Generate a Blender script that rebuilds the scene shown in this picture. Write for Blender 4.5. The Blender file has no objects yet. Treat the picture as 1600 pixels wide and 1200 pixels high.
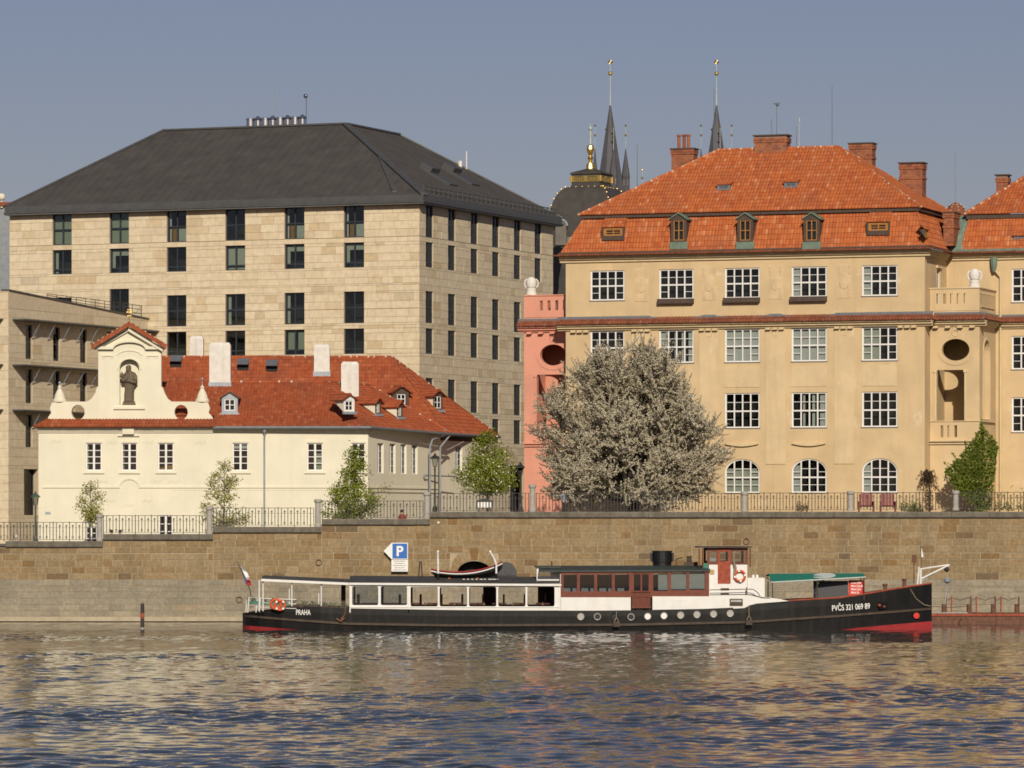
import bpy, bmesh, math, random
import numpy as np
from mathutils import Vector, Matrix
from mathutils.geometry import tessellate_polygon

scene = bpy.context.scene
C = scene.collection
RND = random.Random(7)
rad = math.radians

# ---------------------------------------------------------------- camera, sky, sun, exposure
F = 7000.0      # focal length in pixels of a 1600 px wide frame
HZ = 815.0      # row of the horizon
CH = 5.7        # eye height above the river
cam_d = bpy.data.cameras.new('camera')
cam_d.sensor_width = 36.0
cam_d.lens = 36.0 * F / 1600.0
cam_d.shift_y = (HZ - 600.0) / 1600.0
cam_d.clip_start = 1.0
cam_d.clip_end = 9000.0
cam = bpy.data.objects.new('camera', cam_d)
C.objects.link(cam)
cam.location = (0, 0, CH)
cam.rotation_euler = (rad(90), 0, 0)
scene.camera = cam

SUN_EL, SUN_AZ = 27.0, 5.0      # azimuth: degrees to the right of straight behind the viewer
world = bpy.data.worlds.new('World')
scene.world = world
world.use_nodes = True
wn, wl = world.node_tree.nodes, world.node_tree.links
bg = wn['Background']
sky = wn.new('ShaderNodeTexSky')
sky.sky_type = 'NISHITA'
sky.sun_disc = False
sky.sun_elevation = rad(SUN_EL)
sky.sun_rotation = rad(180 - SUN_AZ)
sky.altitude = 200
sky.air_density = 1.0
sky.dust_density = 0.6
sky.ozone_density = 2.5
tint = wn.new('ShaderNodeMix'); tint.data_type = 'RGBA'; tint.blend_type = 'MULTIPLY'; tint.inputs[0].default_value = 1.0
tint.inputs[7].default_value = (0.86, 0.71, 0.80, 1)
wl.new(sky.outputs[0], tint.inputs[6]); wl.new(tint.outputs[2], bg.inputs[0])
bg.inputs[1].default_value = 0.055

sun_d = bpy.data.lights.new('sun', 'SUN')
sun_d.energy = 3.7
sun_d.angle = rad(0.5)
sun_d.color = (1.0, 0.90, 0.74)
sun = bpy.data.objects.new('sun', sun_d)
C.objects.link(sun)
_s = Vector((math.sin(rad(SUN_AZ)) * math.cos(rad(SUN_EL)), -math.cos(rad(SUN_AZ)) * math.cos(rad(SUN_EL)), math.sin(rad(SUN_EL))))
sun.rotation_euler = _s.to_track_quat('Z', 'Y').to_euler()
sun.location = (30, -60, 80)

vs = scene.view_settings
vs.view_transform = 'Standard'
vs.look = 'None'
vs.exposure = 0.0
vs.gamma = 1.0
vs.use_curve_mapping = False
scene.cycles.filter_width = 1.7
scene.cycles.max_bounces = 8
scene.cycles.diffuse_bounces = 2
scene.cycles.glossy_bounces = 3
scene.cycles.transparent_max_bounces = 12
scene.cycles.transmission_bounces = 2
scene.cycles.caustics_reflective = False
scene.cycles.caustics_refractive = False

# ---------------------------------------------------------------- materials
MATS = {}
def _new(name):
    m = bpy.data.materials.new(name)
    m.use_nodes = True
    MATS[name] = m
    n, l = m.node_tree.nodes, m.node_tree.links
    return m, n, l, n['Principled BSDF']

def _ramp(n, cols):
    r = n.new('ShaderNodeValToRGB')
    e = r.color_ramp.elements
    k = len(cols)
    while len(e) < k: e.new(0.5)
    for i, c in enumerate(cols):
        e[i].position = i / max(1, k - 1) if len(c) == 3 else c[3]
        e[i].color = (c[0], c[1], c[2], 1)
    return r

def _mix(n, l, a, b, fac, mode='MIX'):
    x = n.new('ShaderNodeMix'); x.data_type = 'RGBA'; x.blend_type = mode
    if isinstance(fac, float): x.inputs[0].default_value = fac
    else: l.new(fac, x.inputs[0])
    for s, i in ((a, 6), (b, 7)):
        if isinstance(s, tuple): x.inputs[i].default_value = (*s[:3], 1)
        else: l.new(s, x.inputs[i])
    return x.outputs[2]

def _noise(n, l, scale, detail=4.0, vec=None, stretch=None, rough=0.55):
    t = n.new('ShaderNodeTexNoise'); t.inputs['Scale'].default_value = scale; t.inputs['Detail'].default_value = detail
    t.inputs['Roughness'].default_value = rough
    if vec is None:
        g = n.new('ShaderNodeNewGeometry'); vec = g.outputs['Position']
    if stretch:
        mp = n.new('ShaderNodeMapping'); mp.inputs['Scale'].default_value = stretch
        l.new(vec, mp.inputs[0]); vec = mp.outputs[0]
    l.new(vec, t.inputs[0])
    return t.outputs[0]

def _contrast(n, l, src, lo, hi):
    m = n.new('ShaderNodeMapRange'); m.inputs[1].default_value = lo; m.inputs[2].default_value = hi
    l.new(src, m.inputs[0]); return m.outputs[0]

def mat(name, col, rough=0.8, var=0.12, scale=2.0, bump=0.0, bscale=20.0, metallic=0.0, streak=0.0, streakcol=None, spec=0.4, spots=None):
    """one base colour, large soft mottling, optional vertical dirt streaks, fine bump"""
    m, n, l, b = _new(name)
    d = tuple(c * (1 - var) for c in col); u = tuple(min(1, c * (1 + var)) for c in col)
    f = _contrast(n, l, _noise(n, l, scale, 5.0), 0.3, 0.7)
    c = _mix(n, l, d, u, f)
    if streak:
        s = _contrast(n, l, _noise(n, l, 1.0, 4.0, stretch=(3.0, 3.0, 0.22)), 0.52, 0.8)
        mu = n.new('ShaderNodeMath'); mu.operation = 'MULTIPLY'; mu.inputs[1].default_value = streak; l.new(s, mu.inputs[0])
        c = _mix(n, l, c, streakcol or tuple(x * 0.45 for x in col), mu.outputs[0])
    if spots:
        sc, amt, lo, hi, f2 = spots
        s = _contrast(n, l, _noise(n, l, f2, 6.0, rough=0.7), lo, hi)
        mu = n.new('ShaderNodeMath'); mu.operation = 'MULTIPLY'; mu.inputs[1].default_value = amt; l.new(s, mu.inputs[0])
        c = _mix(n, l, c, sc, mu.outputs[0])
    l.new(c, b.inputs['Base Color'])
    b.inputs['Roughness'].default_value = rough
    b.inputs['Metallic'].default_value = metallic
    b.inputs['Specular IOR Level'].default_value = spec
    if bump:
        bp = n.new('ShaderNodeBump'); bp.inputs['Strength'].default_value = bump; bp.inputs['Distance'].default_value = 0.02
        l.new(_noise(n, l, bscale, 4.0), bp.inputs['Height']); l.new(bp.outputs[0], b.inputs['Normal'])
    return m

def mat_pieces(name, cols, rough=0.85, grain=0.18, gscale=9.0, bump=0.3, stain=0.0, staincol=(0.06, 0.05, 0.04), spec=0.3, stretch=(1.6, 1.6, 0.18), stainlim=(0.5, 0.75)):
    """every piece (object or mesh island) takes its own tone from a ramp"""
    m, n, l, b = _new(name)
    oi = n.new('ShaderNodeObjectInfo'); g = n.new('ShaderNodeNewGeometry')
    ad = n.new('ShaderNodeMath'); ad.operation = 'ADD'; l.new(oi.outputs['Random'], ad.inputs[0]); l.new(g.outputs['Random Per Island'], ad.inputs[1])
    fr = n.new('ShaderNodeMath'); fr.operation = 'FRACT'; l.new(ad.outputs[0], fr.inputs[0])
    r = _ramp(n, cols); l.new(fr.outputs[0], r.inputs[0])
    f = _contrast(n, l, _noise(n, l, gscale, 5.0), 0.25, 0.75)
    mr = n.new('ShaderNodeMapRange'); mr.inputs[3].default_value = 1 - grain; mr.inputs[4].default_value = 1 + grain
    l.new(f, mr.inputs[0])
    cc = n.new('ShaderNodeCombineColor'); [l.new(mr.outputs[0], cc.inputs[i]) for i in range(3)]
    c = _mix(n, l, r.outputs[0], cc.outputs[0], 1.0, 'MULTIPLY')
    if stain:
        s = _contrast(n, l, _noise(n, l, 1.0, 5.0, stretch=stretch), *stainlim)
        mu = n.new('ShaderNodeMath'); mu.operation = 'MULTIPLY'; mu.inputs[1].default_value = stain; l.new(s, mu.inputs[0])
        c = _mix(n, l, c, staincol, mu.outputs[0])
    l.new(c, b.inputs['Base Color'])
    b.inputs['Roughness'].default_value = rough
    b.inputs['Specular IOR Level'].default_value = spec
    if bump:
        bp = n.new('ShaderNodeBump'); bp.inputs['Strength'].default_value = bump; bp.inputs['Distance'].default_value = 0.03
        l.new(_noise(n, l, 14.0, 5.0), bp.inputs['Height']); l.new(bp.outputs[0], b.inputs['Normal'])
    return m

def leafy(name, fac=0.35):
    """let some light through thin leaves and petals"""
    m = MATS[name]; n, l = m.node_tree.nodes, m.node_tree.links; b = n['Principled BSDF']; out = n['Material Output']
    tr = n.new('ShaderNodeBsdfTranslucent'); src = b.inputs['Base Color'].links[0].from_socket; l.new(src, tr.inputs[0])
    mx = n.new('ShaderNodeMixShader'); mx.inputs[0].default_value = fac; l.new(b.outputs[0], mx.inputs[1]); l.new(tr.outputs[0], mx.inputs[2]); l.new(mx.outputs[0], out.inputs[0])

def mat_glass(name, tint=(0.55, 0.6, 0.6), refl=0.05, rough=0.02):
    m, n, l, b = _new(name)
    out = n['Material Output']
    tr = n.new('ShaderNodeBsdfTransparent'); tr.inputs[0].default_value = (*tint, 1)
    gl = n.new('ShaderNodeBsdfGlossy'); gl.inputs['Roughness'].default_value = rough; gl.inputs[0].default_value = (0.62, 0.64, 0.68, 1)
    fr = n.new('ShaderNodeFresnel'); fr.inputs[0].default_value = 1.5
    ad = n.new('ShaderNodeMath'); ad.operation = 'ADD'; ad.inputs[1].default_value = refl; l.new(fr.outputs[0], ad.inputs[0])
    mx = n.new('ShaderNodeMixShader'); l.new(ad.outputs[0], mx.inputs[0]); l.new(tr.outputs[0], mx.inputs[1]); l.new(gl.outputs[0], mx.inputs[2])
    l.new(mx.outputs[0], out.inputs[0]); n.remove(b)
    return m

# ---------------------------------------------------------------- mesh builder and object helpers
def plate_cells(outline, holes):
    """split a rectangle round convex openings: plain cells between them, a ring of faces round each shaped one"""
    x0, x1, z0, z1 = outline[0][0], outline[1][0], outline[0][1], outline[2][1]
    bb = [(min(p[0] for p in h), max(p[0] for p in h), min(p[1] for p in h), max(p[1] for p in h)) for h in holes]
    zs = sorted({z0, z1} | {q for h in bb for q in h[2:] if z0 < q < z1})
    V, Fc = [], []
    def add(pts):
        o = len(V); V.extend(pts); Fc.append(tuple(range(o, o + len(pts))))
    for c, d in zip(zs[:-1], zs[1:]):
        bl = sorted((h[0], h[1]) for h in bb if h[2] < d - 1e-6 and h[3] > c + 1e-6)
        s = x0
        for p, q in bl:
            if p > s + 1e-6: add([(s, c), (p, c), (p, d), (s, d)])
            s = max(s, q)
        if s < x1 - 1e-6: add([(s, c), (x1, c), (x1, d), (s, d)])
    for h, (a, b, c, d) in zip(holes, bb):
        if len(h) == 4: continue
        cx, cz = (a + b)/2, (c + d)/2
        area = sum(h[i][0]*h[(i+1) % len(h)][1] - h[(i+1) % len(h)][0]*h[i][1] for i in range(len(h)))
        H = h if area > 0 else h[::-1]
        def proj(p):
            dx, dz = p[0] - cx, p[1] - cz
            k = min((b - cx)/abs(dx) if abs(dx) > 1e-9 else 1e9, (d - cz)/abs(dz) if abs(dz) > 1e-9 else 1e9)
            return (cx + dx*k, cz + dz*k)
        cor = [(b, d), (a, d), (a, c), (b, c)]
        for i in range(len(H)):
            p, q = H[i], H[(i + 1) % len(H)]
            P1, Q1 = proj(p), proj(q)
            ap, aq = math.atan2(p[1] - cz, p[0] - cx), math.atan2(q[1] - cz, q[0] - cx)
            if aq < ap: aq += 2*math.pi
            mids = []
            for k in cor:
                ak = math.atan2(k[1] - cz, k[0] - cx)
                while ak < ap: ak += 2*math.pi
                if ap + 1e-6 < ak < aq - 1e-6: mids.append((ak, k))
            ring = [q, p, P1] + [k for _, k in sorted(mids)] + [Q1]
            out = []
            for r in ring:
                if not out or (abs(out[-1][0]-r[0]) + abs(out[-1][1]-r[1])) > 1e-6: out.append(r)
            if len(out) > 2 and (abs(out[0][0]-out[-1][0]) + abs(out[0][1]-out[-1][1])) < 1e-6: out.pop()
            if len(out) > 2: add(out)
    return V, Fc

class MB:
    def __init__(s): s.v = []; s.f = []; s.m = []; s.k = 0
    def add(s, vs, fs):
        o = len(s.v); s.v += [tuple(p) for p in vs]
        s.f += [tuple(o + i for i in f) for f in fs]; s.m += [s.k] * len(fs)
    def quad(s, *p): s.add(p, [tuple(range(len(p)))])
    def box(s, x0, x1, y0, y1, z0, z1):
        s.add([(x0,y0,z0),(x1,y0,z0),(x1,y1,z0),(x0,y1,z0),(x0,y0,z1),(x1,y0,z1),(x1,y1,z1),(x0,y1,z1)],
              [(0,3,2,1),(4,5,6,7),(0,1,5,4),(1,2,6,5),(2,3,7,6),(3,0,4,7)])
    def prism(s, pts, y0, y1):
        """outline pts (x,z), counter-clockwise seen from -y, extruded from y0 (front) to y1"""
        k = len(pts)
        tri = tessellate_polygon([[Vector((p[0], p[1], 0)) for p in pts]])
        v = [(p[0], y0, p[1]) for p in pts] + [(p[0], y1, p[1]) for p in pts]
        f = []
        for t in tri:
            a, b, c = (pts[i] for i in t)
            if (b[0]-a[0])*(c[1]-a[1])-(b[1]-a[1])*(c[0]-a[0]) < 0: t = t[::-1]
            f.append(tuple(t)); f.append(tuple(i + k for i in t[::-1]))
        f += [(i, i + k, (i + 1) % k + k, (i + 1) % k) for i in range(k)]
        s.add(v, f)
    def plate(s, outline, holes, y, depth=0.0, back=False):
        """flat wall in the xz plane with openings; depth gives the reveals (towards +y)"""
        rect = len(outline) == 4 and outline[0][1] == outline[1][1] and outline[2][1] == outline[3][1] and outline[0][0] == outline[3][0]
        if rect:
            flat, f = plate_cells(outline, holes)
        else:
            loops = [outline] + holes
            flat = [p for L in loops for p in L]
            tri = tessellate_polygon([[Vector((p[0], p[1], 0)) for p in L] for L in loops])
            f = []
            for t in tri:
                a, b, c = (flat[i] for i in t)
                cr = (b[0]-a[0])*(c[1]-a[1])-(b[1]-a[1])*(c[0]-a[0])
                if abs(cr) < 1e-9: continue
                f.append(tuple(t) if cr > 0 else tuple(t[::-1]))
        s.add([(p[0], y, p[1]) for p in flat], f)
        if back: s.add([(p[0], y + depth, p[1]) for p in flat], [t[::-1] for t in f])
        if depth:
            for H in holes + ([outline] if back else []):
                k = len(H)
                s.add([(p[0], y, p[1]) for p in H] + [(p[0], y + depth, p[1]) for p in H],
                      [(i, (i + 1) % k, (i + 1) % k + k, i + k) for i in range(k)])
    def cyl(s, p0, p1, r0, r1=None, n=8, caps=True):
        r1 = r0 if r1 is None else r1
        p0 = Vector(p0); p1 = Vector(p1); d = (p1 - p0)
        if d.length < 1e-6: return
        d.normalize()
        a = Vector((0, 0, 1)) if abs(d.z) < 0.9 else Vector((1, 0, 0))
        x = d.cross(a).normalized(); y = d.cross(x)
        v = []
        for p, r in ((p0, r0), (p1, r1)):
            v += [p + (x * math.cos(2*math.pi*i/n) + y * math.sin(2*math.pi*i/n)) * r for i in range(n)]
        f = [(i, (i + 1) % n, (i + 1) % n + n, i + n) for i in range(n)]
        if caps: f += [tuple(range(n))[::-1], tuple(range(n, 2*n))]
        s.add(v, f)
    def tube(s, pts, r, n=6):
        rr = r if isinstance(r, (list, tuple)) else [r] * len(pts)
        for i in range(len(pts) - 1): s.cyl(pts[i], pts[i + 1], rr[i], rr[i + 1], n)
    def lathe(s, prof, c=(0, 0, 0), n=12, a0=0.0, sx=1.0, sy=1.0):
        v = []
        for r, z in prof:
            v += [(c[0] + sx*r*math.cos(a0+2*math.pi*i/n), c[1] + sy*r*math.sin(a0+2*math.pi*i/n), c[2] + z) for i in range(n)]
        f = []
        for j in range(len(prof) - 1):
            f += [(j*n+i, j*n+(i+1)%n, (j+1)*n+(i+1)%n, (j+1)*n+i) for i in range(n)]
        f += [tuple(range(n))[::-1], tuple(range((len(prof)-1)*n, len(prof)*n))]
        s.add(v, f)
    def ball(s, c, r, n=10, m=6):
        s.lathe([(max(1e-4, r*math.sin(math.pi*j/m)), -r*math.cos(math.pi*j/m)) for j in range(m+1)], c, n)
    def torus(s, c, R, r, axis='y', n=20, m=8):
        v = []
        for i in range(n):
            a = 2*math.pi*i/n
            for j in range(m):
                b = 2*math.pi*j/m; q = R + r*math.cos(b)
                p = (q*math.cos(a), r*math.sin(b), q*math.sin(a))
                v.append((c[0]+p[0], c[1]+p[1], c[2]+p[2]))
        s.add(v, [(i*m+j, ((i+1)%n)*m+j, ((i+1)%n)*m+(j+1)%m, i*m+(j+1)%m) for i in range(n) for j in range(m)])
    def mesh(s, name, mats, smooth=False):
        me = bpy.data.meshes.new(name)
        me.from_pydata(s.v, [], s.f)
        for m in (mats if isinstance(mats, (list, tuple)) else [mats]): me.materials.append(MATS[m])
        if any(s.m): me.polygons.foreach_set('material_index', s.m)
        if smooth: me.polygons.foreach_set('use_smooth', [True] * len(me.polygons))
        me.update()
        return me
    def build(s, name, mats, parent=None, M=None, kind=None, smooth=False, loc=None):
        return place(name, s.mesh(name, mats, smooth), parent, M, kind, loc)

def place(name, me, parent=None, M=None, kind=None, loc=None, scale=None):
    o = bpy.data.objects.new(name, me)
    C.objects.link(o)
    if parent is not None: o.parent = parent
    if M is not None: o.matrix_local = M
    if loc is not None: o.location = loc
    if scale is not None: o.scale = scale
    if kind: o['kind'] = kind
    return o

def tag(o, label, cat, group=None):
    o['label'] = label; o['category'] = cat
    if group: o['group'] = group
    return o

def thing(name, label, cat, loc=(0, 0, 0), rz=0.0, group=None):
    o = bpy.data.objects.new(name, None); C.objects.link(o)
    o.location = loc; o.rotation_euler = (0, 0, rz); o.empty_display_size = 0.5
    return tag(o, label, cat, group)

def structure(o): o['kind'] = 'structure'; return o

def copy_tree(o, parent=None):
    c = o.copy(); C.objects.link(c); c.parent = parent
    for ch in list(o.children): copy_tree(ch, c)
    return c

def P(px, py, Y):
    """the place in the world that photo pixel (px, py) shows at distance Y"""
    return Vector(((px - 800) * Y / F, Y, CH - (py - HZ) * Y / F))

class Fac:
    """a vertical plane of a building: origin O, direction u to the right, w inwards; heights above base"""
    def __init__(s, O, u, base):
        s.O = Vector(O); s.u = Vector(u).normalized(); s.w = Vector((-s.u.y, s.u.x)); s.base = base
        s.rz = math.atan2(s.u.y, s.u.x)
    def t(s, px, v=0.0):
        a = (px - 800) / F; o = s.O + s.w * v
        return (a * o.y - o.x) / (s.u.x - a * s.u.y)
    def z(s, px, py, v=0.0):
        o = s.O + s.w * v + s.u * s.t(px, v)
        return CH - (py - HZ) * o.y / F - s.base
    def rect(s, x0, x1, y0, y1, v=0.0):
        xc = (x0 + x1) / 2
        return s.t(x0, v), s.t(x1, v), s.z(xc, y1, v), s.z(xc, y0, v)
    def pt(s, px, py, v=0.0): return Vector((s.t(px, v), v, s.z(px, py, v)))
    def loc(s): return (s.O.x, s.O.y, s.base)
    def sub(s, t, v):       # origin of another plane of the same building
        p = s.O + s.u * t + s.w * v; return (p.x, p.y)

def frameM(t, v, ang): return Matrix.Translation((t, v, 0)) @ Matrix.Rotation(ang, 4, 'Z')
SIDE = rad(90)      # a wall facing right, seen from outside, runs inwards along local x

# unit pieces shared by many objects
def _unit_box(bevel=0.0):
    m = MB(); m.box(-0.5, 0.5, -0.5, 0.5, -0.5, 0.5); return m
UNIT = {}
def unit_box(matname):
    if matname not in UNIT: UNIT[matname] = _unit_box().mesh('piece', matname)
    return UNIT[matname]
def unit_pane(matname):
    k = 'pane_' + matname
    if k not in UNIT:
        m = MB(); m.box(0, 1, 0, 0.012, 0, 1)
        UNIT[k] = m.mesh('pane', matname)
    return UNIT[k]

def rect_pts(x0, x1, z0, z1): return [(x0, z0), (x1, z0), (x1, z1), (x0, z1)]
def arch_pts(x0, x1, z0, z1, rise, n=12):
    """rectangle with an elliptical head of given rise"""
    xc = (x0 + x1) / 2; a = (x1 - x0) / 2
    return [(x0, z0), (x1, z0)] + [(xc + a*math.cos(math.pi*i/n), z1 - rise + rise*math.sin(math.pi*i/n)) for i in range(n + 1)]
def oval_pts(xc, zc, a, b, n=28): return [(xc + a*math.cos(2*math.pi*i/n), zc + b*math.sin(2*math.pi*i/n)) for i in range(n)]

# ---------------------------------------------------------------- roof tiles: every tile its own island
def tile_face(mb, poly, cw=0.2, rh=0.36, amp=0.035, step=0.03, jit=0.006, seed=1):
    """poly: planar 3-D outline, first edge = eave (left to right seen from outside)"""
    r = random.Random(seed)
    p = [Vector(q) for q in poly]
    nrm = Vector((0, 0, 0))
    for i in range(len(p)):
        a, b = p[i], p[(i + 1) % len(p)]
        nrm += Vector(((a.y-b.y)*(a.z+b.z), (a.z-b.z)*(a.x+b.x), (a.x-b.x)*(a.y+b.y)))
    nrm.normalize()
    e = (p[1] - p[0]).normalized(); up = nrm.cross(e).normalized(); o = p[0]
    A = [(q - o).dot(e) for q in p]; B = [(q - o).dot(up) for q in p]
    a0, a1, b0, b1 = min(A), max(A), min(B), max(B)
    nc = int((a1 - a0) / cw) + 1; nr = int((b1 - b0) / rh) + 1
    bm = bmesh.new()
    prof = [(0.0, 0.0), (0.22, 0.85), (0.45, 1.0), (0.68, 0.55), (1.0, 0.0)]
    # rough clipping per row to keep the count down
    def span(b):
        xs = []
        for i in range(len(p)):
            j = (i + 1) % len(p)
            if (B[i] - b) * (B[j] - b) <= 0 and abs(B[i] - B[j]) > 1e-6:
                xs.append(A[i] + (A[j] - A[i]) * (b - B[i]) / (B[j] - B[i]))
        return (min(xs), max(xs)) if xs else None
    for ri in range(nr):
        lo, hi = b0 + ri*rh, b0 + (ri + 1)*rh
        s1, s2 = span(min(max(lo, b0 + 1e-4), b1 - 1e-4)), span(min(max(hi, b0 + 1e-4), b1 - 1e-4))
        ss = [s for s in (s1, s2) if s]
        if not ss: continue
        m0, m1 = min(s[0] for s in ss) - cw, max(s[1] for s in ss) + cw
        for ci in range(nc):
            x = a0 + ci*cw
            if x + cw < m0 or x > m1: continue
            j = r.uniform(-jit, jit); j2 = r.uniform(-jit, jit)
            vv = []
            for (bb, hh) in ((lo + j2 - 0.02, step + j), (hi, 0.0)):
                for (u, h) in prof:
                    vv.append(bm.verts.new(o + e*(x + u*cw) + up*bb + nrm*(h*amp + hh)))
            for k in range(4): bm.faces.new((vv[k], vv[k+1], vv[k+6], vv[k+5]))
            ww = [bm.verts.new(o + e*(x + u*cw) + up*(lo + j2 - 0.02) + nrm*(-0.01)) for (u, h) in prof]
            for k in range(4): bm.faces.new((ww[k], ww[k+1], vv[k+1], vv[k]))
    for i in range(1, len(p)):
        a, b = p[i], p[(i + 1) % len(p)]
        d = (b - a).normalized(); out = d.cross(nrm)
        bmesh.ops.bisect_plane(bm, geom=bm.verts[:] + bm.edges[:] + bm.faces[:], plane_co=a, plane_no=out, clear_outer=True)
    bm.verts.index_update()
    mb.add([v.co.copy() for v in bm.verts], [tuple(v.index for v in f.verts) for f in bm.faces])
    bm.free()
    # solid underlay just below the tiles
    mb.add([q - nrm*0.02 for q in p], [tuple(range(len(p)))])

def ridge(mb, mw, p0, p1, r=0.11, seg=0.36, mortar=0.55, seed=3):
    """row of half-round ridge tiles with flecks of mortar"""
    rr = random.Random(seed)
    p0 = Vector(p0); p1 = Vector(p1); L = (p1 - p0).length; d = (p1 - p0) / L
    k = max(1, int(L / seg))
    for i in range(k):
        a = p0 + d*(L*i/k); b = p0 + d*(L*(i + 1)/k + 0.02)
        q = Vector((0, 0, rr.uniform(-0.008, 0.008)))
        mb.cyl(a + q, b + q, r*1.08, r*0.9, 7)
        if mw is not None and rr.random() < mortar:
            s = r * rr.uniform(1.0, 1.5)
            off = Vector((0, 0, r*0.25)) + Vector((d.y, -d.x, 0)) * (rr.choice((-1, 1)) * r * 0.55)
            mw.ball(a + off, s*0.62, 5, 3)

# ---------------------------------------------------------------- windows
WCACHE = {}
def window(parent, M, u0, u1, z0, z1, style, rng, depth=0.1, curtain=None):
    """part 'window' = the frame mesh; sub-parts: panes, interior, curtain"""
    w, h = u1 - u0, z1 - z0
    key = (style, round(w, 2), round(h, 2))
    if key not in WCACHE: WCACHE[key] = make_window_meshes(style, w, h)
    fm, cells, room = WCACHE[key]
    o = place('window', fm, parent, M @ Matrix.Translation((u0, depth, z0)))
    gl = 'glass_hotel' if style.startswith('hotel') else 'glass'
    for (a, b, c, d) in cells:
        place('pane', unit_pane(gl), o, None, None, (a, 0.035, c), (b - a, 1, d - c))
    place('interior', room, o)
    if curtain:
        for (a, b, c, d, m) in curtain:
            place('curtain', unit_pane(m), o, None, None, (w*a, 0.16 + rng.uniform(0, 0.03), h*c), (w*(b - a), 1, h*(d - c)))
    return o

def make_window_meshes(style, w, h):
    mb = MB(); cells = []
    if style.startswith('case') or style.startswith('arch'):
        cols = 4; fw = 0.075; mu = 0.085; tr = 0.09; gb = 0.03
        tz = h * (0.48 if style.startswith('case') else 0.45)
        arch = style.startswith('arch'); rise = w * 0.36
        def top(x):
            if not arch: return h
            q = max(0.0, 1 - ((x - w/2) / (w/2))**2); return h - rise + rise*math.sqrt(q)
        if arch:
            outer = arch_pts(0, w, 0, h, rise, 16); inner = arch_pts(fw, w - fw, fw, h - fw, rise - 0.02, 16)
            mb.plate(outer, [inner], 0.0, 0.06)
        else:
            mb.box(0, fw, 0, 0.06, 0, h); mb.box(w - fw, w, 0, 0.06, 0, h)
            mb.box(fw, w - fw, 0.001, 0.06, 0, fw); mb.box(fw, w - fw, 0.001, 0.06, h - fw, h)
        cw = (w - 2*fw) / cols
        mb.box(fw, w - fw, -0.02, 0.06, tz - tr/2, tz + tr/2)
        for i in range(1, cols):
            x = fw + cw*i; m2 = mu/2 if i != 2 else mu*0.42
            mb.box(x - m2, x + m2, -0.008, 0.06, fw, tz - tr/2); mb.box(x - m2, x + m2, -0.008, 0.06, tz + tr/2, top(x) - 0.02)
        for i in range(cols):
            a = fw + cw*i + (mu/2 if i else 0.03); b = fw + cw*(i+1) - (mu/2 if i < cols-1 else 0.03)
            for (c, d) in ((fw, tz - tr/2), (tz + tr/2, min(top(a), top(b)) - (0.05 if arch else fw))):
                if d - c < 0.1: continue
                cells.append((a - 0.03, b + 0.03, c, d if (not arch or c < tz) else max(top(a), top(b)) - 0.02))
                # slim sash stiles and a glazing bar
                mb.box(a - 0.03, a, 0.012, 0.05, c, d); mb.box(b, b + 0.03, 0.012, 0.05, c, d)
                if not (i in (1, 2) and c < tz and style.endswith('b')):
                    zc = c + (d - c)*0.5; mb.box(a, b, 0.015, 0.05, zc - gb/2, zc + gb/2)
        mb.k = 1
        mb.box(-0.04, w + 0.04, -0.12, 0.03, -0.05, -0.003)
        mb.k = 0
        fm = mb.mesh('window', ['white_paint', 'zinc'])
    elif style == 'house':      # 2 x 4 panes, cream surround
        fw = 0.07
        mb.box(0, fw, 0, 0.06, 0, h); mb.box(w - fw, w, 0, 0.06, 0, h)
        mb.box(fw, w - fw, 0.001, 0.06, 0, fw); mb.box(fw, w - fw, 0.001, 0.06, h - fw, h)
        mb.box(w/2 - 0.06, w/2 + 0.06, -0.006, 0.06, fw, h - fw)
        for (a, b) in ((fw, w/2 - 0.06), (w/2 + 0.06, w - fw)):
            k = 4 if h > 1.0 else 2
            for i in range(k):
                c, d = fw + (h - 2*fw)*i/k, fw + (h - 2*fw)*(i+1)/k
                cells.append((a, b, c + 0.02, d - 0.02))
                if i: mb.box(a, b, 0.01, 0.055, c - 0.022, c + 0.022)
        fm = mb.mesh('window', 'white_paint')
    elif style == 'slim':       # narrow two-leaf windows
        fw = 0.05
        mb.box(0, fw, 0, 0.06, 0, h); mb.box(w - fw, w, 0, 0.06, 0, h)
        mb.box(fw, w - fw, 0.001, 0.06, 0, fw); mb.box(fw, w - fw, 0.001, 0.06, h - fw, h)
        mb.box(w/2 - 0.035, w/2 + 0.035, -0.006, 0.06, fw, h - fw)
        for (a, b) in ((fw, w/2 - 0.035), (w/2 + 0.035, w - fw)):
            for i in range(4):
                c, d = fw + (h - 2*fw)*i/4, fw + (h - 2*fw)*(i+1)/4
                cells.append((a, b, c + 0.015, d - 0.015))
                if i: mb.box(a, b, 0.01, 0.055, c - 0.016, c + 0.016)
        fm = mb.mesh('window', 'white_paint')
    else:                       # hotel: dark metal, one mullion, one transom
        fw = 0.075
        tz = h*0.5 if style == 'hotel_a' else h*0.2
        if style == 'hotel_door': tz = h*0.28
        mb.box(0, fw, 0, 0.1, 0, h); mb.box(w - fw, w, 0, 0.1, 0, h)
        mb.box(fw, w - fw, 0.001, 0.1, 0, fw); mb.box(fw, w - fw, 0.001, 0.1, h - fw, h)
        mb.box(w/2 - 0.05, w/2 + 0.05, -0.01, 0.1, fw, h - fw)
        for (a, b) in ((fw, w/2 - 0.05), (w/2 + 0.05, w - fw)):
            mb.box(a, b, -0.004, 0.1, tz - 0.04, tz + 0.04)
            cells.append((a, b, fw, tz - 0.04)); cells.append((a, b, tz + 0.04, h - fw))
        mb.box(-0.02, w + 0.02, -0.06, 0.02, -0.06, -0.003)
        fm = mb.mesh('window', 'hotel_frame')
    rm = MB(); D = 0.75 if not style.startswith('hotel') else 1.2
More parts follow.
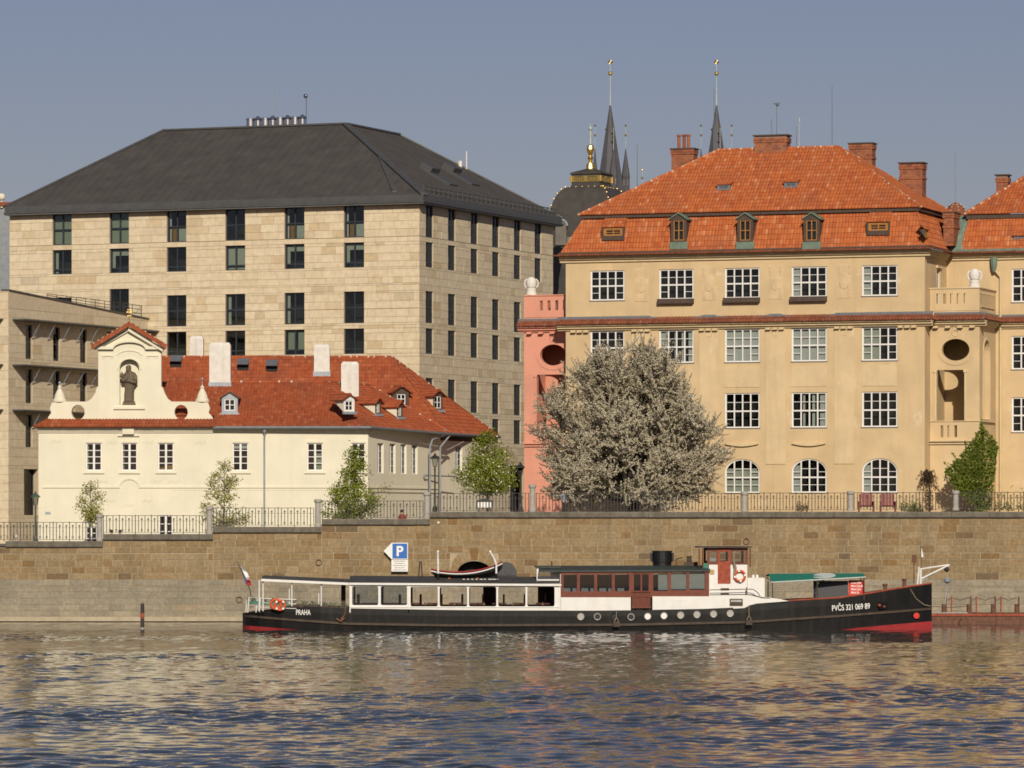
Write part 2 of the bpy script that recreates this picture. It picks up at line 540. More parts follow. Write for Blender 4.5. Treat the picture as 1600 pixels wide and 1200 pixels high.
    rm.quad((0.02, 0.07, 0.02), (w-0.02, 0.07, 0.02), (w-0.02, D, 0.02), (0.02, D, 0.02))
    rm.quad((0.02, 0.07, h-0.02), (0.02, D, h-0.02), (w-0.02, D, h-0.02), (w-0.02, 0.07, h-0.02))
    rm.quad((0.02, 0.07, 0.02), (0.02, D, 0.02), (0.02, D, h-0.02), (0.02, 0.07, h-0.02))
    rm.quad((w-0.02, 0.07, 0.02), (w-0.02, 0.07, h-0.02), (w-0.02, D, h-0.02), (w-0.02, D, 0.02))
    rm.quad((0.02, D, 0.02), (w-0.02, D, 0.02), (w-0.02, D, h-0.02), (0.02, D, h-0.02))
    return fm, cells, rm.mesh('interior', 'room_dark')

# ---------------------------------------------------------------- coursed stone: big pieces are objects, the rest one mesh
def course_rects(u0, u1, z0, z1, ch, lmin, lmax, holes, rng, gap=0.012, zlist=None):
    out = []
    k = max(1, round((z1 - z0) / ch)); hh = (z1 - z0) / k
    for i in range(k):
        a, b = z0 + hh*i, z0 + hh*(i + 1)
        # pieces keep clear of openings: split the course at hole edges
        segs = [(u0, u1, a, b)]
        cuts = sorted({a, b} | {q for h in holes for q in (h[2], h[3]) if a + 0.02 < q < b - 0.02})
        x = u0 - rng.uniform(0, lmax)
        joints = []
        while x < u1:
            x += rng.uniform(lmin, lmax); joints.append(x)
        for c, d in zip(cuts[:-1], cuts[1:]):
            bl = sorted((h[0], h[1]) for h in holes if h[2] < d - 0.005 and h[3] > c + 0.005)
            free, s = [], u0
            for p, q in bl:
                if p > s: free.append((s, min(p, u1)))
                s = max(s, q)
            if s < u1: free.append((s, u1))
            for p, q in free:
                js = [p] + [j for j in joints if p + 0.2 < j < q - 0.2] + [q]
                for m, n_ in zip(js[:-1], js[1:]):
                    if n_ - m > 0.04 and d - c > 0.03: out.append((m + gap, n_ - gap, c + gap, d - gap))
    return out
def emit_stones(parent, items, matname, nobj, rng, name='stone', thick=0.05, proud=0.012):
    """items: (M, rect, weight); largest weights become single objects"""
    items = sorted(items, key=lambda q: -q[2])
    ub = unit_box(matname)
    for M, (a, b, c, d), w in items[:nobj]:
        p = proud + rng.uniform(-0.006, 0.008)
        o = place(name, ub, parent)
        o.matrix_local = M @ Matrix.Translation(((a+b)/2, thick/2 - p, (c+d)/2)) @ Matrix.Diagonal((b-a, thick, d-c, 1))
    rest = items[nobj:]
    if rest:
        mb = MB()
        for M, (a, b, c, d), w in rest:
            p = proud + rng.uniform(-0.006, 0.008)
            k = len(mb.v); mb.box(a, b, -p, thick - p, c, d)
            for i in range(k, len(mb.v)): mb.v[i] = tuple(M @ Vector(mb.v[i]))
        mb.build(name + 's', matname, parent, kind='stuff')

def text_mesh(txt, matname, size=1.0, bold=0.0, xs=1.0, extrude=0.004, shear=0.0):
    cu = bpy.data.curves.new('lettering', 'FONT')
    cu.body = txt; cu.size = size; cu.offset = bold; cu.extrude = extrude; cu.align_x = 'CENTER'; cu.align_y = 'CENTER'; cu.shear = shear
    cu.space_line = 0.9
    o = bpy.data.objects.new('lettering', cu); C.objects.link(o)
    bpy.context.view_layer.update()
    me = bpy.data.meshes.new_from_object(o.evaluated_get(bpy.context.evaluated_depsgraph_get()))
    bpy.data.objects.remove(o)
    me.materials.clear(); me.materials.append(MATS[matname])
    # stand upright facing -y
    me.transform(Matrix.Diagonal((xs, 1, 1, 1))); me.transform(Matrix.Rotation(rad(90), 4, 'X'))
    me.name = 'lettering'
    return me

def _to_local(s, p):
    d = Vector((p.x, p.y)) - s.O
    return Vector((d.dot(s.u), d.dot(s.w), p.z - s.base))
Fac.local = _to_local
def _hit(s, px, py, a, b, c):
    """where the sight line through a photo pixel meets the local plane a, b, c"""
    o = s.local(Vector((0, 0, CH))); q = s.local(P(px, py, 300.0)); d = q - o
    a = Vector(a); n = (Vector(b) - a).cross(Vector(c) - a)
    return o + d * ((a - o).dot(n) / d.dot(n))
Fac.hit = _hit

def dormer(parent, M, w, h, rh, depth, front='white_paint', cheek='plaster_cream', roof='tile_red', win=None, over=0.12, shed=False, apron=None, wmat='white_paint', name='dormer'):
    """origin: bottom centre of the front; local y runs back into the roof"""
    mb = MB(); 
    prof = rect_pts(-w/2, w/2, 0, h) if shed else [(-w/2, 0), (w/2, 0), (w/2, h), (0, h + rh), (-w/2, h)]
    holes = []
    if win:
        ww, wh, wz0 = win
        holes = [rect_pts(-ww/2, ww/2, wz0, wz0 + wh)]
    mb.plate(prof, holes, 0.0, 0.08)
    o = mb.build(name, front, parent, M)
    for sx in (-1, 1):
        ck = MB(); p = [(sx*w/2, 0.0, 0.0), (sx*w/2, depth, h), (sx*w/2, 0.0, h)]
        ck.quad(*(p if sx < 0 else p[::-1])); ck.build('cheek', cheek, o)
    r = MB()
    if shed:
        r.box(-w/2 - over, w/2 + over, -over, depth*1.1, h + 0.003, h + 0.06)
        # lean-to roof falls slightly to the front
        r.v = [(x, y, z + (y + over)*rh) for (x, y, z) in r.v]
        if roof.startswith('tile'):
            r = MB()
            tile_face(r, [(-w/2 - over, -over, h), (w/2 + over, -over, h), (w/2 + over, depth*1.1, h + rh*(depth*1.1 + over)), (-w/2 - over, depth*1.1, h + rh*(depth*1.1 + over))], 0.2, 0.3, seed=9)
    else:
        d2 = depth*(h + rh)/h
        for sx in (-1, 1):
            a = Vector((0, -over, h + rh + 0.02)); b = Vector((sx*(w/2 + over), -over, h - over*rh/(w/2) + 0.02))
            c = Vector((sx*(w/2 + over), depth, h - over*rh/(w/2) + 0.02)); d = Vector((0, d2, h + rh + 0.02))
            th = Vector((0, 0, 0.07))
            q = [a, b, c, d]
            if roof.startswith('tile'):
                tile_face(r, [c, b, a, d] if sx < 0 else [b, c, d, a], 0.18, 0.3, 0.03, seed=4)
            r.add([p for p in q] + [p + th for p in q] if not roof.startswith('tile') else [p - th*0.3 for p in q] + [p for p in q],
                  [(0,1,2,3),(7,6,5,4),(0,4,5,1),(1,5,6,2),(2,6,7,3),(3,7,4,0)])
        if roof.startswith('tile'): ridge(r, None, (0, -over, h + rh + 0.03), (0, d2, h + rh + 0.03), 0.08)
    r.build('roof', roof, o)
    if win:
        ww, wh, wz0 = win
        f = MB(); x0, x1 = -ww/2, ww/2; t = 0.05
        f.box(x0, x0 + t, 0.03, 0.08, wz0, wz0 + wh); f.box(x1 - t, x1, 0.03, 0.08, wz0, wz0 + wh)
        f.box(x0 + t, x1 - t, 0.031, 0.08, wz0, wz0 + t); f.box(x0 + t, x1 - t, 0.031, 0.08, wz0 + wh - t, wz0 + wh)
        f.box(-0.03, 0.03, 0.025, 0.08, wz0 + t, wz0 + wh - t); f.box(x0 + t, x1 - t, 0.034, 0.075, wz0 + wh/2 - 0.02, wz0 + wh/2 + 0.02)
        f.build('window_frame', wmat, o)
        for a, b in ((x0 + t, -0.03), (0.03, x1 - t)):
            place('pane', unit_pane('glass'), o, None, None, (a, 0.06, wz0 + t), (b - a, 1, wh - 2*t))
        rm = MB(); rm.box(x0, x1, 0.25, 0.3, wz0, wz0 + wh); rm.build('interior', 'room_dark', o)
    if apron:
        ap = MB(); ap.box(-w/2 - 0.1, w/2 + 0.1, -0.16, -0.003, -0.12, 0.03); ap.build('apron', apron, o)
    return o

def chimney(parent, fac, x0, x1, y_top, y_bot, v, depth, kind, name='chimney', cap=True, flash=True):
    """a stack whose front stands on plane v of the building, brick by brick courses or plastered"""
    t0, t1 = fac.t(x0, v), fac.t(x1, v); xc = (x0 + x1)/2
    zt, zb = fac.z(xc, y_top, v), fac.z(xc, y_bot, v)
    if kind == 'brick':
        mb = MB(); mb.box(t0 + 0.012, t1 - 0.012, v + 0.012, v + depth - 0.012, zb, zt - 0.02)
        o = mb.build(name, 'brick_mortar', parent)
        b = MB(); r = random.Random(int(x0)); ch = 0.155
        k = int((zt - zb)/ch)
        for i in range(k):
            z = zb + i*ch
            ex = 0.05 if i >= k - 2 or (i == k - 6 and y_bot - y_top > 40) else 0.0
            for (p0, p1, fx) in ((Vector((t0 - ex, v - ex, z)), Vector((t1 + ex, v - ex, z)), 0), (Vector((t1 + ex, v - ex, z)), Vector((t1 + ex, v + depth + ex, z)), 1), (Vector((t0 - ex, v + depth + ex, z)), Vector((t0 - ex, v - ex, z)), 1)):
                L = (p1 - p0).length; d = (p1 - p0)/L; inn = Vector((-d.y, d.x, 0)); x = -r.uniform(0, 0.2)
                while x < L:
                    a = max(0.0, x) + 0.006; bq = min(L, x + 0.29) - 0.006; x += 0.29
                    if bq - a < 0.03: continue
                    A, B = p0 + d*a, p0 + d*bq; up = Vector((0, 0, ch - 0.016)); I = inn*(0.1 + ex)
                    b.add([A, B, B + I, A + I, A + up, B + up, B + I + up, A + I + up], [(0,3,2,1),(4,5,6,7),(0,1,5,4),(1,2,6,5),(2,3,7,6),(3,0,4,7)])
        b.build('bricks', 'brick', o, kind='stuff')
        c = MB(); c.box(t0 - 0.09, t1 + 0.09, v - 0.09, v + depth + 0.09, zt - 0.03, zt + 0.05); c.build('cap', 'dormer_brown', o)
    else:
        mb = MB(); h = zt - zb; q = 0.16
        mb.box(t0, t1, v, v + depth, zb - 1.6, zt - q)
        mb.add([(t0, v, zt - q), (t1, v, zt - q), (t1, v + depth, zt - q), (t0, v + depth, zt - q), (t0 + 0.1, v + 0.1, zt), (t1 - 0.1, v + 0.1, zt), (t1 - 0.1, v + depth - 0.1, zt), (t0 + 0.1, v + depth - 0.1, zt)],
               [(4,5,6,7),(0,1,5,4),(1,2,6,5),(2,3,7,6),(3,0,4,7)])
        o = mb.build(name, 'chimney_plaster', parent)
        c = MB(); c.box((t0+t1)/2 - 0.25, (t0+t1)/2 + 0.25, v + 0.2, v + depth - 0.2, zt - 0.02, zt + 0.01); c.build('flue', 'room_dark', o)
        if flash: f = MB(); f.box(t0 - 0.05, t1 + 0.05, v - 0.04, v - 0.003, zb - 0.3, zb + 0.22); f.box(t1 + 0.003, t1 + 0.05, v - 0.003, v + depth*.6, zb - 0.3, zb + 0.3); f.build('flashing', 'zinc_pale', o)
    return o
# ================================================================ material list
mat('room_dark', (0.028, 0.026, 0.026), 0.9, 0.3, 1.5)
mat('white_paint', (0.80, 0.79, 0.76), 0.5, 0.04, 3.0)
mat('zinc', (0.20, 0.22, 0.24), 0.45, 0.15, 3.0, metallic=0.3)
mat('zinc_pale', (0.33, 0.36, 0.40), 0.5, 0.15, 2.0, metallic=0.2)
mat('hotel_frame', (0.035, 0.042, 0.055), 0.4, 0.1)
mat('curtain_pale', (0.58, 0.58, 0.50), 0.9, 0.08, 6.0)
mat('curtain_green', (0.42, 0.45, 0.34), 0.9, 0.08, 6.0)
mat('curtain_white', (0.72, 0.71, 0.68), 0.9, 0.05, 6.0)
mat('lamp_glow_shade', (0.7, 0.66, 0.55), 0.8, 0.05)
mat_glass('glass', (0.82, 0.85, 0.84), 0.0)
mat_glass('glass_hotel', (0.80, 0.84, 0.82), 0.02)
mat_glass('glass_boat', (0.74, 0.78, 0.80), 0.02)
mat_pieces('wall_stone', [(0.315,0.222,0.118,0.0),(0.268,0.187,0.096,0.3),(0.335,0.252,0.145,0.58),(0.285,0.207,0.115,0.8),(0.235,0.14,0.058,0.93),(0.175,0.127,0.075,1.0)],
           0.9, 0.26, 5.0, 0.6, 0.5, (0.10, 0.082, 0.058), stretch=(0.8, 0.8, 0.12), stainlim=(0.5, 0.78))
mat_pieces('wall_stone_grey', [(0.315,0.277,0.205,0.0),(0.265,0.232,0.173,0.35),(0.345,0.297,0.217,0.6),(0.285,0.242,0.178,0.85),(0.37,0.293,0.195,1.0)],
           0.9, 0.24, 5.0, 0.5, 0.5, (0.14, 0.12, 0.09), stretch=(0.6, 0.6, 0.12), stainlim=(0.46, 0.74))
mat('mortar', (0.43, 0.355, 0.24), 0.95, 0.2, 4.0, streak=0.5)
mat('coping_stone', (0.165, 0.145, 0.115), 0.9, 0.25, 2.5, 0.4, 16.0, streak=0.6)
mat('ledge_concrete', (0.46, 0.385, 0.27), 0.9, 0.15, 2.0, 0.3)
mat('wall_foot', (0.10, 0.085, 0.055), 0.9, 0.2, 3.0)
mat('post_stone', (0.40, 0.375, 0.33), 0.9, 0.15, 5.0, 0.3)
mat('iron', (0.045, 0.04, 0.038), 0.6, 0.2, 6.0)
mat('iron_grey', (0.075, 0.075, 0.078), 0.7, 0.2, 4.0)
mat('rust_iron', (0.15, 0.07, 0.045), 0.8, 0.35, 5.0)
mat('rust_red', (0.33, 0.075, 0.04), 0.8, 0.3, 5.0)
mat('street', (0.20, 0.18, 0.15), 0.95, 0.2, 0.8)
mat_pieces('hotel_stone', [(0.66,0.55,0.375,0.0),(0.70,0.595,0.42,0.3),(0.68,0.572,0.405,0.6),(0.65,0.537,0.375,0.87),(0.585,0.455,0.28,0.96),(0.545,0.465,0.335,1.0)],
           0.85, 0.13, 3.0, 0.2, 0.35, (0.50, 0.37, 0.22), stretch=(0.5, 0.5, 1.6), stainlim=(0.55, 0.8))
mat('hotel_joint', (0.46, 0.37, 0.26), 0.95, 0.1)
mat('hotel_soffit', (0.14, 0.14, 0.14), 0.7, 0.1)
mat('roof_slate', (0.072, 0.066, 0.062), 0.75, 0.18, 0.8, 0.3, 30.0, streak=0.35, streakcol=(0.085, 0.07, 0.058))
mat('roof_metal', (0.105, 0.105, 0.105), 0.5, 0.12, 2.0, metallic=0.3)
mat('steel', (0.62, 0.62, 0.62), 0.25, 0.08, metallic=1.0)
mat('blue_cap', (0.06, 0.075, 0.12), 0.5)
mat('plaster_cream', (0.765, 0.72, 0.565), 0.92, 0.05, 0.7, 0.2, 12.0, streak=0.22, streakcol=(0.60, 0.53, 0.36))
mat('plaster_ochre', (0.63, 0.472, 0.272), 0.92, 0.10, 0.6, 0.2, 12.0, streak=0.42, streakcol=(0.50, 0.36, 0.20), spots=((0.72, 0.61, 0.43), 0.75, 0.62, 0.70, 0.8))
mat('plaster_ochre_pale', (0.665, 0.51, 0.305), 0.92, 0.09, 0.8, 0.2, 12.0, streak=0.45, streakcol=(0.52, 0.38, 0.22), spots=((0.73, 0.62, 0.44), 0.7, 0.6, 0.7, 1.1))
mat('plaster_relief', (0.66, 0.50, 0.30), 0.92, 0.10, 2.0, 0.3, 14.0, streak=0.2)
mat('plaster_trim', (0.66, 0.52, 0.31), 0.92, 0.08, 1.5, 0.15, streak=0.3, streakcol=(0.42, 0.31, 0.19))
mat('plaster_pink', (0.70, 0.32, 0.225), 0.92, 0.08, 0.9, 0.15, 12.0, streak=0.15, streakcol=(0.55, 0.23, 0.16))
mat('plaster_grey', (0.55, 0.49, 0.38), 0.92, 0.05, 0.9)
mat('white_stone', (0.74, 0.71, 0.65), 0.9, 0.08, 6.0, 0.3)
mat('chimney_plaster', (0.72, 0.69, 0.63), 0.9, 0.10, 3.0, 0.3, 14.0, streak=0.5, streakcol=(0.42, 0.38, 0.33))
mat('statue_stone', (0.16, 0.125, 0.085), 0.95, 0.3, 8.0, 0.6, 18.0)
mat_pieces('tile_orange', [(0.44,0.115,0.034,0.0),(0.49,0.145,0.045,0.5),(0.38,0.092,0.03,0.8),(0.55,0.22,0.10,1.0)], 0.85, 0.18, 3.0, 0.15, 0.5, (0.30, 0.10, 0.05), stretch=(0.45, 0.45, 0.45), stainlim=(0.45, 0.75))
mat_pieces('tile_red', [(0.34,0.08,0.03,0.0),(0.39,0.10,0.036,0.5),(0.29,0.066,0.026,0.8),(0.43,0.14,0.06,1.0)], 0.85, 0.18, 3.0, 0.15, 0.5, (0.21, 0.072, 0.04), stretch=(0.45, 0.45, 0.45), stainlim=(0.45, 0.75))
mat_pieces('tile_brown', [(0.22,0.07,0.035,0.0),(0.27,0.09,0.045,0.5),(0.18,0.06,0.035,0.8),(0.30,0.12,0.07,1.0)], 0.85, 0.2, 4.0, 0.15, 0.4, (0.10, 0.06, 0.045), stretch=(0.8, 0.8, 0.8))
mat('mortar_white', (0.62, 0.55, 0.44), 0.95, 0.15)
mat_pieces('brick', [(0.30,0.10,0.05,0.0),(0.36,0.14,0.07,0.5),(0.24,0.08,0.045,0.8),(0.20,0.10,0.07,1.0)], 0.9, 0.2, 6.0, 0.3)
mat('brick_mortar', (0.30, 0.21, 0.15), 0.95, 0.15)
mat('copper_green', (0.155, 0.215, 0.165), 0.7, 0.2, 4.0)
mat('dormer_brown', (0.085, 0.058, 0.045), 0.8, 0.2, 5.0)
mat('wood_yellow', (0.42, 0.19, 0.045), 0.6, 0.15, 6.0)
mat('gold', (0.95, 0.66, 0.20), 0.38, 0.06, metallic=1.0)
mat('dome_metal', (0.062, 0.056, 0.05), 0.7, 0.2, 1.0, streak=0.3)
mat('church_slate', (0.085, 0.085, 0.095), 0.7, 0.12, 0.6, streak=0.3)
mat('church_stone', (0.16, 0.145, 0.125), 0.9, 0.2, 0.8)
mat('pole_pale', (0.40, 0.46, 0.45), 0.5, 0.1)

# ================================================================ water
WX0, WX1, WY0, WY1 = -42.0, 42.0, 78.0, 256.0
def build_water():
    rng = np.random.default_rng(11)
    dx = 0.14
    xs = np.arange(WX0, WX1 + 1e-6, dx)
    ys = [WY0]
    while ys[-1] < WY1: ys.append(ys[-1] + 0.11 + 0.0011*(ys[-1] - WY0))
    ys = np.array(ys)
    X, Y = np.meshgrid(xs, ys)
    Z = np.zeros_like(X)
    for i in range(64):
        lam = 0.45 * (2.1/0.45)**rng.random()
        k = 2*np.pi/lam
        th = rng.normal(rad(75), rad(45))
        amp = WAVE * lam**1.0 / (2*np.pi) * rng.uniform(0.5, 1.2)
        Z += amp*np.sin(k*(X*np.cos(th) + Y*np.sin(th)) + rng.uniform(0, 6.283))
    # gusts: patches of livelier and calmer water; calm lee along the quay
    g = np.zeros_like(X)
    for i in range(10):
        lam = rng.uniform(9, 40); th = rng.uniform(0, 6.283)
        g += np.sin(2*np.pi/lam*(X*np.cos(th)*0.5 + Y*np.sin(th)) + rng.uniform(0, 6.283))
    Z *= np.clip(1.0 + 0.16*g, 0.45, 1.7)
    Z *= np.clip((258 - Y)/34.0, 0.0, 1.0)**0.8*0.88 + 0.12
    Z *= 1 + 0.38*np.clip((185 - Y)/75.0, 0, 1)
    e = np.minimum(np.minimum(X - WX0, WX1 - X)/6.0, 1.0); Z *= np.clip(e, 0, 1)
    ny, nx = X.shape
    co = np.stack([X, Y, Z], -1).reshape(-1, 3).astype(np.float32)
    idx = np.arange(ny*nx, dtype=np.int32).reshape(ny, nx)
    q = np.stack([idx[:-1, :-1], idx[:-1, 1:], idx[1:, 1:], idx[1:, :-1]], -1).reshape(-1, 4)
    me = bpy.data.meshes.new('river_water')
    me.vertices.add(len(co)); me.vertices.foreach_set('co', co.ravel())
    me.loops.add(q.size); me.loops.foreach_set('vertex_index', q.ravel())
    me.polygons.add(len(q)); me.polygons.foreach_set('loop_start', np.arange(0, q.size, 4, dtype=np.int32))
    me.polygons.foreach_set('use_smooth', np.ones(len(q), dtype=bool))
    me.update(calc_edges=True)
    return me
WAVE = 0.0175
m, n, l, b = _new('water')
b.inputs['Base Color'].default_value = (0.036, 0.046, 0.046, 1)
b.inputs['Roughness'].default_value = 0.04
b.inputs['IOR'].default_value = 1.33
b.inputs['Specular IOR Level'].default_value = 0.5
bp = n.new('ShaderNodeBump'); bp.inputs['Strength'].default_value = 0.22; bp.inputs['Distance'].default_value = 0.03
l.new(_noise(n, l, 3.2, 3.0, stretch=(0.8, 1.0, 1.0)), bp.inputs['Height']); l.new(bp.outputs[0], b.inputs['Normal'])
wm = build_water(); wm.materials.append(m)
structure(place('river_water', wm))
mb = MB()
for (a, b_, c, d) in ((-900, WX0, -300, 256), (WX1, 900, -300, 256), (WX0, WX1, -300, WY0)):
    mb.quad((a, c, -0.004), (b_, c, -0.004), (b_, d, -0.004), (a, d, -0.004))
structure(mb.build('water', 'water'))

# ================================================================ quay wall, ground
WY = 255.0
def wx(px): return (px - 800)*WY/F
def wz(py): return CH - (py - HZ)*WY/F
STEPS = [(-75.0, wx(161), wz(845.6)), (wx(161), wx(333), wz(834.4)), (wx(333), wx(502.5), wz(823)), (wx(502.5), wx(672), wz(810.8)), (wx(672), 75.0, wz(799.5))]
LANE_Z = [(-900, STEPS[0][2]-0.45), (wx(0), STEPS[0][2]-0.30), (wx(245), STEPS[1][2]-0.30), (wx(415), STEPS[2][2]-0.30), (wx(590), STEPS[3][2]-0.30), (wx(760), STEPS[4][2]-0.16), (900, STEPS[4][2]-0.16)]
def ground_z(x):
    for (a, za), (b, zb) in zip(LANE_Z[:-1], LANE_Z[1:]):
        if a <= x <= b: return za + (zb - za)*(x - a)/(b - a)
    return LANE_Z[-1][1]
mb = MB()
for (a, za), (b, zb) in zip(LANE_Z[:-1], LANE_Z[1:]):
    mb.quad((a, WY + 0.5, za), (b, WY + 0.5, zb), (b, 4000, zb), (a, 4000, za))
structure(mb.build('ground', 'street'))

quay = thing('quay_wall', 'long river wall of brown and grey stone blocks with coping', 'wall', (0, WY, 0))
ledge_z = wz(963.5)
ax, az_, aR = wx(741), wz(893), (wx(768) - wx(716))/2     # drain arch
def arch_hole():
    return arch_pts(ax - aR, ax + aR, az_ - 0.9, az_ - 0.9 + 1.5, 0.62, 14)
mb = MB()
outline = [(-75, -0.8), (75, -0.8)]
for (a, b, z) in STEPS[::-1]: outline += [(b, z - 0.36), (a, z - 0.36)]
mb.plate(outline, [arch_hole()], 0.014, 0.9)
mb.build('mortar_face', 'mortar', quay)
mb = MB(); mb.box(ax - aR - 0.3, ax + aR + 0.3, 0.95, 1.0, az_ - 1.2, az_ + 1.2); mb.build('drain_back', 'room_dark', quay)
rng = random.Random(21)
items = {'wall_stone': [], 'wall_stone_grey': []}
I4 = Matrix.Identity(4)
zg = wz(905.5)
hole = [(ax - aR - 0.42, ax + aR + 0.42, az_ - 0.9, az_ + 1.05)]
for (a, b, z) in STEPS:
    for r in course_rects(a, b, zg, z - 0.37, 0.385, 0.55, 1.45, hole, rng, 0.017):
        px0, px1 = 800 + r[0]*F/WY, 800 + r[1]*F/WY
        vis = max(0, min(px1, 1600) - max(px0, 0))
        items['wall_stone'].append((I4, r, vis*(r[3]-r[2])))
for r in course_rects(-75, 75, ledge_z - 0.02, zg, 0.385, 0.8, 1.9, hole, rng, 0.012):
    px0, px1 = 800 + r[0]*F/WY, 800 + r[1]*F/WY
    vis = max(0, min(px1, 375) - max(px0, 0)) + max(0, min(px1, 1600) - max(px0, 1460)) + 0.3*max(0, min(px1, 1460) - max(px0, 375))
    items['wall_stone_grey'].append((I4, r, vis*(r[3]-r[2])))
emit_stones(quay, items['wall_stone'], 'wall_stone', 210, rng, 'stone')
emit_stones(quay, items['wall_stone_grey'], 'wall_stone_grey', 85, rng, 'stone')
# voussoirs round the drain arch
for i in range(7):
    a0, a1 = math.pi*i/7 + 0.02, math.pi*(i + 1)/7 - 0.02
    mb = MB(); R0, R1, zc = aR + 0.01, aR + 0.42, az_ - 0.02
    k = 0.68/ (aR)
    mb.prism([(ax + R0*math.cos(a0), zc + R0*k*math.sin(a0)), (ax + R1*math.cos(a0), zc + R1*math.sin(a0)), (ax + R1*math.cos(a1), zc + R1*math.sin(a1)), (ax + R0*math.cos(a1), zc + R0*k*math.sin(a1))], -0.02, 0.2)
    mb.build('stone', 'wall_stone', quay)
# coping: single slabs
for si, (a, b, z) in enumerate(STEPS):
    x = a
    while x < b - 0.01:
        L = min(rng.uniform(1.3, 2.2), b - x)
        if b - (x + L) < 0.5: L = b - x
        inside = wx(-20) < x < wx(1620)
        if inside:
            mb = MB(); j = rng.uniform(-0.012, 0.012)
            mb.prism([(-0.16 + j, -0.30), (-0.10 + j, -0.36), (0.6, -0.36), (0.6, 0.0), (-0.16 + j, 0.0), (-0.18 + j, -0.06)], x + 0.006, x + L - 0.006)
            # prism runs along y: turn it so that it runs along x
            mb.v = [(v[1], v[0], v[2] + z) for v in mb.v]; mb.f = [f[::-1] for f in mb.f]
            mb.build('coping_slab', 'coping_stone', quay)
        x += L
mb = MB()
mb.box(-75, 75, -0.55, 0.1, wz(970.2), ledge_z); mb.build('ledge', 'ledge_concrete', quay)
mb = MB(); mb.box(-75, 75, -0.50, 0.1, -0.7, wz(970.2) - 0.003); mb.build('footing', 'wall_foot', quay)
# iron rings and small holes in the wall
for (px, py) in ((1166, 846), (374, 937), (498, 879)):
    mb = MB(); mb.torus((wx(px), -0.06, wz(py)), 0.16, 0.025, n=14, m=5); mb.build('mooring_ring', 'rust_iron', quay)
mb = MB(); mb.lathe([(0.001, -0.02), (0.07, -0.02), (0.07, 0.02), (0.001, 0.02)], (0, 0, 0), 12)
mb.build('white_marker', 'white_stone', quay, Matrix.Translation((wx(685), -0.05, wz(816.5))) @ Matrix.Rotation(rad(90), 4, 'X'))

# round iron door of the drain, swung open against the wall
d = thing('drain_door', 'dark grey half-round iron door swung open beside the drain arch', 'door', (wx(790), WY - 0.12, wz(905)))
mb = MB(); R = wx(808.5) - wx(773)
R /= 2
mb.prism(arch_pts(-R, R, -0.3, 0.98, 0.72, 16), -0.05, 0.0); mb.build('leaf', 'iron_grey' if 'iron_grey' in MATS else 'roof_slate', d)
mb = MB(); mb.box(-R*0.9, R*0.9, -0.07, -0.05, 0.18, 0.24); mb.box(-0.03, 0.03, -0.085, -0.05, 0.3, 0.5); mb.build('brace', 'iron', d)

# ---------------------------------------------------------------- stone posts and iron fence
POSTS = [(155, 845.6, 803.5), (327, 834.4, 791.5), (496.5, 823, 780), (667, 810.8, 769), (832, 799.8, 757), (1163.5, 799.3, 768), (1329.5, 798.5, 767), (1494, 797.5, 766.5)]
LANDM = ['beside the small round-leafed tree', 'right of the cream house doorway', 'left of the bushy green tree', 'beside the tall street lamp', 'in front of the pink house', 'below the arched windows right of the blossom tree', 'left of the red garden chairs', 'left of the climbing ivy']
for (px, pb, pt), lm in zip(POSTS, LANDM):
    zb, zt = wz(pb), wz(pt)
    h = zt - zb
    o = thing('stone_post', 'pale stone fence post with moulded cap ' + lm, 'post', (wx(px), WY + 0.22, zb), 0, 'stone posts along the quay fence')
    mb = MB(); mb.lathe([(0.20, 0.0), (0.20, 0.12), (0.165, 0.16), (0.16, h - 0.22)], n=16); mb.build('shaft', 'post_stone', o, smooth=False)
    mb = MB(); mb.lathe([(0.16, h - 0.22), (0.215, h - 0.17), (0.225, h - 0.05), (0.17, h), (0.01, h + 0.01)], n=16); mb.build('cap', 'post_stone', o)
FENCES = [(-20, 149, 845.6, 815, 'below the stone wing at the far left'), (161, 321, 834.4, 804.5, 'before the doorway of the cream house'), (333, 490, 823, 792.5, 'before the cream front with the drainpipe'),
          (503, 661, 810.8, 781.5, 'behind the bushy green tree'), (673, 826, 800, 769.5, 'below the round white-flowering tree'), (838, 1158, 799.5, 769.5, 'under the big blossom tree'),
          (1169, 1324, 799, 769, 'between two posts right of the blossom tree'), (1335, 1488, 798, 768.5, 'in front of the red garden chairs'), (1500, 1640, 797.3, 768, 'right of the climbing ivy')]
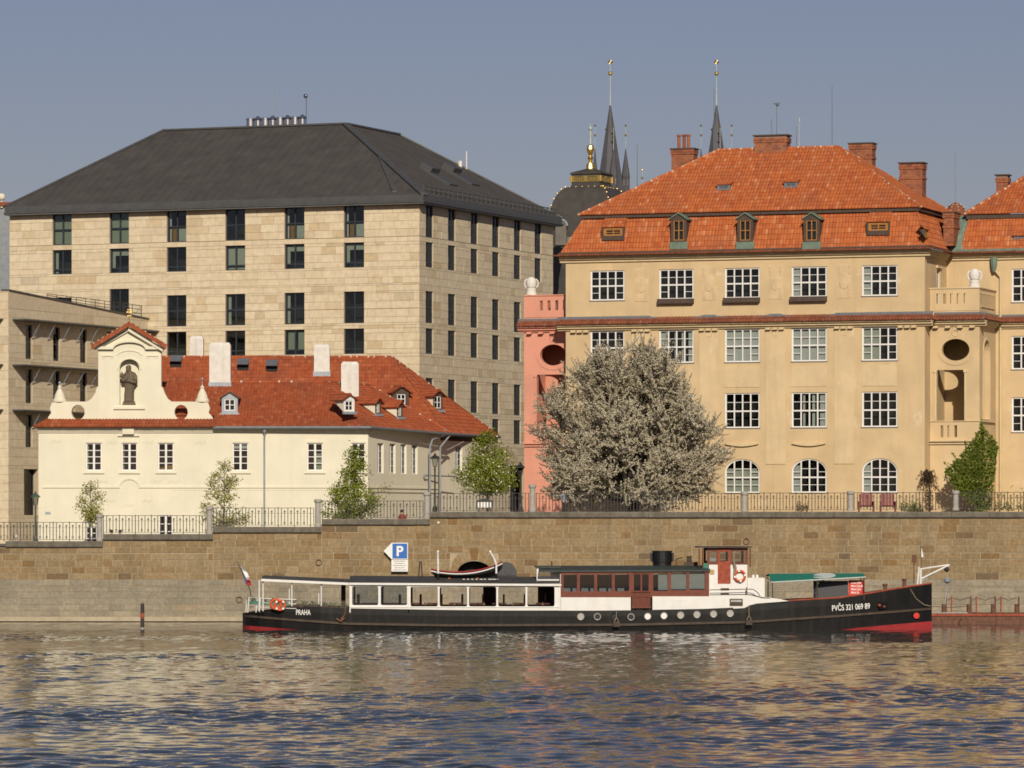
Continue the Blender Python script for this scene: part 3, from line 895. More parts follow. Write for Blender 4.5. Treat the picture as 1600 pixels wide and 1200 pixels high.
for (p0, p1, pb, pt, lm) in FENCES:
    x0, x1, zb, zt = wx(p0), wx(p1), wz(pb), wz(pt)
    o = thing('iron_fence', 'dark wrought iron railing ' + lm, 'fence', (x0, WY + 0.22, zb), 0, 'iron railings on the quay wall')
    L, H = x1 - x0, zt - zb
    for zz, t in ((H - 0.03, 0.03), (H - 0.34, 0.015), (0.10, 0.022)):
        mb = MB(); mb.box(0, L, -0.02, 0.02, zz - t/1, zz); mb.build('rail', 'iron', o)
    k = max(2, round(L/0.185)); s = L/k
    mb = MB(); mo = MB()
    for i in range(k + 1):
        x = s*i
        if i % 5 == 0: continue
        mb.box(x - 0.019, x + 0.019, -0.016, 0.016, 0.10, H - 0.06 if i % 2 else H - 0.2)
        if i % 2:
            mo.lathe([(0.004, -0.05), (0.036, 0.0), (0.004, 0.05)], (x, 0, H*0.52), 6)
            mo.lathe([(0.004, -0.035), (0.028, 0.0), (0.004, 0.035)], (x, 0, H*0.78), 6)
        else:
            mo.torus((x, 0, H - 0.24), 0.05, 0.012, n=8, m=4); mo.torus((x, 0, 0.22), 0.06, 0.011, n=8, m=4)
    mb.build('bars', 'iron', o, kind='stuff'); mo.build('ornaments', 'iron', o, kind='stuff')
    for i in range(0, k + 1, 5):
        mb = MB(); mb.box(s*i - 0.022, s*i + 0.022, -0.022, 0.022, 0, H); mb.build('upright', 'iron', o)
# ================================================================ HOTEL (big sandstone block with dark roof)
rng = random.Random(5)
hf = Fac((-6.21, 300.0), (0.927, -0.375), 5.6)
hotel = thing('stone_hotel', 'large sandstone block with rows of dark windows and charcoal hipped roof', 'building', hf.loc(), hf.rz)
hs = Fac(hf.O, hf.w, 5.6)              # its side, receding to the right
MS = frameM(0, 0, SIDE)
tL = hf.t(15); LS = hs.t(864)
E = hf.z(655, 319)
rowz = [(hf.z(553, b), hf.z(553, a)) for a, b in ((321.5, 371), (379, 418), (455.5, 505), (513.5, 553))]
rowz += [(hs.z(741, 645), hs.z(741, 596)), (hs.z(741, 691), hs.z(741, 653))]
fcols = [(82, 112), (171, 201.5), (260.5, 291), (352, 383), (444.5, 475.5), (537.5, 568.5)]
scols = [(665, 677), (700, 711.5), (735.5, 746.5), (769, 780), (803, 813.5), (835.5, 845.5)]
fw = sum(hf.t(b) - hf.t(a) for a, b in fcols)/6; sw = sum(hs.t(b) - hs.t(a) for a, b in scols)/6
CURT = {'g4': [(0, 1, 0.0, 1, 'curtain_green')], 'p4': [(0.05, 1, 0, 1, 'curtain_pale')], 'lr': [(0.06, 0.2, 0, 1, 'curtain_pale')], 'top': [(0.05, 0.95, 0.72, 0.95, 'curtain_pale'), (0.05, 0.2, 0.2, 0.9, 'curtain_pale')],
        'low': [(0.06, 0.14, 0, 1, 'curtain_white'), (0.2, 0.45, 0.0, 0.45, 'wood_yellow'), (0.52, 0.95, 0.0, 0.45, 'curtain_pale')], 'two': [(0.1, 0.45, 0.2, 0.9, 'curtain_green'), (0.6, 0.9, 0.2, 0.9, 'curtain_green')], 'n': None}
FC = [['g4', 'lr', 'n', 'n'], ['g4', 'top', 'n', 'n'], ['low', 'n', 'n', 'n'], ['n', 'p4', 'lr', 'n'], ['low', 'top', 'lr', 'two'], ['low', 'top', 'n', 'n']]
fh, sh_ = [], []
for i, (a, b) in enumerate(fcols):
    c = (hf.t(a) + hf.t(b))/2; u0, u1 = c - fw/2, c + fw/2
    for r in range(4):
        if i <= 1 and r == 3: continue
        z0, z1 = rowz[r]; st = 'hotel_a' if r in (0, 2) else 'hotel_b'
        if i == 1 and r == 2: z0, z1, st = hf.z(186, 490), hf.z(186, 451.5), 'hotel_door'
        if i == 0 and r == 2: st = 'hotel_b'
        window(hotel, I4, u0, u1, z0, z1, st, rng, 0.16, CURT[FC[i][r]])
        fh.append((u0, u1, z0, z1))
for i, (a, b) in enumerate(scols):
    c = (hs.t(a) + hs.t(b))/2; u0, u1 = c - sw/2, c + sw/2
    for r in range(6):
        z0, z1 = rowz[r]
        window(hotel, MS, u0, u1, z0, z1, 'hotel_a' if r % 2 == 0 else 'hotel_b', rng, 0.09, rng.choice([None, None, CURT['lr'], CURT['p4'], CURT['top']]))
        sh_.append((u0, u1, z0, z1))
pu0, pu1, pz1 = hs.t(797), hs.t(822), hs.z(808, 728)
mb = MB()
mb.plate(rect_pts(tL, 0, -1, E), [rect_pts(*h) for h in fh], 0.04, 0.3)
mb.box(tL - 0.01, tL + 0.04, 0.05, 24, -1, E)
mb.box(tL, 0, 24, 24.1, -1, E)
mb.build('wall', 'hotel_joint', hotel)
mb = MB(); mb.plate(rect_pts(0.04, LS, -1, E), [rect_pts(*h) for h in sh_] + [rect_pts(pu0, pu1, -0.5, pz1)], 0.04, 0.3)
mb.build('wall', 'hotel_joint', hotel, MS)
mb = MB(); mb.box(pu0 - 0.2, pu1 + 0.2, 0.9, 1.0, -1, pz1 + 0.3); mb.build('portal', 'room_dark', hotel, MS)
its = []
for rc in course_rects(tL, 0, -0.6, E, 0.535, 0.65, 1.45, fh, rng, 0.008):
    pc = 800 + F*((hf.O + hf.u*rc[0]).x)/((hf.O + hf.u*rc[0]).y); yy = HZ - (rc[2] + 5.6 - CH)*F/305
    vis = 1.0 if yy < 548 and not (pc < 250 and yy > 470) else 0.0
    its.append((I4, rc, vis*(rc[1]-rc[0])*(rc[3]-rc[2])))
for rc in course_rects(0.0, LS, -0.6, E, 0.535, 0.8, 1.8, sh_ + [(pu0, pu1, -0.5, pz1)], rng, 0.008):
    its.append((MS, rc, 0.38*(rc[1]-rc[0])*(rc[3]-rc[2])*(1 if rc[2] > 4 else 0.2)))
emit_stones(hotel, its, 'hotel_stone', 298, rng, 'stone', 0.05, 0.006)
# eaves: soffit, fascia gutter, snow rail
mb = MB(); mb.box(tL - 0.12, 0.55, -0.55, 0.3, E + 0.003, E + 0.10); mb.box(-0.3, 0.55, 0.3, LS + 0.5, E + 0.003, E + 0.10); mb.build('soffit', 'hotel_soffit', hotel)
mb = MB()
for (a, b) in ((0.10, 0.20), (0.24, 0.62)):
    o_ = 0.62 if a < 0.2 else 0.50
    mb.box(tL - o_*.25, o_, -o_, -o_ + 0.12, E + a, E + b); mb.box(o_ - 0.12, o_, -o_ + 0.121, LS + o_, E + a, E + b); mb.box(tL - o_*.25, tL - o_*.25 + 0.12, -o_ + 0.121, 20, E + a, E + b)
mb.box(tL - 0.1, 0.5, -0.49, -0.2, E + 0.2, E + 0.24); mb.box(0.2, 0.49, -0.2, LS + 0.5, E + 0.2, E + 0.24)
mb.build('gutter', 'roof_metal', hotel)
RB = E + 0.62
A, B_, C_, D_ = Vector((tL - 0.1, -0.45, RB)), Vector((0.5, -0.45, RB)), Vector((0.5, LS + 0.5, RB)), Vector((tL - 0.1, 26, RB))
zt = 33.44 - 5.6
a_, b_, c_, d_ = Vector((-24.0, 9.8, zt)), Vector((-9.8, 9.8, zt)), Vector((-9.8, 19.2, zt)), Vector((-24.0, 19.2, zt))
mb = MB()
mb.quad(A, B_, b_, a_); mb.quad(B_, C_, c_, b_); mb.quad(D_, A, a_, d_); mb.quad(C_, D_, d_, c_); mb.quad(a_, b_, c_, d_)
roof = mb.build('roof', 'roof_slate', hotel)
def strip(mb, p, q, w, h): 
    p, q = Vector(p), Vector(q); d = (q - p).normalized(); s = d.cross(Vector((0, 0, 1))).normalized()*w/2; up = Vector((0, 0, h))
    mb.add([p - s, p + s, q + s, q - s, p - s + up, p + s + up, q + s + up, q - s + up], [(0,3,2,1),(4,5,6,7),(0,1,5,4),(1,2,6,5),(2,3,7,6),(3,0,4,7)])
mb = MB()
strip(mb, B_, b_, 0.5, 0.10); strip(mb, A, a_, 0.3, 0.10); strip(mb, a_, b_, 0.3, 0.12); strip(mb, b_, c_, 0.3, 0.12); strip(mb, c_, C_, 0.25, 0.1)
k1 = B_.lerp(b_, 0.55)
strip(mb, hf.hit(617, 300, A, B_, b_), k1, 0.35, 0.07)
mb.build('hip_flashing', 'roof_metal', roof)
mb = MB()       # standing seams, thin
n_ = 46
for i in range(1, n_):
    p = A.lerp(B_, i/n_); up = (b_ - B_); 
    q = Vector((p.x, a_.y, zt))
    if p.x < a_.x: f = (p.x - A.x)/(a_.x - A.x); q = A.lerp(a_, f)
    elif p.x > b_.x: f = (B_.x - p.x)/(B_.x - b_.x); q = B_.lerp(b_, f)
    strip(mb, p, q, 0.025, 0.03)
for i in range(1, 36):
    p = B_.lerp(C_, i/36)
    if p.y < b_.y: f = (p.y - B_.y)/(b_.y - B_.y); q = B_.lerp(b_, f)
    elif p.y > c_.y: f = (C_.y - p.y)/(C_.y - c_.y); q = C_.lerp(c_, f)
    else: q = Vector((b_.x, p.y, zt))
    strip(mb, p, q, 0.025, 0.03)
mb.build('seams', 'roof_slate', roof, kind='stuff')
for (x0, x1) in ((655, 676), (690, 712)):       # roof hatches on the side slope
    p = hf.hit(x0, 262, B_, C_, b_); q = hf.hit(x1 + 16, 292, B_, C_, b_)
    mb = MB(); w = 1.5
    e = Vector((0, 1, 0)); dn = (q - p); dn.y = 0; dn.normalize(); nn = e.cross(dn); nn = -nn if nn.z < 0 else nn
    for (s0, s1, l0, l1, h) in ((0, w, 0, 0.9, 0.45), (0, w, 0.9, 2.6, 0.12)):
        c8 = [p + e*s + dn*l for l in (l0, l1) for s in (s0, s1)]
        mb.add(c8 + [c + nn*h for c in c8], [(0,1,3,2),(4,6,7,5),(0,4,5,1),(1,5,7,3),(3,7,6,2),(2,6,4,0)])
    mb.build('roof_hatch', 'roof_metal', roof)
mb = MB()
for z, r in ((0.35, 0.03), (0.6, 0.03)):
    mb.cyl((0.25, 0.2, RB + z), (0.25, LS, RB + z), r, n=5)
for i in range(30):
    y = 0.2 + (LS - 0.2)*i/29; mb.box(0.2, 0.3, y - 0.03, y + 0.03, RB, RB + 0.65)
mb.build('snow_rail', 'roof_metal', roof)
for i in range(8):      # ventilation stacks on the flat top
    p = hf.pt(391.5 + 11.6*i, 197, 11.0); z0 = zt - 0.2
    mb = MB()
    if i % 2 == 0: mb.lathe([(0.30, 0), (0.30, 0.85), (0.33, 0.87), (0.33, 0.95), (0.25, 0.98)], (p.x, p.y, z0), 14); mb.build('vent_stack', 'steel', hotel)
    else:
        mb.lathe([(0.22, 0), (0.22, 0.80), (0.25, 0.85)], (p.x, p.y, z0), 14); o = mb.build('vent_stack', 'steel', hotel)
        c = MB(); c.lathe([(0.29, 0.86), (0.29, 0.90), (0.05, 1.12)], (p.x, p.y, z0), 14); c.build('cap', 'blue_cap', o)
mb = MB()
p = hf.pt(428.5, 190, 11.5); mb.tube([(p.x, p.y, zt - 0.2), (p.x, p.y, hf.z(428.5, 150, 11.5)), (p.x, p.y, hf.z(428.5, 136, 11.5))], [0.03, 0.03, 0.02], 5); mb.build('antenna', 'zinc_pale', hotel)
p = hf.pt(478.5, 190, 11.5); zq = hf.z(478.5, 150, 11.5)
mb = MB(); mb.cyl((p.x, p.y, zt - 0.2), (p.x, p.y, zq), 0.03, n=5); mb.ball((p.x - 0.05, p.y, zq), 0.16); mb.build('antenna', 'steel', hotel)
for (px, h) in ((719, 0.3), (729, 1.0)):
    p = hf.hit(px, 258, C_, D_, c_); mb = MB(); mb.cyl(p - Vector((0, 0, .3)), p + Vector((0, 0, h)), 0.05 if h > .5 else 0.16, n=6); mb.build('antenna', 'white_stone', hotel)

# ================================================================ STONE WING (left edge)
wf = Fac((P(13, 0, 289).x, 289.0), (0.927, -0.375), 4.2)
wing = thing('stone_wing', 'low sandstone wing with narrow windows under thin dark canopies at the left edge', 'building', wf.loc(), wf.rz)
ws = Fac(wf.O, wf.w, 4.2)
zT0, zT1 = wf.z(13, 454), ws.z(245, 503); Lw = ws.t(246)
WR = [(507.5, 561), (577, 630), (648, 699)]
holes, wcan = [], []
for (a, b) in ((40, 50.5), (83, 93.5), (125, 135.5), (166, 175)):
    for (y0, y1) in WR:
        u0, u1 = ws.t(a), ws.t(b); xx = 45
        z0, z1 = ws.z(xx, y1), ws.z(xx, y0)
        w_ = u1 - u0; holes.append((u0, u1, z0, z1))
        mb = MB(); h_ = z1 - z0
        for q in ((0, 0.07, 0, h_), (w_ - 0.07, w_, 0, h_), (0.07, w_ - 0.07, 0, 0.07), (0.07, w_ - 0.07, h_ - 0.07, h_), (0.07, w_ - 0.07, h_*0.48, h_*0.48 + 0.07)): mb.box(q[0], q[1], 0.001 if q[2] else 0, 0.06, q[2], q[3])
        o = mb.build('window', 'hotel_frame', wing, MS @ Matrix.Translation((u0, 0.12, z0)))
        for (c, d) in ((0.07, h_*0.48), (h_*0.48 + 0.07, h_ - 0.07)): place('pane', unit_pane('glass_hotel'), o, None, None, (0.07, 0.03, c), (w_ - 0.14, 1, d - c))
        mb = MB(); mb.box(0, w_, 0.12, 0.16, 0, h_); mb.build('curtain', rng.choice(['curtain_pale', 'curtain_green', 'room_dark']), o)
big = (ws.t(37.5), ws.t(59.5), ws.z(48, 805), ws.z(48, 733))
mb = MB()
mb.quad((0.03, 0.03, zT1), (Lw, 0.03, zT1), (0.03, 0.03, zT0)); mb.plate(rect_pts(0.03, Lw, -1, zT1), [rect_pts(*h) for h in holes + [big]], 0.03, 0.5)
mb.build('wall', 'hotel_joint', wing, MS)
mb = MB(); mb.box(-9, 0.0, 0.03, 0.3, -1, zT0); mb.build('wall', 'hotel_joint', wing)
mb = MB(); mb.box(big[0] - 0.1, big[1] + 0.1, 0.5, 0.55, big[2] - 0.1, big[3] + 0.1); o = mb.build('shop_window', 'room_dark', wing, MS)
mb = MB(); mb.box(big[0], big[0] + 0.08, 0.35, 0.45, big[2], big[3]); mb.box(big[1] - 0.08, big[1], 0.35, 0.45, big[2], big[3]); mb.box(big[0] + 0.08, big[1] - 0.08, 0.36, 0.44, big[3] - 0.09, big[3]); mb.build('frame', 'hotel_frame', o)
place('pane', unit_pane('glass_hotel'), o, None, None, (big[0] + .08, 0.40, big[2]), (big[1] - big[0] - .16, 1, big[3] - big[2] - .09))
its = [(MS, r, (r[1]-r[0]) * (1 if r[0] < 9 else 0.3)) for r in course_rects(0.0, Lw, -0.5, zT1, 0.56, 1.6, 3.2, holes + [big], rng, 0.007)]
its += [(I4, r, 0.2) for r in course_rects(-9, 0.0, -0.5, zT0 - 0.12, 0.56, 1.2, 2.2, [], rng, 0.007)]
emit_stones(wing, its, 'hotel_stone', 150, rng, 'stone', 0.05, 0.006)
mb = MB(); mb.add([(0, -0.02, zT1 + 0.003), (Lw, -0.02, zT1 + 0.003), (Lw, -0.02, zT1 + 0.05), (0, -0.02, zT0), (0, 0.4, zT1 + 0.003), (Lw, 0.4, zT1 + 0.003), (Lw, 0.4, zT1 + 0.05), (0, 0.4, zT0)], [(0,1,2,3),(7,6,5,4),(3,2,6,7)])
mb.build('parapet', 'hotel_stone', wing, MS)
mb = MB(); mb.add([(-0.02, -0.1, zT0 + 0.003), (Lw, -0.1, zT1 + 0.053), (Lw, 0.5, zT1 + 0.053), (-0.02, 0.5, zT0 + 0.003), (-0.02, -0.1, zT0 + 0.09), (Lw, -0.1, zT1 + 0.14), (Lw, 0.5, zT1 + 0.14), (-0.02, 0.5, zT0 + 0.09)], [(0,3,2,1),(4,5,6,7),(0,1,5,4),(1,2,6,5),(2,3,7,6),(3,0,4,7)])
mb.build('parapet_cap', 'roof_metal', wing, MS)
mb = MB(); mb.quad((-9, 0.05, zT0 - 0.1), (0, 0.05, zT0 - 0.1), (0, Lw, zT1 - 0.2), (-9, Lw, zT1 - 0.2)); mb.build('roof', 'roof_metal', wing)
for py in (499.5, 570.5, 641):
    z = ws.z(20, py)
    mb = MB(); mb.box(0.5, Lw - 0.5, -0.85, -0.02, z - 0.04, z + 0.05); o = mb.build('canopy', 'roof_metal', wing, MS)
    for u in (2.2, 4.3, 6.4, 8.4, 10.4):
        m2 = MB(); m2.cyl((u + 0.75, -0.8, z - 0.04), (u + 1.0, -0.02, z - 1.15), 0.03, n=5); m2.build('strut', 'zinc_pale', o)
    mb = MB(); mb.box(-9, -0.35, -0.85, -0.02, z - 0.04, z + 0.05); mb.build('canopy', 'roof_metal', wing)
# railing of the roof terrace
rl = thing('terrace_railing', 'thin dark metal railing on the roof of the stone wing', 'railing', ws.loc(), ws.rz)
u0, u1 = ws.t(84), ws.t(233, 0.6)
def ztop(u): return zT0 + (zT1 - zT0)*u/Lw + 0.1
for h in (0.95, 0.65, 0.35):
    mb = MB(); mb.cyl((u0, 0.5, ztop(u0) + h*0.35), (u1, 0.5, ztop(u1) + h), 0.022, n=5); mb.build('rail', 'iron', rl)
k = 11
for i in range(k + 1):
    u = u0 + (u1 - u0)*i/k; mb = MB(); mb.cyl((u, 0.5, ztop(u) - 0.05), (u, 0.5, ztop(u) + 0.95*(0.35 + 0.65*i/k)), 0.025, n=5); mb.build('post', 'iron', rl)
for h in (0.95, 0.65, 0.35):
    mb = MB(); mb.cyl((u1, 0.5, ztop(u1) + h), (u1, 2.2, ztop(u1) + h), 0.022, n=5); mb.build('rail', 'iron', rl)

# a sliver of another house behind the left edge
bh = thing('rear_house', 'blue grey sliver of a house with dark roof behind the far left corner', 'building', (P(-30, 0, 330).x, 330, 5))
mb = MB(); mb.box(0, P(14.5, 0, 330).x - P(-30, 0, 330).x + 0.6, 0, 8, 0, P(0, 322, 330).z - 5); mb.build('wall', 'zinc', bh)
mb = MB(); mb.box(-0.2, 3.0, -0.3, 8, P(0, 322, 330).z - 5, P(0, 316, 330).z - 5); mb.build('cornice', 'tile_brown', bh)
mb = MB(); mb.ball((1.55, -0.1, P(0, 308, 330).z - 5.0), 0.28); mb.lathe([(0.12, -0.5), (0.05, 0.5)], (1.55, -0.1, P(0, 312, 330).z - 5.1), 6); mb.build('finial', 'plaster_cream', bh)
mb = MB(); q = P(0, 420, 312); mb.box(-1, 1.9, -17, -9, q.z - 5 - 3, q.z - 5.0); mb.build('low_roof', 'roof_slate', bh)
# ================================================================ CREAM HOUSE with baroque gable
cf = Fac((P(68, 0, 266).x, 266.0), (1, 0), 4.15)
house = thing('cream_house', 'cream house with baroque statue gable and red tiled roofs on the quay', 'building', cf.loc(), 0)
def cp(px, py, Y): return cf.local(P(px, py, Y))
tR = cf.t(575); zE = cf.z(300, 668)
hw = 24.5*266/F; 
wins = [134.5, 190, 247, 363.5, 480, 549]
zw0, zw1 = cf.z(300, 735.5), cf.z(300, 692)
holes = []
for i, px in enumerate(wins):
    u0 = cf.t(px); u1 = u0 + (hw if i < 5 else cf.t(571) - u0)
    cu = None
    if i == 3: cu = [(0.05, 0.95, 0.80, 0.97, 'curtain_white')]
    if i == 4: cu = [(0.55, 0.95, 0.05, 0.62, 'curtain_green')]
    if i == 2: cu = [(0.1, 0.4, 0.05, 0.12, 'wood_yellow'), (0.6, 0.9, 0.05, 0.2, 'wood_yellow')]
    if i in (0, 1): cu = [(0.05, 0.16, 0.05, 0.95, 'curtain_green')]
    window(house, I4, u0, u1, zw0, zw1, 'house', rng, 0.07, cu)
    holes.append(rect_pts(u0, u1, zw0, zw1))
doors = [(248, 270, 805, 836), (134, 152, 823, 846)]
for (a, b, y0, y1) in doors:
    u0, u1 = cf.t(a), cf.t(b); z0, z1 = 0.0 if a > 200 else -0.15, cf.z(a, y0)
    window(house, I4, u0, u1, z0, z1, 'house', rng, 0.07)
    holes.append(rect_pts(u0, u1, z0, z1))
mb = MB(); mb.plate(rect_pts(0, tR, -0.6, zE + 0.3), holes, 0.0, 0.25)
mb.box(-0.3, 0.0, 0.0, 10, -0.6, zE - 0.1)
mb.build('wall', 'plaster_cream', house)
sd = Vector((0.36, 0.93)); sa = math.atan2(0.93, 0.36); MH = frameM(tR, 0, sa)
sf = Fac((cf.O.x + tR, cf.O.y), sd, 4.15)
Ls = sf.t(688)
holes = []
for (a, b) in ((590, 597.8), (608.8, 615.8), (626, 633.3), (643.3, 650.5)):
    u0, u1 = sf.t(a), sf.t(b); z0, z1 = sf.z(620, 740), sf.z(620, 693.5)
    window(house, MH, u0, u0 + 0.95, z0, z1, 'slim', rng, 0.12, [(0, 1, 0, 1, 'curtain_white')] if a < 600 else None)
    holes.append(rect_pts(u0, u0 + 0.95, z0, z1))
mb = MB(); mb.plate(rect_pts(0.0, Ls, -0.6, zE + 0.2), holes, 0.0, 0.25); mb.build('wall', 'plaster_cream', house, MH)
# rear block to the right of the downpipes
rp = cf.local(P(681, 0, 277.2)); MR = frameM(rp.x, rp.y, rad(66)); rf = Fac((P(681, 0, 277.2).x, 277.2), (math.cos(rad(66)), math.sin(rad(66))), 4.15)
Lr = rf.t(748); u0 = rf.t(712); z0, z1 = rf.z(716, 738), rf.z(716, 697)
mb = MB(); mb.plate(rect_pts(-1.0, Lr, -0.6, rf.z(720, 672) - 0.7), [rect_pts(u0, u0 + 1.0, z0, z1)], 0.0, 0.25); mb.build('wall', 'plaster_cream', house, MR)
window(house, MR, u0, u0 + 1.0, z0, z1, 'slim', rng, 0.12, [(0, 1, 0, 1, 'curtain_white')])
# string courses, cornice, plinth lines
def band(parent, M, u0, u1, z0, z1, proud, m, name='moulding', slope=0.0):
    mb = MB(); mb.box(u0, u1, -proud, 0.05, z0, z1); mb.build(name, m, parent, M)
zs = cf.z(300, 762.5)
for M, a, b in ((I4, -0.05, cf.t(184)), (I4, cf.t(220), tR), (MH, 0.0, Ls)): band(house, M, a, b, zs, zs + 0.10, 0.06, 'plaster_cream')
mb = MB()       # little arch in the string course
xa, ra = cf.t(202), (cf.t(220) - cf.t(184))/2
pts = [(xa + ra*math.cos(math.pi*i/12), zs + 0.62*math.sin(math.pi*i/12)) for i in range(13)]
inn = [(xa + (ra - .12)*math.cos(math.pi*i/12), zs - 0.02 + 0.52*math.sin(math.pi*i/12)) for i in range(13)]
mb.prism(pts + inn[::-1], -0.06, 0.02); mb.build('moulding', 'plaster_cream', house)
for (dz0, dz1, pr) in ((-0.30, -0.20, 0.10), (-0.20, -0.10, 0.18), (-0.10, 0.02, 0.28)):
    band(house, I4, -0.35, tR + 0.1, zE + dz0, zE + dz1, pr, 'plaster_cream', 'cornice'); band(house, MH, 0.1, Ls + 0.2, zE + dz0 - .05, zE + dz1 - .05, pr, 'plaster_cream', 'cornice')
zp = sf.z(640, 770); band(house, MH, 0, Ls, zp, zp + 0.05, 0.05, 'plaster_grey'); band(house, I4, cf.t(270.5), tR, cf.z(400, 766), cf.z(400, 764.5), 0.02, 'plaster_cream')
for i, px in enumerate(wins):       # window surrounds, slightly proud
    u0 = cf.t(px); u1 = u0 + hw
    if i == 5: u1 = cf.t(571)
    mb = MB(); mb.plate(rect_pts(u0 - .14, u1 + .14, zw0 - .12, zw1 + .14), [rect_pts(u0, u1, zw0, zw1)], -0.03, 0.03, True); mb.build('surround', 'plaster_cream', house)
    mb = MB(); mb.box(u0 - .16, u1 + .16, -0.09, -0.032, zw0 - .17, zw0 - .10); mb.build('sill', 'plaster_cream', house)
# faded relief scrolls
for (px, py) in ((88, 690), (174, 692), (232, 692), (314, 692), (160, 753), (245, 753), (272, 753), (201, 790), (230, 783), (172, 783)):
    p = cf.pt(px, py); mb = MB()
    for k in range(4): mb.torus((p.x + 0.16*(k - 1.5), 0.0, p.z + 0.05*(k % 2)), 0.07, 0.022, n=8, m=4)
    mb.build('relief', 'plaster_cream', house)
mb = MB(); a, b = cf.t(192), cf.t(210); mb.box(a, b, -0.34, 0.02, zE - 0.40, zE + 0.12); mb.box(a - .3, b + .3, -0.12, 0.02, zE - 0.52, zE - 0.40); mb.build('keystone', 'plaster_cream', house)
mb = MB(); p = cf.pt(70.5, 803.5); mb.box(p.x, p.x + 0.33, -0.03, 0.0, p.z, p.z + 0.15); mb.build('street_plate', 'zinc_pale', house)

# ---- gable wall
GV = 0.15
def g(px, py): q = cf.pt(px, py, GV); return (q.x, q.z)
gl = [(75, 658), (75, 652), (80, 645), (78, 638), (81, 629), (104, 627.5), (136, 627.5), (143, 623), (149, 614), (151, 606), (153.5, 604), (153.5, 541)]
gr = [(252, 541), (252, 604), (254.5, 606), (257, 614), (262, 623), (268, 627.5), (300, 627.5), (325, 629), (328, 638), (326, 645), (332, 652), (333, 658)]
out = [g(*p) for p in gl] + [g(202.5, 516)] + [g(*p) for p in gr]
out = out[::-1]
nich = [g(187, 633), g(217.5, 633)] + [g(202.2 + 15.2*math.cos(math.pi*i/12), 576 - 15*math.sin(math.pi*i/12)) for i in range(13)]
ov = [[g(cx + 10.5*math.cos(-2*math.pi*i/20), 644 + 11.5*math.sin(-2*math.pi*i/20)) for i in range(20)] for cx in (122, 283)]
mb = MB(); mb.plate(out, ov + [nich], GV, 0.55); 
nb = MB(); q0, q1 = g(185, 635), g(219, 558); nb.box(q0[0], q1[0], GV + 0.5, GV + 0.6, q0[1], q1[1]); 
gable = mb.build('gable', 'plaster_cream', house); nb.build('niche_back', 'plaster_cream', gable)
mb = MB(); mb.plate(out, ov, GV + 0.62, 0.0); mb.f = [f[::-1] for f in mb.f]
k = len(out); mb.add([(p[0], GV, p[1]) for p in out] + [(p[0], GV + 0.62, p[1]) for p in out], [(i, i + k, (i+1) % k + k, (i+1) % k) for i in range(k)]); mb.build('gable_back', 'plaster_cream', gable)
mb = MB(); a, b = g(177.5, 639.5), g(226.5, 636); mb.box(a[0], b[0], GV - 0.12, GV, a[1], b[1]); mb.build('niche_sill', 'plaster_cream', gable)
def rake(px0, py0, px1, py1, th, v0, v1, m, name, par=gable):
    a, b = Vector(g(px0, py0)), Vector(g(px1, py1)); d = (b - a).normalized(); nrm = Vector((-d.y, d.x))*th
    mb = MB(); pts = [tuple(a), tuple(b), tuple(b + nrm), tuple(a + nrm)]
    if nrm.y < 0: pts = pts[::-1]
    mb.prism(pts, v0, v1); return mb.build(name, m, par)
rake(147, 545, 202.5, 512.5, 0.20, GV - 0.30, GV + 0.3, 'plaster_cream', 'cornice'); rake(202.5, 512.5, 257, 545, -0.20, GV - 0.30, GV + 0.3, 'plaster_cream', 'cornice')
rake(152, 546, 202.5, 517, 0.10, GV - 0.16, GV - 0.003, 'plaster_cream', 'cornice'); rake(202.5, 517, 253, 546, -0.10, GV - 0.16, GV - 0.003, 'plaster_cream', 'cornice')
for (a, b) in ((147, 176), (229, 258)):
    mb = MB(); p, q = g(a, 546), g(b, 541.5); mb.box(p[0], q[0], GV - 0.24, GV + 0.3, p[1], q[1]); mb.build('cornice', 'plaster_cream', gable)
def arc(cx, cy, rx, ry, th, n=14, a0=0.0, a1=math.pi):
    po = [g(cx + rx*math.cos(a0 + (a1 - a0)*i/n), cy - ry*math.sin(a0 + (a1 - a0)*i/n)) for i in range(n + 1)]
    pi_ = [g(cx + (rx - th)*math.cos(a0 + (a1 - a0)*i/n), cy - (ry - th)*math.sin(a0 + (a1 - a0)*i/n)) for i in range(n + 1)]
    return po + pi_[::-1]
mb = MB(); mb.prism(arc(202.3, 546, 28, 14, 3.0), GV - 0.22, GV + 0.02); mb.prism(arc(202.3, 577, 19, 18, 2.2), GV - 0.06, GV + 0.02); mb.prism(arc(202.3, 558, 21, 11, 1.5, a0=0.3, a1=math.pi - 0.3), GV - 0.05, GV + 0.02); mb.build('arch_moulding', 'plaster_cream', gable)
for px in (168, 238):
    p = cf.pt(px, 556, GV); mb = MB(); mb.box(p.x - 0.35, p.x + 0.35, GV - 0.06, GV, p.z - 0.03, p.z + 0.05)
    for k in (-0.25, 0.25): mb.torus((p.x + k, GV, p.z - 0.09), 0.07, 0.03, n=8, m=4)
    mb.build('capital', 'plaster_cream', gable)
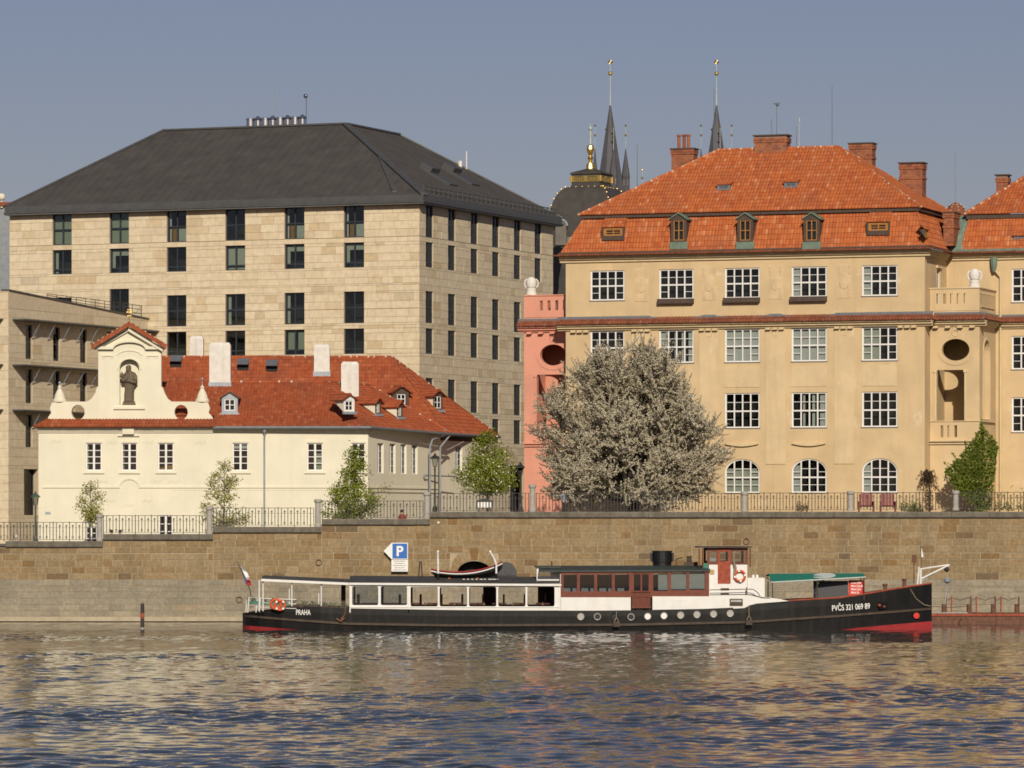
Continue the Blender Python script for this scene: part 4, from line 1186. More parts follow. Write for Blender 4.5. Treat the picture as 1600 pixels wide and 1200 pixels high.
# tiles on the gable and their verge
mt, mw = MB(), MB()
for sx in (-1, 1):
    e = Vector((*g(144, 540.5), 0)) if sx < 0 else Vector((*g(261, 540), 0)); ap = Vector((*g(202.5, 504), 0))
    lo = lambda v: Vector((e.x, v, e.y)); hi = lambda v: Vector((ap.x, v, ap.y))
    poly = [lo(1.2), lo(-0.35), hi(-0.35), hi(1.2)] if sx < 0 else [lo(-0.35), lo(1.2), hi(1.2), hi(-0.35)]
    tile_face(mt, poly, 0.2, 0.3, seed=31)
mt.build('tiles', 'tile_red', gable)
for s in (-1, 1):
    mv, mw = MB(), MB(); L = 16
    a = Vector(g(144, 541) if s < 0 else g(261, 540.5)); b = Vector(g(202.5, 504.5))
    for i in range(L):
        p = a.lerp(b, i/L); q = a.lerp(b, (i + 0.92)/L)
        mv.prism([tuple(p + Vector((0, -0.22))), tuple(q + Vector((0, -0.22))), tuple(q + Vector((0, 0.06))), tuple(p + Vector((0, 0.06)))] if s < 0 else [tuple(q + Vector((0, -0.22))), tuple(p + Vector((0, -0.22))), tuple(p + Vector((0, 0.06))), tuple(q + Vector((0, 0.06)))], -0.42, -0.33)
        if i % 2: mw.ball((p.x, -0.36, p.y + 0.06), 0.06, 5, 3)
    mv.build('verge_tiles', 'tile_red', gable); mw.build('verge_mortar', 'mortar_white', gable)
# shoulders with finials
for px, bp in ((92.5, 598), (315.5, 592)):
    c = cf.pt(px, 628, GV); s = 266/F
    mb = MB(); mb.lathe([(0.42, 0), (0.42, 0.12), (0.34, 0.2), (0.30, 0.4), (0.20, 0.62), (0.10, 0.8), (0.15, 0.86), (0.06, 0.95), (0.03, 1.02)], (c.x, GV + 0.3, c.z), 14); o = mb.build('finial', 'plaster_cream', gable)
    m2 = MB(); m2.ball((c.x, GV + 0.3, cf.z(px, bp, GV)), 0.09); m2.cyl((c.x, GV + .3, c.z + 0.98), (c.x, GV + .3, cf.z(px, bp, GV)), 0.025, n=5); m2.build('ball', 'zinc_pale', o)
# gilt cross
c = cf.pt(202, 502, 0.3); mb = MB(); mb.cyl((c.x, .3, c.z - .1), (c.x, .3, c.z + 0.78), 0.03, n=6); mb.box(c.x - 0.17, c.x + 0.17, 0.28, 0.32, c.z + 0.52, c.z + 0.58); mb.box(c.x - 0.11, c.x + 0.11, 0.28, 0.32, c.z + 0.66, c.z + 0.71); mb.box(c.x - .12, c.x + .12, .28, .32, c.z + 0.3, c.z + 0.35); mb.build('cross', 'gold', gable)

# ---- statue in the niche: robed figure leaning, bare head, holding a cross on its left
st = thing('saint_statue', 'weathered brown stone statue of a robed bearded figure in the gable niche', 'statue', tuple(P(202, 633, 266.3)))
s = 266.3/F
mb = MB(); mb.box(-0.40, 0.36, -0.16, 0.22, 0.0, 0.12); mb.box(-0.36, 0.32, -0.13, 0.19, 0.12, 0.24); mb.build('plinth', 'statue_stone', st)
def blob_body():
    prof = [  # z, centre x, half width x, half depth y
        (0.24, -0.02, 0.28, 0.19), (0.6, -0.02, 0.29, 0.20), (0.95, 0.0, 0.28, 0.2), (1.2, 0.02, 0.31, 0.22), (1.5, 0.03, 0.36, 0.23), (1.75, 0.04, 0.38, 0.22), (1.92, 0.03, 0.32, 0.19), (2.0, 0.0, 0.18, 0.14), (2.05, -0.02, 0.11, 0.11),
        (2.1, -0.04, 0.14, 0.13), (2.22, -0.05, 0.165, 0.16), (2.33, -0.04, 0.14, 0.14), (2.39, -0.03, 0.05, 0.06)]
    n = 18; v = []; r = random.Random(4)
    for (z, cx, a, b) in prof:
        for i in range(n):
            th = 2*math.pi*i/n; fold = 1 + (0.10*math.sin(5*th + z*1.3) + 0.05*math.sin(9*th - z*2)) * (1 if z < 1.9 else 0.25)
            v.append((cx + a*fold*math.cos(th), b*fold*math.sin(th), z))
    f = [(j*n+i, j*n+(i+1) % n, (j+1)*n+(i+1) % n, (j+1)*n+i) for j in range(len(prof)-1) for i in range(n)] + [tuple(range((len(prof)-1)*n, len(prof)*n))]
    mb = MB(); mb.add(v, f)
    mb.tube([(-0.30, -0.10, 1.75), (-0.40, -0.22, 1.45), (-0.22, -0.3, 1.5), (-0.08, -0.28, 1.66)], [0.12, 0.10, 0.08, 0.06], 8)
    mb.tube([(0.36, -0.08, 1.75), (0.40, -0.18, 1.35), (0.12, -0.30, 1.38), (-0.12, -0.3, 1.48)], [0.12, 0.11, 0.085, 0.06], 8)
    mb.tube([(-0.05, -0.14, 2.12), (-0.06, -0.2, 1.98), (-0.06, -0.17, 1.86)], [0.09, 0.07, 0.03], 7)
    return mb
blob_body().build('figure', 'statue_stone', st, smooth=True)
mb = MB(); mb.tube([(-0.12, -0.32, 1.35), (-0.44, -0.26, 1.98)], 0.035, 6); mb.tube([(-0.52, -0.27, 1.66), (-0.2, -0.27, 1.86)], 0.035, 6); mb.ball((-0.42, -0.24, 1.75), 0.15, 8, 5); mb.build('crucifix', 'statue_stone', st)

# ---- roofs
mt, mw = MB(), MB()
PT0 = cf.pt(52, 667.5, -0.55); PT1 = cf.pt(336, 667.5, -0.55)      # pent strip below the gable
PT0.z = PT1.z = zE + 0.04; top = cf.z(200, 655.5, GV)
tile_face(mt, [PT0, PT1, (PT1.x, GV, top), (PT0.x + 0.75, GV, top)], 0.2, 0.34, 0.05, 0.035, seed=11)
mb = MB()
tile_face(mt, [(PT0.x, 8, zE + .04), (PT0.x, -0.55, zE + .04), (PT0.x + .75, GV, top), (PT0.x + .75, 8, top)], 0.2, 0.34, 0.05, 0.035, seed=12)
e0 = cf.pt(333, 667.5, -0.40); e1 = cp(579, 668.5, 265.45); e0.z = e1.z = zE + 0.05
r1 = cp(505, 597, 270.4); r0 = cp(250, 597, 270.4); r0.z = r1.z
tile_face(mt, [e0, e1, r1, (e0.x, r0.y, r1.z)], 0.2, 0.33, 0.04, 0.03, seed=13)
fq = (0.8 - e0.y)/(r1.y - e0.y); zq_ = e0.z + (r1.z - e0.z)*fq; xg = cf.t(165)
tile_face(mt, [(xg, 0.8, zq_), (e0.x, 0.8, zq_), (e0.x, r1.y, r1.z), (xg, r1.y, r1.z)], 0.2, 0.33, 0.04, 0.03, seed=19)
eB = cp(704, 676.5, 276.3)
f2 = (e1, eB, r1)
r2 = cf.hit(578, 602, *f2)
tile_face(mt, [e1, eB, r2, r1], 0.2, 0.33, 0.03, 0.025, seed=14)
R0, R1 = cp(252, 546, 281.0), cp(612, 558, 281.0)
z_r = R1.z; R0.z = z_r
EB2 = cp(697, 676.5, 276.2); EC = cp(779, 681.5, 288)
pl = (EB2, R1, Vector((R1.x - 5, R1.y, z_r)))
BL = Vector((R0.x, cf.hit(400, 640, *pl).y, cf.hit(400, 640, *pl).z)); BL2 = Vector((EB2.x - 9, 0, 0))
low = cf.hit(500, 650, *pl)
tile_face(mt, [Vector((R0.x, EB2.y, EB2.z)), EB2, R1, R0], 0.2, 0.33, 0.03, 0.025, seed=15)
mid = cp(700, 616, 283.0)
tile_face(mt, [EB2, EC, R1], 0.2, 0.33, 0.03, 0.025, seed=16)
mb.quad(R0, R1, (R1.x + 4, R1.y + 9, z_r - 6), (R0.x, R1.y + 9, z_r - 6)); mb.quad(EC, (EC.x, EC.y + 6, EC.z), (R1.x + 4, R1.y + 9, z_r - 6), R1)
mb.quad(r0, r1, (r1.x, r1.y + 3, r1.z - 2), (r0.x, r1.y + 3, r1.z - 2)); mb.quad(r1, r2, (r2.x, r2.y + 3, r2.z - 2.2), (r1.x, r1.y + 3, r1.z - 2))
mb.build('roof_back', 'tile_red', house)
croof = mt.build('roof', 'tile_red', house)
mt, mw = MB(), MB()
for (a, b) in (((r0.x + 3.4, r0.y, r0.z), r1), (r1, r2), (R0, R1), (R1, EC), (r2, eB)): ridge(mt, mw, a, b, 0.10, 0.36, 0.6 if b is not r2 else 0.2)
mt.build('ridge_tiles', 'tile_red', croof); mw.build('ridge_mortar', 'mortar_white', croof, kind='stuff')
# valley and gutters, downpipes
mb = MB(); v0 = cf.hit(627, 643, *pl); strip(mb, v0 + Vector((0, -.15, .1)), EB2 + Vector((0, -.15, .12)), 0.32, 0.05); mb.build('valley', 'zinc_pale', croof)
mb = MB(); mb.tube([e0 + Vector((0, -.08, -.06)), e1 + Vector((0, -.08, -.06)), eB + Vector((.1, -.1, -.08))], 0.085, 7); mb.tube([EB2 + Vector((.1, -.1, -.06)), EC + Vector((.1, -.1, -.06))], 0.085, 7); mb.build('gutter', 'zinc', croof)
mb = MB(); mb.add([Vector((e1.x, e1.y, e1.z - .05)), Vector((eB.x, eB.y, eB.z - .05)), Vector((eB.x - .6, eB.y + .3, eB.z - .15)), Vector((tR, 0, e1.z - .15))], [(0, 1, 2, 3)]); mb.add([EB2 - Vector((0, 0, .06)), EC - Vector((0, 0, .06)), Vector((EC.x - 1.5, EC.y + 1, EC.z - .3)), Vector((EB2.x - .4, EB2.y + .8, EB2.z - .3))], [(0, 1, 2, 3)]); mb.build('soffit', 'dormer_brown', croof)
def pipe(pts, par, m='zinc_pale', r=0.055, name='downpipe'): mb = MB(); mb.tube(pts, r, 7); return mb.build(name, m, par)
q = cf.pt(413, 700, -0.10); zg_ = cf.z(413, 668)
mb = MB(); mb.lathe([(0.09, 0), (0.16, 0.28), (0.17, 0.3)], (q.x + .03, -.34, zg_ - 0.28), 8); mb.build('hopper', 'zinc_pale', house)
pipe([(q.x + .03, -.34, zg_ - .25), (q.x, -.10, zg_ - 0.75), (q.x, -.10, -0.3)], house, 'zinc_pale')
q = cf.local(P(672, 700, 274.0)); zz = eB.z
pipe([(eB.x - 0.3, eB.y - .2, zz - .1), (q.x + .15, q.y - .2, zz - .45), (q.x, q.y - .25, zz - .9), (q.x, q.y - .25, 0.6)], house, 'zinc_pale')
q = cf.local(P(688, 700, 275.6)); pipe([(eB.x, eB.y - .3, zz - .1), (q.x, q.y - .4, zz - .9), (q.x, q.y - .4, 0.6)], house, 'zinc_pale')
mb = MB(); a, b = cf.local(P(664, 743, 273.8)), cf.local(P(712, 744.5, 277.5)); mb.cyl(a, b, 0.04, n=5); mb.ball(a, 0.09); mb.build('cable_bar', 'zinc', house)
# dormers and chimneys
p = cf.hit(359, 646, e0, e1, r1)
dormer(house, Matrix.Translation((p.x, p.y - 0.05, p.z)), 0.95, 0.92, 0.3, 1.4, 'zinc_pale', 'zinc_pale', 'dormer_brown', (0.62, 0.68, 0.17), apron='zinc_pale')
for (px, py, w, h) in ((543, 645, 0.80, 0.78), (588, 648, 0.7, 0.72), (622, 653, 0.7, 0.70)):
    p = cf.hit(px, py, *f2)
    dormer(house, Matrix.Translation((p.x + .1, p.y - .1, p.z + .03)) @ Matrix.Rotation(sa - rad(6 if px > 560 else 30), 4, 'Z'), w, h, 0.26, 1.15, 'white_paint' if px < 560 else 'dormer_brown', 'plaster_cream', 'tile_red', (w - 0.25, h - 0.2, 0.1), 0.16, apron='zinc_pale')
p = cf.hit(684, 641, EB2, EC, R1)
dormer(house, Matrix.Translation((p.x, p.y, p.z)) @ Matrix.Rotation(rad(50), 4, 'Z'), 0.9, 0.95, 0.28, 1.3, 'dormer_brown', 'plaster_cream', 'tile_red', (0.65, 0.75, 0.12), 0.2, apron='zinc_pale')
p = cf.hit(627, 636, *pl)
dormer(house, Matrix.Translation((p.x, p.y - .1, p.z)) @ Matrix.Rotation(rad(20), 4, 'Z'), 1.0, 0.95, 0.32, 1.0, 'dormer_brown', 'zinc_pale', 'tile_red', (0.55, 0.6, 0.2), 0.2, apron='zinc_pale')
chimney(house, cf, 327, 360, 535, 603, cf.hit(343, 605, e0, e1, r1).y, 0.95, 'plaster'); chimney(house, cf, 490.5, 515, 538, 586, cf.hit(502, 588, *pl).y, 0.8, 'plaster'); chimney(house, cf, 533, 560.5, 565, 600, r1.y + 0.25, 0.8, 'plaster', flash=False); chimney(house, cf, 296.5, 317.5, 525, 550, R1.y + 0.2, 0.8, 'plaster', flash=False)
for (px, py) in ((380, 571), (425, 573), (275, 566)):       # open roof lights
    p = cf.hit(px, py, *pl); sl = (R1 - Vector((R1.x, EB2.y, EB2.z))).normalized(); nn = Vector((0, -sl.z, sl.y))
    fr = [Vector((-.36, 0, 0)) + sl*.5, Vector((.36, 0, 0)) + sl*.5, Vector((.36, 0, 0)) - sl*.5, Vector((-.36, 0, 0)) - sl*.5]
    mb = MB(); mb.add([p + q + nn*.06 for q in fr], [(0, 3, 2, 1)]); o = mb.build('roof_light', 'room_dark', croof)
    lid = [Vector((-.36, 0, 0)) + sl*.5 + nn*.08, Vector((.36, 0, 0)) + sl*.5 + nn*.08, Vector((.36, 0, 0)) - sl*.38 + nn*.42, Vector((-.36, 0, 0)) - sl*.38 + nn*.42]
    mb = MB(); mb.add([p + q for q in lid] + [p + q + nn*.06 for q in lid], [(0,3,2,1),(4,5,6,7),(0,1,5,4),(1,2,6,5),(2,3,7,6),(3,0,4,7)]); mb.build('lid', 'zinc', o)

# ================================================================ OCHRE BUILDING (mansard)
of = Fac((24.88, 270.0), (0.944, -0.33), 6.0)
och = thing('ochre_building', 'large ochre building with orange mansard roof and white casement windows', 'building', of.loc(), of.rz)
T0 = of.t(884); ZC = of.z(1440, 397)            # underside of the main cornice
OC = [(922, 976), (1029.5, 1084), (1132.5, 1187), (1236.5, 1292), (1347, 1402)]
OR = [(of.z(1375, 462), of.z(1375, 414.5)), (of.z(1375, 563), of.z(1375, 511)), (of.z(1375, 667), of.z(1375, 612)), (of.z(1375, 769.5), of.z(1375, 716))]
ow = sum(of.t(b) - of.t(a) for a, b in OC)/5
wc, bl = 'curtain_white', 'curtain_pale'
OCUR = {(0, 0): None, (1, 1): [(0.03, 0.2, 0.03, 0.95, wc), (0.42, 0.5, 0.03, 0.95, wc), (0.62, 0.7, .03, .95, wc), (0.82, .97, .03, .95, wc)], (2, 1): [(0.02, .98, .02, .98, wc)], (3, 1): [(0.02, .98, .02, .98, wc)],
        (4, 1): [(0.02, .5, .02, .98, bl)], (3, 0): [(0.02, .22, .02, .98, wc)], (4, 0): [(0.02, .22, .02, .98, wc)], (3, 2): [(0.78, .98, .02, .98, wc), (.3, .36, .02, .98, wc), (.56, .64, .02, .98, wc)], (2, 3): [(0.02, .98, .02, .72, bl)], (3, 3): [(0.02, .22, .02, .8, wc)], (4, 3): [(0.02, .22, .02, .8, wc)]}
holes = []
for i, (a, b) in enumerate(OC):
    c = (of.t(a) + of.t(b))/2; u0, u1 = c - ow/2, c + ow/2
    for r, (z0, z1) in enumerate(OR):
        stl = 'arch' if r == 3 else 'caseb'
        window(och, I4, u0, u1, z0, z1, stl, rng, 0.07, OCUR.get((i, r)))
        holes.append(arch_pts(u0, u1, z0, z1, (u1 - u0)*0.36, 16) if r == 3 else rect_pts(u0, u1, z0, z1))
        if r == 0 and i in (1, 2, 3):
            mb = MB(); mb.box(u0 - 0.03, u1 + 0.03, -0.32, -0.03, z0 - 0.28, z0 + 0.02); mb.build('planter', 'dormer_brown', och)
        if r == 2:      # plain apron panel between floors
            mb = MB(); mb.box(u0 + .02, u1 - .02, -0.03, 0.0, OR[2][1] + 0.35, OR[1][0] - 0.3); mb.build('panel', 'plaster_ochre_pale', och)
mb = MB(); mb.plate(rect_pts(T0, 0, -0.6, ZC + 0.4), holes, 0.0, 0.2); mb.build('wall', 'plaster_ochre', och)
mb = MB(); mb.quad((T0, 0, -0.6), (T0, 0, ZC + .4), (T0, 11, ZC + .4), (T0, 11, -0.6)); mb.build('wall', 'plaster_ochre', och)
# right flank of the main block
mb = MB(); us0, us1, zz0, zz1 = 3.0, 3.9, OR[0][0] - 0.6, OR[0][1] - 0.15
mb.plate(rect_pts(0, 5.6, -0.6, ZC + 0.4), [rect_pts(us0, us1, zz0, zz1)], 0.0, 0.25); mb.build('wall', 'plaster_ochre', och, MS)
window(och, MS, us0, us1, zz0, zz1, 'slim', rng, 0.1)
mb = MB(); mb.box(us0 - .15, us1 + .15, -0.12, 0, zz1 + .1, zz1 + .25); mb.build('hood', 'plaster_trim', och, MS)
# pilaster strips and weathered relief panels
ctr = [(of.t(a) + of.t(b))/2 for a, b in OC]; ZS_ = of.z(1445, 500)
for i in range(4):
    m_ = (ctr[i] + ctr[i+1])/2
    mb = MB(); mb.box(m_ - 0.62, m_ + 0.62, -0.045, 0.0, 3.2, ZS_ - 0.35); mb.build('pilaster', 'plaster_ochre_pale', och)
    if True:
        z0, z1 = OR[0][0] - 0.1, OR[0][1] + 0.1
        mb = MB(); mb.box(m_ - 0.45, m_ + 0.45, -0.025, 0, z0, z1); o = mb.build('relief_panel', 'plaster_relief', och)
        m2 = MB(); zc_ = (z0 + z1)/2
        m2.lathe([(0.001, -0.05), (0.32, -0.03), (0.34, 0.02)], (0, 0, 0), 16, sy=1.5)
        m2.v = [(m_ + x, -0.03 + z, zc_ + y) for (x, y, z) in m2.v]
        for sx in (-1, 1):
            for k in range(3): m2.torus((m_ + sx*0.3, -0.025, z0 + 0.15 + 0.22*k), 0.08, 0.025, n=8, m=4); m2.torus((m_ + sx*0.32, -0.025, z1 - 0.12 - 0.2*k), 0.06, 0.022, n=8, m=4)
        m2.build('relief', 'plaster_relief', o)
    z1 = ZS_ - 0.55
    mb = MB()
    for k in (-0.42, 0, 0.42): mb.box(m_ + k - 0.15, m_ + k + 0.15, -0.26, 0.0, ZS_ - 0.46, ZS_ - 0.345)
    mb.build('bracket', 'plaster_trim', och)
    mb = MB(); mb.torus((m_, -0.03, z1 - .1), 0.2, 0.04, n=12, m=4); mb.torus((m_, -0.03, z1 - .35), 0.12, 0.03, n=10, m=4)
    for k in (-1, 1): mb.torus((m_ + k*.35, -0.03, z1 - .05), 0.1, 0.025, n=8, m=4)
    mb.build('garland', 'plaster_relief', och)
for sx, c in ((0, ctr[0] - 1.75), (1, ctr[4] + 1.75)):
    mb = MB()
    for k in (-0.42, 0, 0.42): mb.box(c + k - 0.15, c + k + 0.15, -0.26, 0.0, ZS_ - 0.46, ZS_ - 0.345)
    mb.build('bracket', 'plaster_trim', och)
for c in (ctr[2], ctr[3]):      # shallow bowed balcony soffits above the arches
    zb = OR[2][0] - 1.0
    mb = MB(); pts = [(c - 1.05 + 2.1*i/12, zb - 0.14*math.sin(math.pi*i/12)) for i in range(13)]
    mb.prism(pts[::1] + [(c + 1.05, zb + 0.05), (c - 1.05, zb + 0.05)], -0.16, 0.0); mb.build('bowed_moulding', 'plaster_trim', och)
for h in holes: pass
# tiled string cornice (bellied under the planters) and mouldings
ZS = of.z(1445, 500)
def cornice_run(M, a, b, name='string_cornice', wave=False, parent=och, trim='plaster_trim', seed=41):
    for (d0, d1, pr) in ((-0.34, -0.22, 0.12), (-0.22, -0.08, 0.28), (-0.08, 0.0, 0.42)): band(parent, M, a, b, ZS + d0, ZS + d1, pr, trim, name)
    mt = MB(); tile_face(mt, [(a - .02, -0.52, ZS + 0.02), (b + .02, -0.52, ZS + 0.02), (b, 0.0, ZS + 0.42), (a, 0.0, ZS + 0.42)], 0.2, 0.33, 0.05, 0.03, seed=seed); mt.build('cornice_tiles', 'tile_brown', parent, M)
    mb = MB()
    if wave:
        k = 120; pts = []
        for i in range(k + 1):
            x = a + (b - a)*i/k; d = min(abs(x - c) for c in (ctr[1], ctr[2], ctr[3])); q = 0.17*max(0, 1 - (d/1.7)**2)**0.5 if d < 1.7 else 0.0
            pts.append((x, ZS + 0.52 - q))
        mb.prism([(a, ZS + .30), (b, ZS + .30)] + pts[::-1], -0.14, 0.0)
    else: mb.box(a, b, -0.12, 0.0, ZS + .36, ZS + .50)
    mb.build('flashing', 'zinc', parent, M)
cornice_run(I4, T0 - 0.5, 0.5, wave=True); cornice_run(MS, 0.0, 1.2, seed=42)
# main cornice and eaves tiles
for M, a, b in ((I4, T0 - .35, 0.35), (MS, 0.0, 5.5)):
    for (d0, d1, pr) in ((-0.1, 0.06, 0.12), (0.06, 0.2, 0.26), (0.2, 0.3, 0.40)): band(och, M, a, b, ZC + d0, ZC + d1, pr, 'plaster_trim', 'cornice')
ZM = ZC + 0.42
mt = MB(); ex = 0.62
q = [Vector((T0 - ex, -ex, ZC + 0.3)), Vector((ex, -ex, ZC + 0.3)), Vector((ex, 5.6, ZC + 0.3))]
zk = of.z(1421, 327); IN = 1.0
a3 = [Vector((T0 - 0.25, -0.25, ZM)), Vector((0.25, -0.25, ZM)), Vector((0.25, 11.2, ZM)), Vector((T0 - .25, 11.2, ZM))]
b3 = [Vector((T0 + IN, IN - .25, zk)), Vector((-IN + .3, IN - .25, zk)), Vector((-IN + .3, 10.2, zk)), Vector((T0 + IN, 10.2, zk))]
tile_face(mt, [q[0], q[1], (0.1, -.1, ZM + .05), (T0 - .1, -.1, ZM + .05)], 0.2, 0.33, 0.05, 0.03, seed=51)
tile_face(mt, [q[1], q[2], (0.1, 5.6, ZM + .05), (0.1, -.1, ZM + .05)], 0.2, 0.33, 0.05, 0.03, seed=52)
mt.build('eaves_tiles', 'tile_brown', och)
mb = MB(); mb.box(T0 - .35, 0.35, -.36, -.1, ZM - .02, ZM + .10); mb.box(0.1, 0.36, -.1, 5.6, ZM - .02, ZM + .10); mb.build('eaves_gutter', 'dormer_brown', och)
mt = MB()
tile_face(mt, [a3[0], a3[1], b3[1], b3[0]], 0.2, 0.36, 0.03, 0.03, seed=53)
tile_face(mt, [a3[1], a3[2], b3[2], b3[1]], 0.2, 0.36, 0.03, 0.03, seed=54)
tile_face(mt, [a3[3], a3[0], b3[0], b3[3]], 0.2, 0.36, 0.03, 0.03, seed=55)
mansard = mt.build('mansard', 'tile_orange', och)
o2 = 0.32; zu = zk + 0.16
c3 = [b3[0] + Vector((-o2, -o2, .16)), b3[1] + Vector((o2, -o2, .16)), b3[2] + Vector((o2, o2, .16)), b3[3] + Vector((-o2, o2, .16))]
vr = 5.1
ra_, rb_ = Vector((of.t(1123, vr), vr, 0)), Vector((of.t(1310, vr), vr, 0)); ra_.z = rb_.z = of.z(1215, 232, vr)
mt = MB()
tile_face(mt, [c3[0], c3[1], rb_, ra_], 0.205, 0.36, 0.045, 0.03, seed=56); tile_face(mt, [c3[1], c3[2], rb_], 0.205, 0.36, 0.045, 0.03, seed=57); tile_face(mt, [c3[3], c3[0], ra_], 0.205, 0.36, 0.045, 0.03, seed=58)
mt.quad(c3[2], c3[3], ra_, rb_)
oroof = mt.build('roof', 'tile_orange', och)
mb = MB(); mb.box(c3[0].x + .08, c3[1].x - .08, c3[0].y + .08, c3[2].y - .08, zu - .22, zu - .05); mb.build('eaves_board', 'dormer_brown', oroof)
mt, mw = MB(), MB()
for (a, b) in ((ra_, rb_), (c3[0], ra_), (c3[1], rb_), (c3[2], rb_)): ridge(mt, mw, a, b, 0.10, 0.36, 0.75)
for (a, b) in ((a3[0], b3[0]), (a3[1], b3[1])): ridge(mt, mw, a, b, 0.08, 0.36, 0.3)
mt.build('ridge_tiles', 'tile_orange', oroof); mw.build('ridge_mortar', 'mortar_white', oroof, kind='stuff')
# mansard dormers
for x0, x1 in ((1047, 1077.5), (1150.5, 1181.5), (1255, 1284.5)):
    xc = (x0 + x1)/2; p = of.hit(xc, 379, a3[0], a3[1], b3[1]); w = 1.0
    Mx = Matrix.Translation((p.x, p.y - 0.25, p.z))
    o = dormer(och, Mx, w, 1.42, 0.32, 1.0, 'dormer_brown', 'dormer_brown', 'copper_green', (0.66, 1.22, 0.12), 0.12, wmat='wood_yellow', apron=None)
    ap = MB(); ap.box(-w/2 - .08, w/2 + .08, -0.05, -0.003, -0.42, 0.02); ap.build('apron', 'copper_green', o)
for x0, x1, yb in ((942, 977, 371), (1356, 1391, 363)):
    xc = (x0 + x1)/2; p = of.hit(xc, yb, a3[0], a3[1], b3[1])
    Mx = Matrix.Translation((p.x, p.y - 0.18, p.z))
    o = dormer(och, Mx, 1.3, 0.62, 0.9, 0.75, 'wood_yellow', 'dormer_brown', 'tile_orange', (1.0, 0.34, 0.14), 0.08, shed=True, wmat='wood_yellow')
    ap = MB(); ap.box(-.72, .72, -0.06, -0.003, -0.18, 0.1); ap.box(-.74, -.62, -.06, -.003, .1, .62); ap.box(.62, .74, -.06, -.003, .1, .62); ap.build('apron', 'dormer_brown', o)
p = of.hit(1444, 372, a3[1], a3[2], b3[1])
dormer(och, Matrix.Translation((p.x + .15, p.y, p.z)) @ Matrix.Rotation(SIDE, 4, 'Z'), 0.9, 0.5, 0.9, 0.35, 'wood_yellow', 'dormer_brown', 'tile_orange', (0.7, 0.28, 0.12), 0.05, shed=True, wmat='wood_yellow')
for px, py in ((1131, 298), (1236, 294)):        # little tiled vents on the upper slope
    p = of.hit(px, py, c3[0], c3[1], rb_); 
    dormer(och, Matrix.Translation((p.x, p.y - .05, p.z + .03)), 0.85, 0.36, 0.28, 0.95, 'zinc', 'copper_green', 'tile_orange', (0.6, 0.2, 0.08), 0.06, shed=True, wmat='zinc', name='roof_vent')
# chimneys
chimney(och, of, 1049, 1083.5, 232.5, 268, 7.6, 0.9, 'brick'); chimney(och, of, 1178.5, 1229, 211.5, 246, 4.7, 0.9, 'brick'); chimney(och, of, 1327, 1362.5, 224, 268, 7.2, 0.9, 'brick'); chimney(och, of, 1405.5, 1441, 254.5, 315, 7.4, 1.0, 'brick')
p = of.pt(1066, 232, 8.0)
for k in (-0.22, 0.13, 0.42):
    mb = MB(); mb.lathe([(0.11, 0), (0.11, 0.75), (0.15, 0.78), (0.15, 0.86), (0.1, 0.88)], (p.x + k, p.y, p.z), 10); mb.build('chimney_pot', 'brick', och)
for (px, y0, y1, v) in ((1205.5, 186, 212, 5.1), (1213.5, 162, 212, 5.1), (1244.5, 196, 232, 5.1), (1249, 184, 232, 5.1), (1300, 133, 232, 5.1), (995.5, 225, 300, 5.1), (1115.5, 137, 236, 5.1)):
    p = of.pt(px, y1, v); mb = MB(); mb.cyl(p - Vector((0, 0, .3)), (p.x, p.y, of.z(px, y0, v)), 0.03, 0.018, 5)
    zt_ = of.z(px, y0, v)
    if px == 1213.5: mb.tube([(p.x - .2, p.y, zt_), (p.x + .2, p.y, zt_)], 0.03, 4); mb.ball((p.x + .05, p.y, zt_ - .05), 0.12)
    if px == 1249: mb.cyl((p.x, p.y, zt_ - .3), (p.x, p.y, zt_), 0.06, n=6)
    mb.build('antenna', 'zinc' if px != 1249 else 'pole_pale', och)

